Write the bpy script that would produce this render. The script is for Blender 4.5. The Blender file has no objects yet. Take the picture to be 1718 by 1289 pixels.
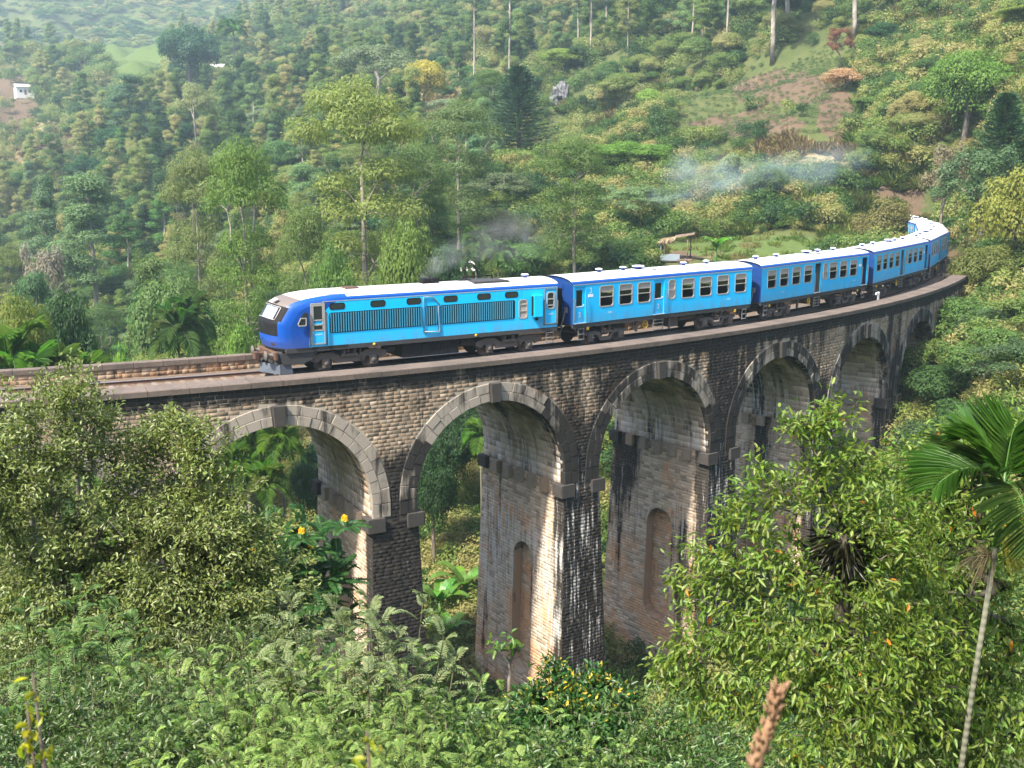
import bpy, bmesh, math, random
import numpy as np
from mathutils import Vector, Matrix
random.seed(7)
SC = bpy.context.scene
COL = SC.collection

# ---------------------------------------------------------------- camera
cam_data = bpy.data.cameras.new('camera')
cam = bpy.data.objects.new('camera', cam_data); COL.objects.link(cam)
cam_data.sensor_width = 36.0
cam_data.lens = 38.77
cam_data.clip_start = 0.2
cam_data.clip_end = 6000.0
cam.location = (0, 0, 0)
cam.rotation_euler = (math.pi / 2 - 0.1923, 0, 0)
cam_data.dof.use_dof = True
cam_data.dof.focus_distance = 55.0
cam_data.dof.aperture_fstop = 7.0
SC.camera = cam

# ---------------------------------------------------------------- sky, sun, exposure
SUN_DIR = Vector((-0.63, -0.72, 1.20)).normalized()      # towards the sun
world = bpy.data.worlds.new('World'); SC.world = world
world.use_nodes = True
wn = world.node_tree.nodes; wl = world.node_tree.links
for n in list(wn): wn.remove(n)
w_out = wn.new('ShaderNodeOutputWorld'); w_bg = wn.new('ShaderNodeBackground')
w_sky = wn.new('ShaderNodeTexSky'); w_sky.sky_type = 'NISHITA'
w_sky.sun_disc = False
w_sky.sun_elevation = math.asin(SUN_DIR.z)
w_sky.sun_rotation = math.atan2(SUN_DIR.x, SUN_DIR.y)
w_sky.altitude = 1000.0
w_sky.air_density = 0.8; w_sky.dust_density = 4.5; w_sky.ozone_density = 0.6
w_bg.inputs['Strength'].default_value = 0.15
wl.new(w_sky.outputs[0], w_bg.inputs[0]); wl.new(w_bg.outputs[0], w_out.inputs[0])
sun_data = bpy.data.lights.new('sun', 'SUN')
sun_data.energy = 3.6; sun_data.angle = math.radians(3.0); sun_data.color = (1.0, 0.91, 0.76)
sun = bpy.data.objects.new('sun', sun_data); COL.objects.link(sun)
sun.location = SUN_DIR * 400
sun.rotation_euler = SUN_DIR.to_track_quat('Z', 'Y').to_euler()
SC.view_settings.view_transform = 'Standard'
SC.view_settings.look = 'None'
SC.view_settings.exposure = 1.85
SC.view_settings.gamma = 1.0
SC.view_settings.use_curve_mapping = False
SC.render.engine = 'CYCLES'
cy = SC.cycles
cy.max_bounces = 7; cy.diffuse_bounces = 3; cy.glossy_bounces = 2
cy.transmission_bounces = 4; cy.transparent_max_bounces = 8; cy.volume_bounces = 1
cy.sample_clamp_indirect = 3.0
cy.caustics_reflective = False; cy.caustics_refractive = False
cy.use_denoising = True
cy.denoiser = 'OPENIMAGEDENOISE'
cy.denoising_input_passes = 'RGB_ALBEDO_NORMAL'
cy.volume_step_rate = 1.0
cy.volume_max_steps = 256

# ---------------------------------------------------------------- helpers
def tag(o, label=None, cat=None, group=None, kind=None):
    if label: o['label'] = label
    if cat: o['category'] = cat
    if group: o['group'] = group
    if kind: o['kind'] = kind
    return o

def thing(name, label, cat, loc=(0, 0, 0), rotz=0.0, group=None):
    o = bpy.data.objects.new(name, None); COL.objects.link(o)
    o.empty_display_size = 0.3
    o.location = loc; o.rotation_euler = (0, 0, rotz)
    return tag(o, label, cat, group)

def link_mesh(name, me, mat=None, parent=None):
    o = bpy.data.objects.new(name, me); COL.objects.link(o)
    if mat is not None and len(me.materials) == 0: me.materials.append(mat)
    if parent is not None: o.parent = parent
    return o

def copy_tree(o, parent=None):
    c = o.copy(); COL.objects.link(c)
    if parent is not None: c.parent = parent
    for ch in o.children: copy_tree(ch, c)
    return c

class MB:
    """collects polygons and builds ONE mesh"""
    def __init__(self):
        self.v = []; self.f = []; self.m = []; self.sm = []; self.uv = None; self.attr = {}
    def quad(self, a, b, c, d, m=0):
        i = len(self.v); self.v += [a, b, c, d]; self.f.append((i, i+1, i+2, i+3)); self.m.append(m); self.sm.append(False)
    def poly(self, pts, m=0):
        i = len(self.v); self.v += list(pts); self.f.append(tuple(range(i, i+len(pts)))); self.m.append(m); self.sm.append(False)
    def box(self, x0, x1, y0, y1, z0, z1, m=0, skip=()):
        i = len(self.v)
        self.v += [(x0,y0,z0),(x1,y0,z0),(x1,y1,z0),(x0,y1,z0),(x0,y0,z1),(x1,y0,z1),(x1,y1,z1),(x0,y1,z1)]
        for k, f in enumerate(((0,3,2,1),(4,5,6,7),(0,1,5,4),(1,2,6,5),(2,3,7,6),(3,0,4,7))):
            if k in skip: continue
            self.f.append(tuple(i+q for q in f)); self.m.append(m); self.sm.append(False)
    def cbox(self, x0, x1, y0, y1, z0, z1, b=0.03, m=0):
        """box with chamfered vertical and top edges, cheap"""
        pts = lambda ins, z: [(x0+ins, y0, z), (x1-ins, y0, z), (x1, y0+ins, z), (x1, y1-ins, z), (x1-ins, y1, z), (x0+ins, y1, z), (x0, y1-ins, z), (x0, y0+ins, z)]
        lo = pts(b, z0); hi = pts(b, z1-b)
        top = [(min(max(x, x0+b), x1-b), min(max(y, y0+b), y1-b), z1) for x, y, z in hi]
        self.ring([lo, hi, top], m=m, cap=True)
    def ring(self, rings, m=0, closed=True, cap=False, smooth=False):
        n = len(rings[0]); i0 = len(self.v)
        for r in rings: self.v += [tuple(p) for p in r]
        for k in range(len(rings)-1):
            for j in range(n if closed else n-1):
                j2 = (j+1) % n
                self.f.append((i0+k*n+j, i0+k*n+j2, i0+(k+1)*n+j2, i0+(k+1)*n+j)); self.m.append(m); self.sm.append(smooth)
        if cap:
            self.f.append(tuple(i0+j for j in reversed(range(n)))); self.m.append(m); self.sm.append(False)
            e = i0+(len(rings)-1)*n
            self.f.append(tuple(e+j for j in range(n))); self.m.append(m); self.sm.append(False)
    def tube(self, pts, rad, n=6, m=0, cap=True, smooth=True):
        pts = [Vector(p) for p in pts]
        if not hasattr(rad, '__len__'): rad = [rad]*len(pts)
        rings = []
        up = Vector((0.13, 0.29, 0.95))
        for k, p in enumerate(pts):
            t = (pts[min(k+1, len(pts)-1)] - pts[max(k-1, 0)]).normalized()
            a = t.cross(up)
            if a.length < 1e-3: a = t.cross(Vector((1, 0, 0)))
            a.normalize(); b = t.cross(a)
            rings.append([p + (a*math.cos(q) + b*math.sin(q))*rad[k] for q in [2*math.pi*j/n for j in range(n)]])
        self.ring(rings, m=m, cap=cap, smooth=smooth)
    def lathe(self, prof, n=12, c=(0, 0, 0), axis='z', m=0, smooth=True):
        rings = []
        for r, h in prof:
            ring = []
            for j in range(n):
                q = 2*math.pi*j/n; a, b = r*math.cos(q), r*math.sin(q)
                if axis == 'z': p = (c[0]+a, c[1]+b, c[2]+h)
                elif axis == 'y': p = (c[0]+a, c[1]+h, c[2]+b)
                else: p = (c[0]+h, c[1]+a, c[2]+b)
                ring.append(p)
            rings.append(ring)
        self.ring(rings, m=m, cap=True, smooth=smooth)
    def extrude(self, outline, y0, y1, m=0):
        """outline = [(x,z)...] counter-clockwise seen from -y, extruded from y0 (near) to y1"""
        n = len(outline); i = len(self.v)
        self.v += [(x, y0, z) for x, z in outline] + [(x, y1, z) for x, z in outline]
        self.f.append(tuple(i+j for j in range(n))); self.m.append(m); self.sm.append(False)
        self.f.append(tuple(i+n+j for j in reversed(range(n)))); self.m.append(m); self.sm.append(False)
        for j in range(n):
            k = (j+1) % n
            self.f.append((i+j, i+n+j, i+n+k, i+k)); self.m.append(m); self.sm.append(False)
    def mesh(self, name, mats):
        me = bpy.data.meshes.new(name)
        me.from_pydata([tuple(p) for p in self.v], [], self.f)
        if not isinstance(mats, (list, tuple)): mats = [mats]
        for mt in mats: me.materials.append(mt)
        if len(mats) > 1: me.polygons.foreach_set('material_index', self.m)
        if any(self.sm): me.polygons.foreach_set('use_smooth', self.sm)
        for k, val in self.attr.items():
            a = me.color_attributes.new(k, 'FLOAT_COLOR', 'POINT')
            a.data.foreach_set('color', np.asarray(val, dtype=np.float32).ravel())
        if self.uv is not None:
            l = me.uv_layers.new(name='wall')
            vi = np.empty(len(me.loops), dtype=np.int32); me.loops.foreach_get('vertex_index', vi)
            l.data.foreach_set('uv', np.asarray(self.uv, dtype=np.float32)[vi].ravel())
        me.validate(verbose=False); me.update()
        return me
    def build(self, name, mats, parent=None):
        return link_mesh(name, self.mesh(name, mats), None, parent)

def quads_mesh(name, P, mat, attrs=None, smooth=False, nv=4):
    """P: (M, nv, 3) separate polygons -> mesh, fast"""
    M = P.shape[0]
    me = bpy.data.meshes.new(name)
    me.vertices.add(M*nv); me.vertices.foreach_set('co', P.astype(np.float32).ravel())
    me.loops.add(M*nv); me.loops.foreach_set('vertex_index', np.arange(M*nv, dtype=np.int32))
    me.polygons.add(M); me.polygons.foreach_set('loop_start', np.arange(0, M*nv, nv, dtype=np.int32))
    if smooth: me.polygons.foreach_set('use_smooth', np.ones(M, dtype=bool))
    me.materials.append(mat)
    for k, val in (attrs or {}).items():
        a = me.color_attributes.new(k, 'FLOAT_COLOR', 'POINT')
        a.data.foreach_set('color', np.asarray(val, dtype=np.float32).ravel())
    me.update(calc_edges=True)
    return me

# ---------------------------------------------------------------- materials
class NT:
    def __init__(self, name):
        self.mat = bpy.data.materials.new(name); self.mat.use_nodes = True
        self.t = self.mat.node_tree
        for n in list(self.t.nodes): self.t.nodes.remove(n)
        self.out = self.t.nodes.new('ShaderNodeOutputMaterial')
    def n(self, typ, **kw):
        nd = self.t.nodes.new(typ)
        for k, v in kw.items():
            if k.startswith('i_'):
                key = k[2:]
                nd.inputs[int(key) if key.isdigit() else key.replace('_', ' ')].default_value = v
            else: setattr(nd, k, v)
        return nd
    def l(self, a, b): self.t.links.new(a, b)
    def math(self, op, a, b=None, clamp=False):
        nd = self.t.nodes.new('ShaderNodeMath'); nd.operation = op; nd.use_clamp = clamp
        for i, q in enumerate((a, b)):
            if q is None: continue
            if isinstance(q, (int, float)): nd.inputs[i].default_value = q
            else: self.l(q, nd.inputs[i])
        return nd.outputs[0]
    def mix(self, fac, a, b, blend='MIX'):
        nd = self.t.nodes.new('ShaderNodeMix'); nd.data_type = 'RGBA'; nd.blend_type = blend
        for s, q in ((nd.inputs[0], fac), (nd.inputs[6], a), (nd.inputs[7], b)):
            if isinstance(q, (int, float)): s.default_value = q
            elif isinstance(q, (tuple, list)): s.default_value = tuple(q) + ((1,) if len(q) == 3 else ())
            else: self.l(q, s)
        return nd.outputs[2]
    def ramp(self, fac, stops, interp='LINEAR'):
        nd = self.t.nodes.new('ShaderNodeValToRGB'); cr = nd.color_ramp; cr.interpolation = interp
        while len(cr.elements) < len(stops): cr.elements.new(0.5)
        for e, (p, c) in zip(cr.elements, stops):
            e.position = p; e.color = tuple(c) + ((1,) if len(c) == 3 else ())
        if fac is not None: self.l(fac, nd.inputs[0])
        return nd.outputs[0]
    def noise(self, vec, scale, detail=3, rough=0.55, out=0, dist=0.0):
        nd = self.n('ShaderNodeTexNoise'); nd.inputs['Scale'].default_value = scale
        nd.inputs['Detail'].default_value = detail; nd.inputs['Roughness'].default_value = rough
        nd.inputs['Distortion'].default_value = dist
        if vec is not None: self.l(vec, nd.inputs['Vector'])
        return nd.outputs[out]
    def mapping(self, vec, scale=(1, 1, 1), loc=(0, 0, 0)):
        nd = self.n('ShaderNodeMapping'); nd.inputs['Scale'].default_value = scale; nd.inputs['Location'].default_value = loc
        self.l(vec, nd.inputs['Vector']); return nd.outputs[0]
    def step(self, v, lo, hi):
        nd = self.n('ShaderNodeMapRange'); nd.interpolation_type = 'SMOOTHSTEP'
        nd.inputs['From Min'].default_value = lo; nd.inputs['From Max'].default_value = hi
        self.l(v, nd.inputs['Value']); return nd.outputs[0]
    def principled(self, color, rough=0.7, spec=0.4, metal=0.0, bump=None, bump_s=0.3, bump_d=0.02):
        b = self.n('ShaderNodeBsdfPrincipled')
        for key, q in (('Base Color', color), ('Roughness', rough), ('Metallic', metal), ('Specular IOR Level', spec)):
            if isinstance(q, (int, float)): b.inputs[key].default_value = q
            elif isinstance(q, (tuple, list)): b.inputs[key].default_value = tuple(q) + ((1,) if len(q) == 3 else ())
            else: self.l(q, b.inputs[key])
        if bump is not None:
            bp = self.n('ShaderNodeBump'); bp.inputs['Strength'].default_value = bump_s; bp.inputs['Distance'].default_value = bump_d
            self.l(bump, bp.inputs['Height']); self.l(bp.outputs[0], b.inputs['Normal'])
        self.l(b.outputs[0], self.out.inputs['Surface'])
        return b
    def pos(self): return self.n('ShaderNodeNewGeometry').outputs['Position']
    def obj(self): return self.n('ShaderNodeTexCoord').outputs['Object']
    def island(self): return self.n('ShaderNodeNewGeometry').outputs['Random Per Island']

def paint(name, color, rough=0.45, dirt=0.25, scale=3.0, dirt_col=(0.09, 0.07, 0.055), spec=0.45, metal=0.0, dust=0.0):
    t = NT(name); o = t.obj()
    big = t.noise(t.mapping(o, (scale*0.5, scale*0.5, scale*1.2)), 1.0, 5, 0.65)
    streak = t.noise(t.mapping(o, (7, 7, 0.6)), 1.0, 4, 0.6)
    m = t.math('MULTIPLY', t.step(big, 0.45, 0.8), t.step(streak, 0.35, 0.75))
    m = t.math('MULTIPLY', m, dirt, True)
    c = t.mix(m, color, dirt_col)
    var = t.noise(o, 1.3, 2)
    c = t.mix(t.math('MULTIPLY', var, 0.14), c, tuple(min(1, q*1.25+0.02) for q in color))
    if dust:                                             # brake dust thrown up along the sills, rain streaks from the gutter
        sx = t.n('ShaderNodeSeparateXYZ'); t.l(o, sx.inputs[0])
        f1 = t.noise(t.mapping(o, (2.2, 1, 0.35)), 1.0, 5, 0.7)
        low = t.math('MULTIPLY', t.step(sx.outputs['Z'], 2.15, 1.30), t.step(f1, 0.25, 0.75))
        f2 = t.noise(t.mapping(o, (9.0, 1, 0.22), (4, 0, 0)), 1.0, 4, 0.6)
        hi = t.math('MULTIPLY', t.step(sx.outputs['Z'], 2.5, 3.5), t.step(f2, 0.52, 0.72))
        c = t.mix(t.math('MULTIPLY', low, dust, True), c, (0.17, 0.14, 0.12))
        c = t.mix(t.math('MULTIPLY', hi, dust*0.55, True), c, (0.05, 0.10, 0.15))
    r = t.math('ADD', t.math('MULTIPLY', big, 0.18), rough-0.08)
    t.principled(c, r, spec, metal, big, 0.05, 0.01)
    return t.mat
# ---------------------------------------------------------------- where the viaduct runs (metres, camera at the origin)
BX0, BY0, BTH, BK = -10.4648, 48.2287, 0.4645, 0.0086
ZC = -9.2163                                   # top of the near coping
BR = 1 / BK
BCX, BCY = BX0 - BR*math.sin(BTH), BY0 + BR*math.cos(BTH)
RZ = -0.385
ZR = ZC + RZ                                 # rail top
S0, S1 = -27.5, 76.0                           # ends of the viaduct
PITCH = 11.0
def bp(s, lat, z):
    """arc length along the near face, distance behind it, height above the coping -> world"""
    a = BTH + s*BK
    return (BCX + (BR-lat)*math.sin(a), BCY - (BR-lat)*math.cos(a), ZC + z)
def bpn(s, lat, z):
    a = BTH + s*BK
    return np.stack([BCX + (BR-lat)*np.sin(a), BCY - (BR-lat)*np.cos(a), ZC + z + 0*a], -1)

# ---------------------------------------------------------------- terrain
F_PX = 1850.0
def az_of(px): return math.atan((px - 859.0)/F_PX)
T_D = [0, 5, 10, 18, 28, 40, 55, 75, 95, 120, 150, 185, 230, 290, 360, 450, 560, 680, 800, 950, 1150, 1300]
T_COL = {
 -900: [-1.7,-3.5,-7,-13,-20,-26,-30,-32,-33,-34,-34,-33,-31,-26,-17,-4, 18, 36, 34, 85,175,180],
 0:    [-1.7,-3.5,-7,-13,-20,-26,-30,-32,-33,-34,-34,-33,-31,-25,-12, 9, 38, 55, 44, 92,182,185],
 300:  [-1.7,-3.5,-7,-13,-20,-26,-30,-31,-31,-31,-30,-27,-19, -6, 8, 26, 47, 66, 56,100,185,188],
 600:  [-1.7,-3.5,-7,-13,-20,-26,-31,-31,-29,-24,-18,-10, -2, 9, 22, 42, 68,100,122,140,170,172],
 900:  [-1.7,-3.5,-7,-13,-20,-27,-32,-30,-22,-12, -8, -3, 5, 20, 39, 64, 92,112,118,122,125,125],
 1130: [-1.7,-3.5,-7,-13,-20,-27,-32,-32,-18,-9.0,-6.6, 2, 14, 33, 56, 82,100,108,112,114,115,115],
 1400: [-1.7,-3.5,-7,-13,-20,-26,-30,-29,-18,-9.6,-5.0, 9, 24, 46, 70, 88,100,106,110,112,112,112],
 1560: [-1.7,-3.5,-7,-12,-18,-23,-26,-25,-14,-9.9,-1, 15, 33, 58, 78, 92,102,108,110,112,112,112],
 1700: [-1.7,-3.5,-7,-12,-17,-20,-21,-18,-10.5,-7, 8, 26, 45, 68, 84, 96,104,108,110,112,112,112],
 2600: [-1.7,-3.3,-6.5,-10,-14,-16,-15,-11,-4, 4, 18, 36, 54, 72, 88,100,106,110,112,112,112,112],
}
_keys = sorted(T_COL); _azk = np.array([az_of(k) for k in _keys]); _tab = np.array([T_COL[k] for k in _keys], float)
_D = np.array(T_D, float)
_rng = np.random.default_rng(3)
_waves = [(_rng.uniform(0, 6.28), _rng.uniform(0, 6.28), l, a) for l, a in ((90, 2.0), (55, 1.6), (34, 1.1), (21, 0.7), (13, 0.45))]
def _smooth_interp(xk, x):
    i = np.clip(np.searchsorted(xk, x) - 1, 0, len(xk)-2)
    t = np.clip((x - xk[i])/(xk[i+1]-xk[i]), 0, 1)
    return i, t
def ground(x, y):
    x = np.asarray(x, float); y = np.asarray(y, float)
    d = np.hypot(x, y); az = np.arctan2(x, y)
    azc = np.clip(az, _azk[0], _azk[-1])
    i, t = _smooth_interp(_azk, azc); j, u = _smooth_interp(_D, np.clip(d, 0, 1299))
    t2 = t*t*(3-2*t)
    a = _tab[i, j]*(1-t2) + _tab[i+1, j]*t2; b = _tab[i, j+1]*(1-t2) + _tab[i+1, j+1]*t2
    z = a*(1-u) + b*u
    amp = np.clip((d-30)/150, 0, 1)*np.clip(0.55 + d/500, 0, 1.8)
    w = 0
    for p, q, l, A in _waves: w = w + A*np.sin(x*6.283/l + p + 0.7*np.sin(y*6.283/(l*1.7) + q))*np.cos(y*6.283/(l*1.15) + q)
    z = z + w*amp
    # the far hill behind the camera goes on rising
    z = np.where(y < 0, z*np.clip(1+y/12, 0, 1) + np.clip(-y, 0, 110)*0.5, z)
    # the railway formation beyond the viaduct
    r = np.hypot(x-BCX, y-BCY); s = (np.arctan2(x-BCX, -(y-BCY)) - BTH)*BR
    lat = (BR - r) - 3.9
    on = ((s > S1-2) & (s < 132)) | ((s < S0+2) & (s > -60))
    k = np.clip(1 - (np.abs(lat)-4.2)/9.0, 0, 1)*np.clip((np.where(s > 0, s-(S1-3), (S0+3)-s))/4.0, 0, 1)*np.clip((131-s)/9, 0, 1)
    k = np.where(on, k*k*(3-2*k), 0)
    z = z*(1-k) + (ZR-0.42)*k
    # nothing may rise through the deck
    inside = (s > S0-1) & (s < S1) & (lat > -12) & (lat < 12)
    z = np.where(inside, np.minimum(z, ZC - 1.6 - 3.0*np.clip((S1-s)/10, 0, 1)), z)
    return z
def gz(x, y): return float(ground(x, y))
def polar(px, d):
    a = az_of(px); return d*math.sin(a), d*math.cos(a)
def at(px, d, z=None):
    x, y = polar(px, d); return (x, y, gz(x, y) if z is None else z)
def z_of(py, d): return (284.0 - py)/F_PX*d   # height of an image row at a distance (near the middle columns)

def ground_tint(x, y):
    """what covers the soil there: R grass, G bare soil, B dry straw"""
    d = np.hypot(x, y); px = 859 + F_PX*np.tan(np.arctan2(x, np.maximum(y, 1e-3)))
    z = ground(x, y); py = 284 - F_PX*z/np.maximum(d, 1)
    def blob(cx, cy, rx, ry): return np.clip(1.6*(1 - ((px-cx)/rx)**2 - ((py-cy)/ry)**2), 0, 1)*(d > 85)
    soil = np.maximum.reduce([blob(1305, 160, 105, 30), blob(1245, 214, 115, 22)*0.9, blob(35, 190, 62, 70)*0.85, blob(105, 260, 70, 40)*0.7, blob(18, 108, 50, 9),
                              blob(1390, 200, 40, 45), blob(1140, 425, 34, 9), blob(920, 375, 40, 8)*0.5, blob(640, 20, 40, 30)*0.5, blob(1560, 20, 40, 10)])
    s = (np.arctan2(x-BCX, -(y-BCY)) - BTH)*BR; lat = BR - np.hypot(x-BCX, y-BCY)
    soil = np.maximum(soil, np.clip(1.5-np.abs(lat-2.6)/3.6, 0, 1)*((s > S1-3) & (s < 128)))
    soil = np.maximum(soil, blob(1680, 455, 60, 10))
    grass = np.maximum.reduce([blob(250, 105, 70, 60), blob(1290, 412, 200, 26), blob(950, 420, 110, 40)*0.9, blob(880, 210, 120, 60)*0.3, blob(1000, 230, 90, 40)*0.4])
    straw = np.maximum.reduce([blob(720, 190, 90, 60), blob(1330, 270, 130, 34), blob(980, 280, 80, 40)*0.7, blob(1560, 60, 130, 40)*0.6, blob(60, 250, 110, 60)*0.5])
    return soil, grass, straw

t = NT('hillside'); p = t.pos()
ca = t.n('ShaderNodeVertexColor', layer_name='cover'); sep = t.n('ShaderNodeSeparateColor'); t.l(ca.outputs[0], sep.inputs[0])
n1 = t.noise(p, 0.09, 6, 0.65); n2 = t.noise(p, 0.8, 5, 0.7)
c = t.mix(t.step(n1, 0.35, 0.65), (0.035, 0.055, 0.018), (0.075, 0.085, 0.03))
c = t.mix(t.math('MULTIPLY', n2, 0.55), c, (0.10, 0.11, 0.04))
soilc = t.mix(n2, (0.06, 0.044, 0.03), (0.135, 0.095, 0.062))
grassc = t.mix(n2, (0.045, 0.078, 0.018), (0.095, 0.125, 0.04))
strawc = t.mix(n2, (0.17, 0.15, 0.07), (0.27, 0.21, 0.11))
edge = t.math('ADD', t.math('MULTIPLY', t.math('ADD', n2, t.noise(p, 0.22, 4, 0.6)), 0.75), -0.75)
c = t.mix(t.step(t.math('ADD', sep.outputs[2], edge), 0.35, 0.6), c, strawc)
c = t.mix(t.step(t.math('ADD', sep.outputs[1], edge), 0.3, 0.55), c, grassc)
c = t.mix(t.step(t.math('ADD', sep.outputs[0], edge), 0.3, 0.55), c, soilc)
t.principled(c, 0.95, 0.1, 0, n2, 0.6, 0.3)
M_GROUND = t.mat

def build_ground():
    naz = 420
    azf = np.concatenate([np.linspace(-math.pi, -0.62, 60, endpoint=False), np.linspace(-0.62, 0.62, 300, endpoint=False), np.linspace(0.62, math.pi, 60, endpoint=False)])
    ds = np.concatenate([np.linspace(0.6, 60, 50, endpoint=False), np.linspace(60, 200, 90, endpoint=False), np.linspace(200, 700, 110, endpoint=False), np.linspace(700, 1280, 40)])
    A, D = np.meshgrid(azf, ds)
    X = D*np.sin(A); Y = D*np.cos(A); Z = ground(X, Y)
    V = np.stack([X, Y, Z], -1).reshape(-1, 3)
    nd, na = A.shape
    i = np.arange(nd-1)[:, None]*na + np.arange(na)[None, :]
    j = np.arange(nd-1)[:, None]*na + (np.arange(na)[None, :] + 1) % na
    Fq = np.stack([i, i+na, j+na, j], -1).reshape(-1, 4)
    V = np.vstack([V, [[0, 0, -1.7]]]); ctr = len(V)-1
    tri = [(ctr, k, (k+1) % na) for k in range(na)]
    me = bpy.data.meshes.new('ground')
    me.from_pydata(V.tolist(), [], Fq.tolist() + tri)
    me.polygons.foreach_set('use_smooth', np.ones(len(me.polygons), dtype=bool))
    so, gr, st = ground_tint(V[:, 0], V[:, 1])
    ca = me.color_attributes.new('cover', 'FLOAT_COLOR', 'POINT')
    ca.data.foreach_set('color', np.stack([so, gr, st, np.ones(len(V))], -1).astype(np.float32).ravel())
    o = link_mesh('ground', me, M_GROUND); tag(o, kind='structure')
    return o
build_ground()
# ---------------------------------------------------------------- masonry
def masonry(name, mortar=False, tone=1.0, grey=0.0):
    t = NT(name)
    uv = t.n('ShaderNodeUVMap', uv_map='wall').outputs[0]
    at_ = t.n('ShaderNodeVertexColor', layer_name='stain'); sp = t.n('ShaderNodeSeparateColor'); t.l(at_.outputs[0], sp.inputs[0])
    R, G, B, A = sp.outputs[0], sp.outputs[1], sp.outputs[2], at_.outputs[1]
    isl = t.island()
    streak = t.noise(t.mapping(uv, (1.15, 0.10, 1)), 1.0, 6, 0.68)
    streak2 = t.noise(t.mapping(uv, (4.5, 0.35, 1), (3, 7, 0)), 1.0, 5, 0.7)
    blot = t.noise(t.mapping(uv, (0.5, 0.45, 1), (11, 2, 0)), 1.0, 5, 0.6)
    fine = t.noise(uv, 14.0, 5, 0.7)
    crisp = lambda q, k: t.math('ADD', t.math('MULTIPLY', t.math('SUBTRACT', q, 0.5), k), 0.5)
    streak, streak2, blot = crisp(streak, 1.9), crisp(streak2, 1.55), crisp(blot, 1.8)
    if mortar:
        base = t.mix(fine, (0.34*tone, 0.29*tone, 0.23*tone), (0.44*tone, 0.39*tone, 0.32*tone))
    else:
        base = t.ramp(isl, [(0.0, (0.155*tone, 0.115*tone, 0.082*tone)), (0.35, (0.235*tone, 0.175*tone, 0.122*tone)), (0.65, (0.30*tone, 0.235*tone, 0.168*tone)), (1.0, (0.36*tone, 0.275*tone, 0.205*tone))])
    if grey: base = t.mix(grey, base, t.mix(isl, (0.20*tone, 0.19*tone, 0.175*tone), (0.27*tone, 0.255*tone, 0.23*tone)))
    base = t.mix(t.math('MULTIPLY', t.step(t.math('ADD', blot, t.math('MULTIPLY', t.math('SUBTRACT', A, 0.5), 0.7)), 0.5, 0.72), 0.65), base, (0.36*tone, 0.195*tone, 0.10*tone))
    base = t.mix(t.math('MULTIPLY', fine, 0.35), base, (0.10, 0.08, 0.06))
    # algae
    mo = t.math('ADD', blot, t.math('MULTIPLY', t.math('SUBTRACT', B, 0.5), 1.1))
    base = t.mix(t.math('MULTIPLY', t.step(mo, 0.45, 0.8), 0.85), base, (0.105, 0.092, 0.032))
    # soot-black weathering that runs down the wall
    d = t.math('ADD', t.math('MULTIPLY', streak, 0.62), t.math('MULTIPLY', blot, 0.28))
    d = t.math('ADD', d, t.math('MULTIPLY', isl, 0.11))
    d = t.math('ADD', d, t.math('MULTIPLY', t.math('SUBTRACT', R, 0.5), 0.62))
    dm = t.math('MULTIPLY', t.step(d, 0.40, 0.62), 0.96 if not mortar else 0.88)
    base = t.mix(dm, base, t.mix(streak2, (0.006, 0.006, 0.0065), (0.028, 0.026, 0.025)))
    # lime bleeding out of the joints
    l = t.math('ADD', t.math('MULTIPLY', streak2, 0.7), t.math('MULTIPLY', fine, 0.26))
    l = t.math('ADD', l, t.math('MULTIPLY', t.math('SUBTRACT', G, 0.5), 0.38))
    if mortar: l = t.math('ADD', l, 0.03)
    base = t.mix(t.math('MULTIPLY', t.step(l, 0.60, 0.76), 0.85), base, t.mix(streak, (0.40, 0.38, 0.35), (0.60, 0.58, 0.56)))
    t.principled(base, 0.95, 0.12, 0, fine, 0.5, 0.03)
    return t.mat
M_STONE = masonry('weathered_stone', False, 1.12, 0.0)
M_STONE_IN = masonry('fill_light_stone', False, 1.9, 0.15)  # paler tone stands in for fill light on pier sides and soffits
M_MORTAR = masonry('lime_mortar', True)
M_VOUS = masonry('arch_stone', False, 1.3, 0.7)
t = NT('coping_concrete'); o_ = t.pos(); nA = t.noise(o_, 6, 6, 0.7); nB = t.noise(o_, 0.7, 4)
t.principled(t.mix(t.step(nB, 0.35, 0.7), t.mix(nA, (0.07, 0.056, 0.048), (0.19, 0.15, 0.127)), t.mix(nA, (0.042, 0.036, 0.032), (0.14, 0.115, 0.098))), 0.92, 0.2, 0, nA, 0.5, 0.02)
M_COPING = t.mat
t = NT('keystone_black'); o_ = t.pos(); nA = t.noise(o_, 5, 5, 0.7)
t.principled(t.mix(nA, (0.02, 0.019, 0.018), (0.075, 0.066, 0.06)), 0.9, 0.25, 0, nA, 0.4, 0.02)
M_KEY = t.mat
t = NT('impost_stone'); o_ = t.pos(); nA = t.noise(o_, 3, 5, 0.7); oi = t.n('ShaderNodeObjectInfo').outputs['Random']
t.principled(t.mix(t.math('MULTIPLY', nA, 0.8), t.ramp(oi, [(0, (0.42, 0.33, 0.25)), (0.4, (0.32, 0.27, 0.21)), (0.75, (0.46, 0.40, 0.33)), (1, (0.38, 0.24, 0.14))]), (0.10, 0.08, 0.065)), 0.9, 0.2, 0, nA, 0.4, 0.02)
M_IMPOST = t.mat

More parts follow.
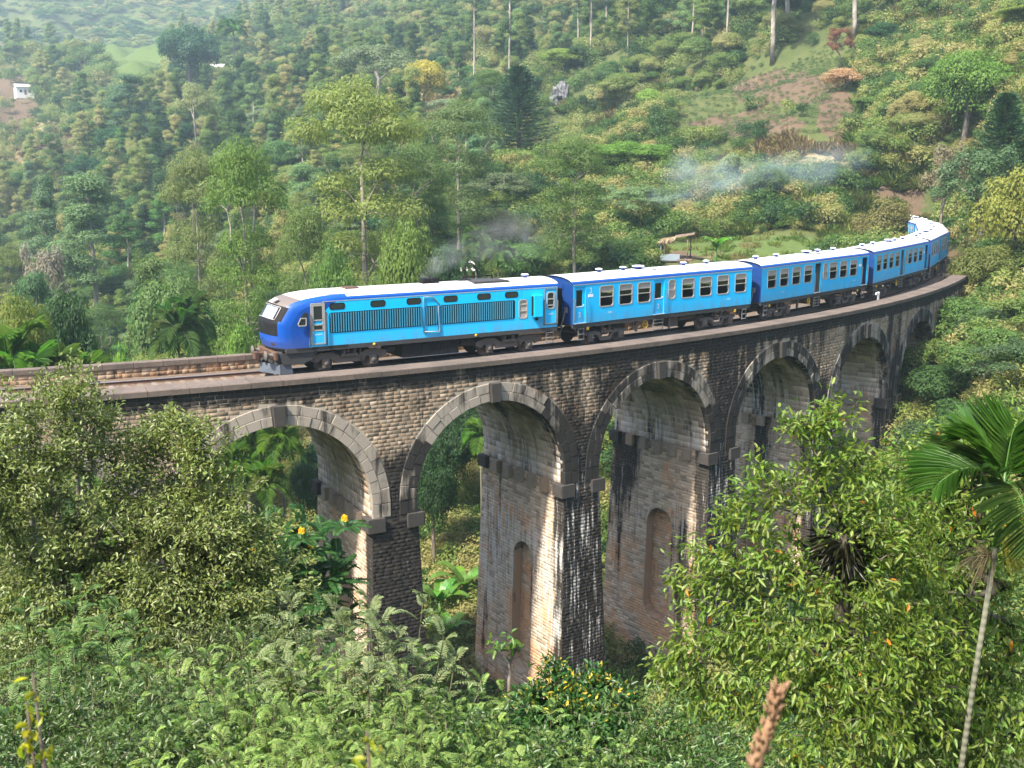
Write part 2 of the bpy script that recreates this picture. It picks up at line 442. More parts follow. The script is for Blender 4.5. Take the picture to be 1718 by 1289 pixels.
HW = 4.355                 # half span of an arch
ZT, ZSPR, ZCTR = -0.26, -7.12, -2.06-4.355    # under the coping, springing, centre of the curve
RE = 5.28
WID = 7.85
ARCHES = [-2, -1, 0, 1, 2, 3, 4, 5, 6]
def hwpier(z): return np.where(z > ZSPR, 5.5-HW, 5.5-HW+0.05 + 0.034*np.maximum(ZSPR - z, 0))
def batter(z): return 0.034*np.maximum(ZSPR - z, 0)
def nz1(x, y, seed=0):
    return 0.5 + 0.5*np.sin(x*1.7+seed)*np.cos(y*0.9+seed*2.1)*0.7 + 0.15*np.sin(x*4.1+y*2.3+seed)

def stain_front(s, z):
    d = np.where(z > -1.0, 0.80, 0.30) + 0.10*np.sin(s*0.9+1.3)
    d = d + 0.36*np.exp(-((s-19)/7.0)**2) + 0.30*np.exp(-((s-31)/7)**2) + 0.14*(s > 40)
    pc = np.round((s-5.5)/11)*11 + 5.5
    head = np.exp(-((s-pc)/2.0)**2)*np.clip((-3.4-z)/2.0, 0, 1)
    d = d + 0.55*head
    g = np.where(z < ZSPR+0.6, 0.40, 0.16) + 0.42*head*(s > 9)
    b = 0.1 + 0*s
    a = 0.30 + 0.45*np.exp(-((s-19)/3.5)**2)*(z < -2.0) - 0.2*(s < 10) + 0.3*(s > 60)
    d = np.where(z < ZSPR, 1.12, d)
    return np.stack([np.clip(d, 0, 1.2), np.clip(g, 0, 1), b, np.clip(a, 0, 1)], -1)
def stain_side(k, lat, z):
    f = lat + batter(z)
    d = 0.20 + 0.95*np.clip(1.5 - f/0.75, 0, 1)
    g = 0.50 + 0.30*np.exp(-((z+11.5)/3.0)**2) + 0.12*np.sin(lat*1.9+k)*np.sin(z*0.8+k)
    if k == 1: g = g + 0.36*np.exp(-((z+13.5)/3.6)**2); d = d + 0.12*np.exp(-((lat-6.9)/0.9)**2)
    if k == 2: d = d + 0.55*np.clip((lat-4.4+0.5*np.sin(z*1.3))/2.2, 0, 1)*np.clip((z+15.5)/5.5, 0, 1) + 0.5*np.exp(-((lat-1.5)/0.6)**2)*np.clip((-10-z)/2, 0, 1); g = g - 0.08
    if k == 0: g = g - 0.15; d = d - 0.1
    if k == 3: d = d + 0.7*np.exp(-((lat-3.7)/0.7)**2)
    a = 0.42 + 0.22*np.clip((-13.0-z)/3.0, 0, 1) + 0*lat
    return np.stack([np.clip(d, 0, 1), np.clip(g, 0, 1), 0*d+0.12, np.clip(a, 0, 1)], -1)
def stain_soffit(i, lat, sarc):
    """sarc 0 at the crown, 1 at the springing"""
    q = np.abs(sarc)
    b = np.clip(0.95 - 0.75*q, 0, 1); g = np.clip(0.05 + 1.05*q, 0, 1)
    d = 0.30 + 0.25*(q < 0.25) + 0.5*np.clip(1-lat/0.5, 0, 1)
    if i == 3: d = d + 0.9*np.exp(-((lat-4.3)/0.55)**2)
    return np.stack([np.clip(d, 0, 1), g, b, 0.35 + 0*q], -1)

rs = np.random.default_rng(11)
def course_rows(vs0, vs1, h, spans, length, u_at=None):
    """running bond: list of (u0,u1,v0,v1)"""
    out = []; n = max(1, int(round((vs1-vs0)/h))); hh = (vs1-vs0)/n
    for k in range(n):
        v0 = vs0 + k*hh; v1 = v0 + hh
        for (a, b) in spans(v0, v1):
            if b-a < 0.07: continue
            u = a - rs.uniform(0, length)
            while u < b:
                L = length*rs.uniform(0.82, 1.22)
                p, q = max(u, a), min(u+L, b)
                if q-p > 0.06: out.append((p, q, v0, v1))
                u += L
    return np.array(out)
def stone_arrays(rows, surf, joint=0.010, proud=(0.003, 0.013), inset=0.008):
    n = len(rows); u0, u1, v0, v1 = rows.T
    h = rs.uniform(proud[0], proud[1], n)
    P = np.empty((n, 8, 3)); U = np.empty((n, 8, 2))
    j = lambda: rs.uniform(-0.006, 0.006, n)
    cs = [(u0+joint, v0+joint, 0), (u1-joint, v0+joint, 0), (u1-joint, v1-joint, 0), (u0+joint, v1-joint, 0)]
    e = joint + inset
    cs += [(u0+e+j(), v0+e+j(), 1), (u1-e+j(), v0+e+j(), 1), (u1-e+j(), v1-e+j(), 1), (u0+e+j(), v1-e+j(), 1)]
    for k, (u, v, f) in enumerate(cs):
        P[:, k] = surf(u, v, h*f + (j()*0.5 if f else 0)); U[:, k, 0] = u; U[:, k, 1] = v
    return P, U
STONE_F = np.array([(4, 5, 6, 7), (0, 1, 5, 4), (1, 2, 6, 5), (2, 3, 7, 6), (3, 0, 4, 7)])
def stones_mesh(name, P, U, ST, mat):
    n = len(P); V = P.reshape(-1, 3)
    Fq = (np.arange(n)[:, None, None]*8 + STONE_F[None]).reshape(-1, 4)
    me = bpy.data.meshes.new(name)
    me.vertices.add(len(V)); me.vertices.foreach_set('co', V.astype(np.float32).ravel())
    me.loops.add(Fq.size); me.loops.foreach_set('vertex_index', Fq.astype(np.int32).ravel())
    me.polygons.add(len(Fq)); me.polygons.foreach_set('loop_start', np.arange(0, Fq.size, 4, dtype=np.int32))
    me.materials.append(mat)
    me.update(calc_edges=True)
    ca = me.color_attributes.new('stain', 'FLOAT_COLOR', 'POINT'); ca.data.foreach_set('color', ST.reshape(-1, 4).astype(np.float32).ravel())
    l = me.uv_layers.new(name='wall'); l.data.foreach_set('uv', U.reshape(-1, 2)[Fq.ravel()].astype(np.float32).ravel())
    return me

viaduct = thing('railway_viaduct', 'tall curved stone railway viaduct with round arches, crossed by a blue train', 'viaduct', bp(24, 3.9, -16))
VINV = Matrix.Translation(-Vector(viaduct.location))
def into(o, parent):
    """parent without moving: geometry is written in world coordinates"""
    o.parent = parent; o.matrix_parent_inverse = Matrix.Translation(-Vector(parent.location)); return o

# --- core: spandrels, soffits, deck slab, piers (mortar colour, the stones are laid on it)
def arch_low(ds):
    """intrados height at distance ds from the crown"""
    a = np.abs(ds)
    return np.where(a < HW, ZCTR + np.sqrt(np.maximum(HW**2 - a**2, 0)), -99.0)
def build_core():
    m = MB(); uv = []; st = []
    def add(pts, u, s4):
        i = len(m.v); m.v += [tuple(q) for q in pts]; uv.extend(u); st.extend([list(q) for q in s4])
        m.f.append(tuple(range(i, i+len(pts)))); m.m.append(0); m.sm.append(False)
    def wall(s_a, s_b, z0a, z1a, z0b, z1b, lat, flip=False):
        nz = max(1, int(max(z1a-z0a, z1b-z0b)/1.2)+1)
        for k in range(nz):
            f0, f1 = k/nz, (k+1)/nz
            q = [(s_a, z0a+(z1a-z0a)*f0), (s_b, z0b+(z1b-z0b)*f0), (s_b, z0b+(z1b-z0b)*f1), (s_a, z0a+(z1a-z0a)*f1)]
            if flip: q = q[::-1]
            add([bp(s, lat, z) for s, z in q], q, [stain_front(np.array(s), np.array(z)) for s, z in q])
    edges = [S0]
    ph = [math.pi*k/32 for k in range(33)]
    for i in ARCHES:
        c = i*PITCH
        xs = [c - HW*math.cos(p) for p in ph]
        edges += xs
        for lat, fl in ((0, False), (WID, True)):
            for k in range(32):
                a, b = xs[k], xs[k+1]
                wall(a, b, ZCTR + HW*math.sin(ph[k]), ZT, ZCTR + HW*math.sin(ph[k+1]), ZT, lat, fl)
        # soffit
        prof = [(c-HW, ZSPR)] + [(c - HW*math.cos(p), ZCTR + HW*math.sin(p)) for p in ph] + [(c+HW, ZSPR)]
        nl = 8
        for k in range(len(prof)-1):
            for q in range(nl):
                l0, l1 = WID*q/nl, WID*(q+1)/nl
                pts = [(prof[k], l0), (prof[k], l1), (prof[k+1], l1), (prof[k+1], l0)]
                sa = lambda e: (e[0]-c)/HW
                add([bp(e[0], l, e[1]) for e, l in pts], [(l+40+i*9, (e[1]+abs(e[0]-c))*1.0) for e, l in pts],
                    [stain_soffit(i, np.array(l), np.array(min(1, max(abs(sa(e)), (ZCTR+HW-e[1])/5.0)))) for e, l in pts])
        # straight strip between arch foot and the springing belongs to the pier head
    heads = [(S0, -2*PITCH-HW)] + [(i*PITCH+HW, (i+1)*PITCH-HW) for i in ARCHES[:-1]] + [(ARCHES[-1]*PITCH+HW, S1)]
    for (a, b) in heads:
        n = max(2, int((b-a)/0.8))
        for lat, fl in ((0, False), (WID, True)):
            for k in range(n):
                wall(a+(b-a)*k/n, a+(b-a)*(k+1)/n, ZSPR, ZT, ZSPR, ZT, lat, fl)
    # deck
    n = 140
    for k in range(n):
        a, b = S0+(S1-S0)*k/n, S0+(S1-S0)*(k+1)/n
        add([bp(a, 0, ZT), bp(b, 0, ZT), bp(b, 1.0, ZT), bp(a, 1.0, ZT)], [(a, 0), (b, 0), (b, 1), (a, 1)], [(0.3, 0.2, 0, 0.4)]*4)
        add([bp(a, 1.0, -0.95), bp(a, 1.0, ZT), bp(b, 1.0, ZT), bp(b, 1.0, -0.95)], [(a, -1), (a, 0), (b, 0), (b, -1)], [(0.3, 0.2, 0, 0.4)]*4)
    # end faces
    for s in (S0, S1):
        add([bp(s, 0, ZT), bp(s, WID, ZT), bp(s, WID, -30), bp(s, 0, -30)][:: (1 if s == S1 else -1)], [(0, 0), (8, 0), (8, -30), (0, -30)][:: (1 if s == S1 else -1)], [(0.6, 0.3, 0.1, 0.3)]*4)
    # piers: frusta
    for k in range(-3, 7):
        c = 5.5 + 11*k
        if k == -3: c = S0 + 0.2
        if k == 6: c = 6*PITCH + HW + 2.4
        zs = [ZSPR] + list(np.linspace(ZSPR-0.001, -36, 16))
        for a, b in zip(zs[:-1], zs[1:]):
            ring = []
            for z in (a, b):
                w = float(hwpier(z-1e-6)); f = float(batter(z))
                if k == 6: w = 2.4 + 0.034*(ZSPR-z)
                ring.append([(c-w, -f), (c+w, -f), (c+w, WID+f), (c-w, WID+f)])
            for e in range(4):
                e2 = (e+1) % 4
                if e == 3 and 0 <= k <= 4: continue     # this side is the niche wall
                P0, P1, P2, P3 = (*ring[1][e], b), (*ring[1][e2], b), (*ring[0][e2], a), (*ring[0][e], a)
                pts = [bp(*q) for q in (P0, P1, P2, P3)]
                if e in (0, 2):
                    u = [(q[0], q[2]) for q in (P0, P1, P2, P3)]; s4 = [stain_front(np.array(q[0]), np.array(q[2]-0.01)) for q in (P0, P1, P2, P3)]
                else:
                    u = [(q[1]+60+k*9, q[2]) for q in (P0, P1, P2, P3)]; s4 = [stain_side(k, np.array(q[1]), np.array(q[2])) for q in (P0, P1, P2, P3)]
                add(pts, u, s4)
        if 0 <= k <= 4:
            zt, zb, nw, lc = NICHE[k]
            def sL(z): return c - float(hwpier(z-1e-6))
            lats = sorted(set([round(float(x), 4) for x in np.linspace(-0.9, WID+0.9, 16)] + [round(lc + nw*math.cos(math.pi*q/14), 4) for q in range(15)]))
            def nb(l):
                dl = abs(l-lc)
                if dl >= nw-1e-6: return None
                r = math.sqrt(nw*nw-dl*dl); return (zt-nw+r, zb+nw-r)
            def clampl(l, z):
                f = float(batter(z)); return min(max(l, -f), WID+f)
            def sheet(l0, l1, za0, zb0, za1, zb1):
                nz = max(1, int(max(za0-zb0, za1-zb1)/1.0))
                for q in range(nz):
                    f0, f1 = q/nz, (q+1)/nz
                    a0, b0 = za0+(zb0-za0)*f0, za0+(zb0-za0)*f1; a1, b1 = za1+(zb1-za1)*f0, za1+(zb1-za1)*f1
                    L = [(l0, a0), (l1, a1), (l1, b1), (l0, b0)]
                    L = [(clampl(l, z), z) for l, z in L]
                    add([bp(sL(z), l, z) for l, z in L], [(l+60+k*9, z) for l, z in L], [stain_side(k, np.array(l), np.array(z)) for l, z in L])
            for l0, l1 in zip(lats[:-1], lats[1:]):
                inside = (l0+l1)/2 > lc-nw and (l0+l1)/2 < lc+nw
                if not inside: sheet(l0, l1, ZSPR, -36, ZSPR, -36); continue
                n0 = nb(l0) or (zt-nw, zb+nw); n1 = nb(l1) or (zt-nw, zb+nw)
                sheet(l0, l1, ZSPR, n0[0], ZSPR, n1[0]); sheet(l0, l1, n0[1], -36, n1[1], -36)
                # back of the niche
                dep = 0.62
                L = [(l0, n0[0]), (l1, n1[0]), (l1, n1[1]), (l0, n0[1])]
                nz = 8
                for q in range(nz):
                    f0, f1 = q/nz, (q+1)/nz
                    a0, b0 = n0[0]+(n0[1]-n0[0])*f0, n0[0]+(n0[1]-n0[0])*f1; a1, b1 = n1[0]+(n1[1]-n1[0])*f0, n1[0]+(n1[1]-n1[0])*f1
                    Q = [(l0, a0), (l1, a1), (l1, b1), (l0, b0)]
                    add([bp(sL(z)+dep, l, z) for l, z in Q], [(l+60+k*9, z) for l, z in Q], [(0.22, 0.4, 0.05, 0.66)]*4)
                for za, zb_ in ((n0[0], n1[0]), (n0[1], n1[1])):
                    Q = [(l0, za, 0), (l1, zb_, 0), (l1, zb_, dep), (l0, za, dep)]
                    add([bp(sL(z)+e, l, z) for l, z, e in Q], [(l+60+k*9, z+e) for l, z, e in Q], [(0.35, 0.25, 0.05, 0.8)]*4)
            for sg in (-1, 1):
                l = lc + sg*nw; nz = 8
                for q in range(nz):
                    za, zb_ = (zt-nw)+((zb+nw)-(zt-nw))*q/nz, (zt-nw)+((zb+nw)-(zt-nw))*(q+1)/nz
                    Q = [(za, 0), (za, 0.62), (zb_, 0.62), (zb_, 0)]
                    add([bp(sL(z)+e, l, z) for z, e in Q], [(l+e+60+k*9, z) for z, e in Q], [(0.2, 0.3, 0.05, 0.9)]*4)
    m.uv = uv; m.attr['stain'] = st
    o = m.build('masonry_core', M_MORTAR); into(o, viaduct)
NICHE = {0: (-10.6, -16.2, 0.95, 3.4), 1: (-11.2, -19.0, 0.95, 3.5), 2: (-11.3, -18.4, 1.05, 3.6), 3: (-11.2, -19.0, 0.95, 3.5), 4: (-11.2, -19.0, 0.95, 3.5)}
build_core()

# --- facing stones
def spandrel_spans(v0, v1):
    out = []; z = v0
    hw = []
    for i in ARCHES:
        r = math.sqrt(max(RE**2 - (z-ZCTR)**2, 0)) if z > ZCTR else RE
        if z > ZCTR + RE: r = 0
        hw.append(r)
    if all(r == 0 for r in hw): return [(S0+10, S1-0.05)]
    a = S0 + 10
    for i, r in zip(ARCHES, hw):
        c = i*PITCH
        if c - r > a: out.append((a, c-r))
        a = max(a, c+r)
    out.append((a, S1-0.05))
    return out
facing = []
rows = course_rows(ZSPR-0.3, ZT-0.02, 0.187, spandrel_spans, 0.40)
rows = rows[(rows[:, 1] > -14)]
sf = lambda u, v, h: bpn(u, -h, v)
P, U = stone_arrays(rows, sf); facing.append((P, U, stain_front(U[..., 0], U[..., 1])))
for k in range(0, 6):                                     # pier fronts
    c = 5.5+11*k; zb = [-19, -21, -26, -23, -19, -13][k]
    rows = course_rows(zb, ZSPR-0.3, 0.187, lambda v0, v1: [(c-float(hwpier(v1))+0.004, c+float(hwpier(v1))-0.004)], 0.40)
    sf = lambda u, v, h: bpn(u, -batter(v)-h, v)
    P, U = stone_arrays(rows, sf); facing.append((P, U, stain_front(U[..., 0], U[..., 1])))
    if k > 4: continue
    zt, zb2, nw, lc = NICHE[k]
    def side_spans(v0, v1):
        a, b = -float(batter(v1))+0.004, WID+float(batter(v1))-0.004
        vm = min(max((v0+v1)/2, -99), 99); r = 0
        if zb2 < v1 and v0 < zt:
            vv = v0 if vm > (zt+zb2)/2 else v1
            if vv > zt-nw: r = math.sqrt(max(nw*nw-(vv-(zt-nw))**2, 0))
            elif vv < zb2+nw: r = math.sqrt(max(nw*nw-(vv-(zb2+nw))**2, 0))
            else: r = nw
        return [(a, b)] if r < 0.05 else [(a, lc-r), (lc+r, b)]
    rows = course_rows(zb, ZSPR-0.02, 0.187, side_spans, 0.46)
    sf = lambda u, v, h: bpn(c-hwpier(v-1e-6)-h, u, v)
    P, U = stone_arrays(rows, sf, proud=(0.003, 0.016)); U2 = U.copy(); U2[..., 0] += 60+k*9
    facing.append((P, U2, stain_side(k, U[..., 0], U[..., 1]), 1))
    def niche_spans(v0, v1):
        vm = (v0+v1)/2
        if vm > zt-nw: r = math.sqrt(max(nw*nw-(v1-(zt-nw))**2, 0))
        elif vm < zb2+nw: r = math.sqrt(max(nw*nw-(v0-(zb2+nw))**2, 0))
        else: r = nw
        return [(lc-r, lc+r)] if r > 0.2 else []
    rows = course_rows(zb2, zt, 0.187, niche_spans, 0.46)
    sf = lambda u, v, h: bpn(c-hwpier(v-1e-6)-h+0.62, u, v)
    P, U = stone_arrays(rows, sf, proud=(0.004, 0.014)); U2 = U.copy(); U2[..., 0] += 60+k*9
    s4 = np.zeros(U.shape[:2]+(4,)); s4[...] = (0.22, 0.40, 0.05, 0.66); facing.append((P, U2, s4, 1))
for i in ARCHES[1:]:                                      # soffit blocks
    c = i*PITCH; A = HW*math.pi/2
    def sf(u, v, h):
        r = HW - h; ph_ = np.clip(v/HW, -math.pi/2, math.pi/2); ex = np.maximum(np.abs(v)-A, 0)
        return bpn(c + r*np.sin(ph_), u, ZCTR + r*np.cos(ph_) - ex)
    rows = course_rows(-A-0.70, A+0.70, 0.36, lambda v0, v1: [(0.02, WID-0.02)], 0.95)
    P, U = stone_arrays(rows, sf, proud=(0.004, 0.018)); q = np.abs(U[..., 1])/(A+0.7)
    U2 = np.stack([U[..., 0]+40+i*9, np.abs(U[..., 1])], -1)
    facing.append((P, U2, stain_soffit(i, U[..., 0], q), 1))
# inner face of the far parapet
rows = course_rows(-0.95, -0.30, 0.19, lambda v0, v1: [(-16, S1)], 0.42)
sf = lambda u, v, h: bpn(u, 7.52-h, v)
P, U = stone_arrays(rows, sf, proud=(0.004, 0.016)); s4 = np.zeros(U.shape[:2]+(4,)); s4[...] = (0.36, 0.1, 0.3, 0.5)
facing.append((P, U, s4))
P = np.concatenate([f[0] for f in facing]); U = np.concatenate([f[1] for f in facing]); ST = np.concatenate([f[2] for f in facing])
cen = P.mean(1); wide = np.linalg.norm(P[:, 1]-P[:, 0], axis=1)
pxx = cen[:, 0]/cen[:, 1]; size = wide/np.linalg.norm(cen, axis=1)
front = (np.arange(len(P)) < len(facing[0][0]))
score = np.where(front & (pxx > -0.26), size, 0)
big = np.argsort(-score)[:300]
for q in big:
    o = link_mesh('stone', stones_mesh('stone', P[q:q+1], U[q:q+1], ST[q:q+1], M_STONE)); into(o, viaduct)
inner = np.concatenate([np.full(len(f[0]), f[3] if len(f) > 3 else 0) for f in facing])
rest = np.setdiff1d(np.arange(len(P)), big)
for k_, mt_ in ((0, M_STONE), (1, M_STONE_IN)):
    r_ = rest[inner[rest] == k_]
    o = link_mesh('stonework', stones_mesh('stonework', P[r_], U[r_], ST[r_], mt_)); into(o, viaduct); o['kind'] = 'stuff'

# --- arch rings, keystones, imposts, copings
def stone_solid(pts_near, pts_far, name, mat, stain):
    """8-corner dressed stone: near face chamfered"""
    m = MB(); n4 = len(pts_near); cx = [sum(p[k] for p in pts_near)/n4 for k in range(3)]
    lip = [tuple(p[k] + (cx[k]-p[k])*0.06 for k in range(3)) for p in pts_near]
    mid = [tuple(p[k]*0.93 + f[k]*0.07 for k in range(3)) for p, f in zip(pts_near, pts_far)]
    m.ring([pts_far, mid, lip], cap=True)
    nvv = len(m.v); m.attr['stain'] = [stain]*nvv
    m.uv = [(p[0]*0.9+p[1]*0.4, p[2]) for p in m.v]
    return m
def vous(c, r0, r1, p0, p1, near, far, drop=0.0):
    f = lambda r, p, l: bp(c + r*math.sin(p), l, ZCTR + r*math.cos(p))
    g = 0.008
    a, b = p0+g/r1, p1-g/r1
    return [f(r0, a, near), f(r0, b, near), f(r1-0.008, b, near), f(r1-0.008, a, near)], [f(r0, a, far), f(r0, b, far), f(r1-0.008, b, far), f(r1-0.008, a, far)]
stuff_rings = []
for i in ARCHES[1:]:
    c = i*PITCH; blocks = []
    kp = 0.27/HW
    for ring_, (r0, r1, n) in enumerate(((HW-0.012, HW+0.44, 12), (HW+0.45, RE-0.01, 10))):
        for sg in (-1, 1):
            cuts = [kp + (math.pi/2-kp)*q/n + (rs.uniform(-0.012, 0.012) if 0 < q < n else 0) for q in range(n+1)]
            for q in range(n):
                a, b = sorted((sg*cuts[q], sg*cuts[q+1]))
                near = -0.035 - rs.uniform(0, 0.035)
                blocks.append(vous(c, r0, r1, a, b, near, 0.35))
            e0, e1 = sorted((c+sg*r0, c+sg*(r1-0.008)))
            blocks.append(([bp(e0, -0.045, ZSPR+0.01), bp(e1, -0.045, ZSPR+0.01), bp(e1, -0.045, ZCTR-0.01), bp(e0, -0.045, ZCTR-0.01)],
                           [bp(e0, 0.35, ZSPR+0.01), bp(e1, 0.35, ZSPR+0.01), bp(e1, 0.35, ZCTR-0.01), bp(e0, 0.35, ZCTR-0.01)]))
    for nb_, (nr, fr) in enumerate(blocks):
        zz = nr[0][2]-ZC; dk = 0.26 + 0.2*rs.random() + (0.22 if i >= 2 else 0.0) + (0.35 if (i in (1, 2, 3) and nr[0][2] < ZC-4.2) else 0)
        if i == 1 and (nr[0][0]-bp(c, 0, 0)[0]) > 2.2: dk += 0.42
        m = stone_solid(nr, fr, 'voussoir', M_VOUS, (min(1, dk), 0.34+0.25*rs.random(), 0.12, 0.1+0.35*rs.random()))
        if i in (0, 1, 2, 3, 4, 5): into(m.build('voussoir', M_VOUS), viaduct)
        else: stuff_rings.append(m)
    # keystone
    h0, h1 = 0.24, 0.30
    q = [(c-h0, -2.12), (c+h0, -2.12), (c+h1, -1.14), (c-h1, -1.14)]
    m = stone_solid([bp(s, -0.24, z) for s, z in q], [bp(s, 0.4, z) for s, z in q], 'keystone', M_KEY, (1, 0, 0, 0))
    into(m.build('keystone', M_KEY), viaduct)
    # impost blocks: a row under each foot of the arch
    for sg in (-1, 1):
        for q in range(7):
            l0 = 0.1 + q*(WID-0.75)/6; wdt = 0.56
            first = q in (0, 6)
            sa, sb = (c+sg*HW - sg*0.34, c+sg*HW + sg*0.55)
            zt_, zb_ = ZSPR+0.02, ZSPR-0.66
            if q == 0: l0, wdt = -0.20, 0.85
            if q == 6: l0, wdt = WID-0.65, 0.85
            s_in, s_out = sorted((sa, sb))
            Q = lambda s: [bp(s, l0, zb_), bp(s, l0+wdt, zb_), bp(s, l0+wdt, zt_), bp(s, l0, zt_)]
            m = stone_solid(Q(sa), Q(sb), 'impost_block', M_IMPOST, (0.5, 0, 0, 0))
            into(m.build('impost_block', M_KEY if first else M_IMPOST), viaduct)
V = MB(); V.attr['stain'] = []; V.uv = []
for m in stuff_rings:
    i0 = len(V.v); V.v += m.v; V.f += [tuple(i0+k for k in f) for f in m.f]; V.m += m.m; V.sm += m.sm; V.attr['stain'] += m.attr['stain']; V.uv += m.uv
o = V.build('arch_rings', M_VOUS); into(o, viaduct); o['kind'] = 'stuff'
for side, (l0, l1) in enumerate(((-0.13, 1.15), (7.46, 7.97))):
    s = -20.0
    while s < S1+0.2:
        L = rs.uniform(1.25, 1.75) if side == 0 else rs.uniform(1.3, 1.6)
        e = min(s+L, S1+0.25); g = 0.010; zt_ = rs.uniform(-0.008, 0.008); b = 0.03
        R = lambda sx, ins, z: [bp(sx, l0+ins, z), bp(sx, l1-ins, z)]
        m = MB()
        prof = [(l0, -0.26), (l0, -b+zt_), (l0+b, zt_), (l1-b, zt_), (l1, -b+zt_), (l1, -0.26)]
        m.ring([[bp(s+g, l, z) for l, z in prof], [bp((s+e)/2, l, z) for l, z in prof], [bp(e-g, l, z) for l, z in prof]], cap=True)
        into(m.build('coping_stone', M_COPING), viaduct)
        s = e
        if s >= S1+0.2: break
# parapet core behind the far inner face
m = MB(); n = 60; sts = []
for k in range(n):
    a, b = -20+(S1+20)*k/n, -20+(S1+20)*(k+1)/n
    m.quad(bp(a, 7.52, -0.98), bp(b, 7.52, -0.98), bp(b, 7.52, -0.255), bp(a, 7.52, -0.255))
m.attr['stain'] = [(0.25, 0.1, 0.2, 0.9)]*len(m.v); m.uv = [(p[0], p[2]) for p in m.v]
into(m.build('parapet_wall', M_MORTAR), viaduct)

# ---------------------------------------------------------------- track
t = NT('ballast_stone'); p_ = t.pos(); vor = t.n('ShaderNodeTexVoronoi'); vor.inputs['Scale'].default_value = 16; t.l(p_, vor.inputs['Vector'])
nb_ = t.noise(p_, 0.9, 4)
t.principled(t.mix(t.step(nb_, 0.35, 0.7), t.mix(vor.outputs['Color'], (0.075, 0.062, 0.052), (0.19, 0.16, 0.135)), t.mix(vor.outputs['Color'], (0.10, 0.065, 0.042), (0.20, 0.135, 0.09))), 0.95, 0.2, 0, vor.outputs['Distance'], 0.9, 0.05)
M_BALLAST = t.mat
t = NT('rusty_steel'); p_ = t.pos(); n_ = t.noise(p_, 4, 4)
t.principled(t.mix(n_, (0.05, 0.028, 0.018), (0.13, 0.075, 0.05)), 0.75, 0.3, 0.2)
M_RUST = t.mat
t = NT('polished_rail'); t.principled((0.55, 0.54, 0.53), 0.28, 0.5, 0.9); M_RAIL = t.mat
t = NT('tarred_timber'); p_ = t.pos(); n_ = t.noise(p_, 7, 4); oi = t.n('ShaderNodeObjectInfo').outputs['Random']
t.principled(t.mix(oi, t.mix(n_, (0.10, 0.075, 0.055), (0.20, 0.16, 0.125)), t.mix(n_, (0.13, 0.11, 0.09), (0.22, 0.19, 0.165))), 0.9, 0.2)
M_SLEEPER = t.mat
m = MB(); n = 190; sA, sB = -26.0, 126.0
for k in range(n):
    a, b = sA+(sB-sA)*k/n, sA+(sB-sA)*(k+1)/n
    prof = [(1.0, -0.74), (2.0, -0.62), (2.4, -0.545), (5.4, -0.545), (5.8, -0.62), (7.52, -0.76)]
    for (l0, z0), (l1, z1) in zip(prof[:-1], prof[1:]):
        m.quad(bp(a, l0, z0), bp(b, l0, z0), bp(b, l1, z1), bp(a, l1, z1))
o = m.build('ballast', M_BALLAST); tag(o, kind='structure')
track = thing('railway_track', 'single railway track on sleepers curving across the viaduct into the hillside', 'railway track', bp(24, 3.9, -0.5))
CT = 3.9
for lat in (CT-0.838-0.036, CT+0.838+0.036):
    m = MB(); sec = [(-0.07, -0.15), (0.07, -0.15), (0.07, -0.135), (0.012, -0.12), (0.012, -0.045), (0.036, -0.03), (0.036, -0.004), (0.03, 0), (-0.03, 0), (-0.036, -0.004), (-0.036, -0.03), (-0.012, -0.045), (-0.012, -0.12), (-0.07, -0.135)]
    N = 160
    rings = [[bp(s, lat+x, RZ+z) for x, z in sec] for s in np.linspace(-26, 123, N)]
    m.ring(rings, cap=True)
    m.m = [0]*len(m.m); ns = len(sec)
    for k in range((N-1)*ns):
        if k % ns in (6, 7, 8): m.m[k] = 1
    into(m.build('rail', [M_RUST, M_RAIL]), track)
m = MB(); m.ring([[bp(s, 2.0+x, -0.6+z) for x, z in ((-0.05, 0), (0.05, 0), (0.02, 0.05), (0.035, 0.12), (-0.035, 0.12), (-0.02, 0.05))] for s in np.linspace(44, 92, 40)], cap=True)
spare = into(m.build('spare_rail', M_RUST), track)
sm = MB(); sm.cbox(-0.12, 0.12, -1.37, 1.37, -0.13, 0.0, 0.015); sleeper_me = sm.mesh('sleeper', M_SLEEPER)
s = -14.0
while s < 118:
    o = link_mesh('sleeper', sleeper_me); x, y, z = bp(s, CT, RZ-0.148)
    o.location = (x, y, z); o.rotation_euler = (0, 0, BTH+s*BK + random.uniform(-0.02, 0.02)); into(o, track)
    o.scale = (random.uniform(0.9, 1.1), random.uniform(0.97, 1.02), 1)
    s += 0.66
# ---------------------------------------------------------------- train
M_CYAN = paint('sky_blue_paint', (0.0, 0.47, 0.92), 0.38, 0.2, dust=0.5)
M_BLUE = paint('royal_blue_paint', (0.001, 0.062, 0.34), 0.36, 0.3, dust=0.3)
M_NAVY = paint('navy_end_paint', (0.002, 0.036, 0.17), 0.5, 0.5)
M_ROOF = paint('white_roof_paint', (0.50, 0.49, 0.48), 0.55, 0.85, 1.6, (0.34, 0.28, 0.24))
M_DARK = paint('charcoal_underframe', (0.035, 0.036, 0.038), 0.65, 0.6, 3, (0.11, 0.09, 0.075))
M_GREASE = paint('dusty_bogie_iron', (0.10, 0.085, 0.075), 0.85, 0.9, 5, (0.20, 0.165, 0.14))
M_BLACK = paint('matt_black', (0.008, 0.008, 0.009), 0.6, 0.2, spec=0.12)
M_PANEL = paint('dark_grey_panel', (0.010, 0.011, 0.013), 0.5, 0.2, spec=0.15)
M_ALU = paint('dull_aluminium', (0.40, 0.385, 0.365), 0.42, 0.35, 3, (0.25, 0.22, 0.19), 0.5, 0.3)
M_STEEL = paint('grey_steel_tube', (0.22, 0.22, 0.22), 0.5, 0.3, 3, (0.1, 0.08, 0.06), 0.5, 0.4)
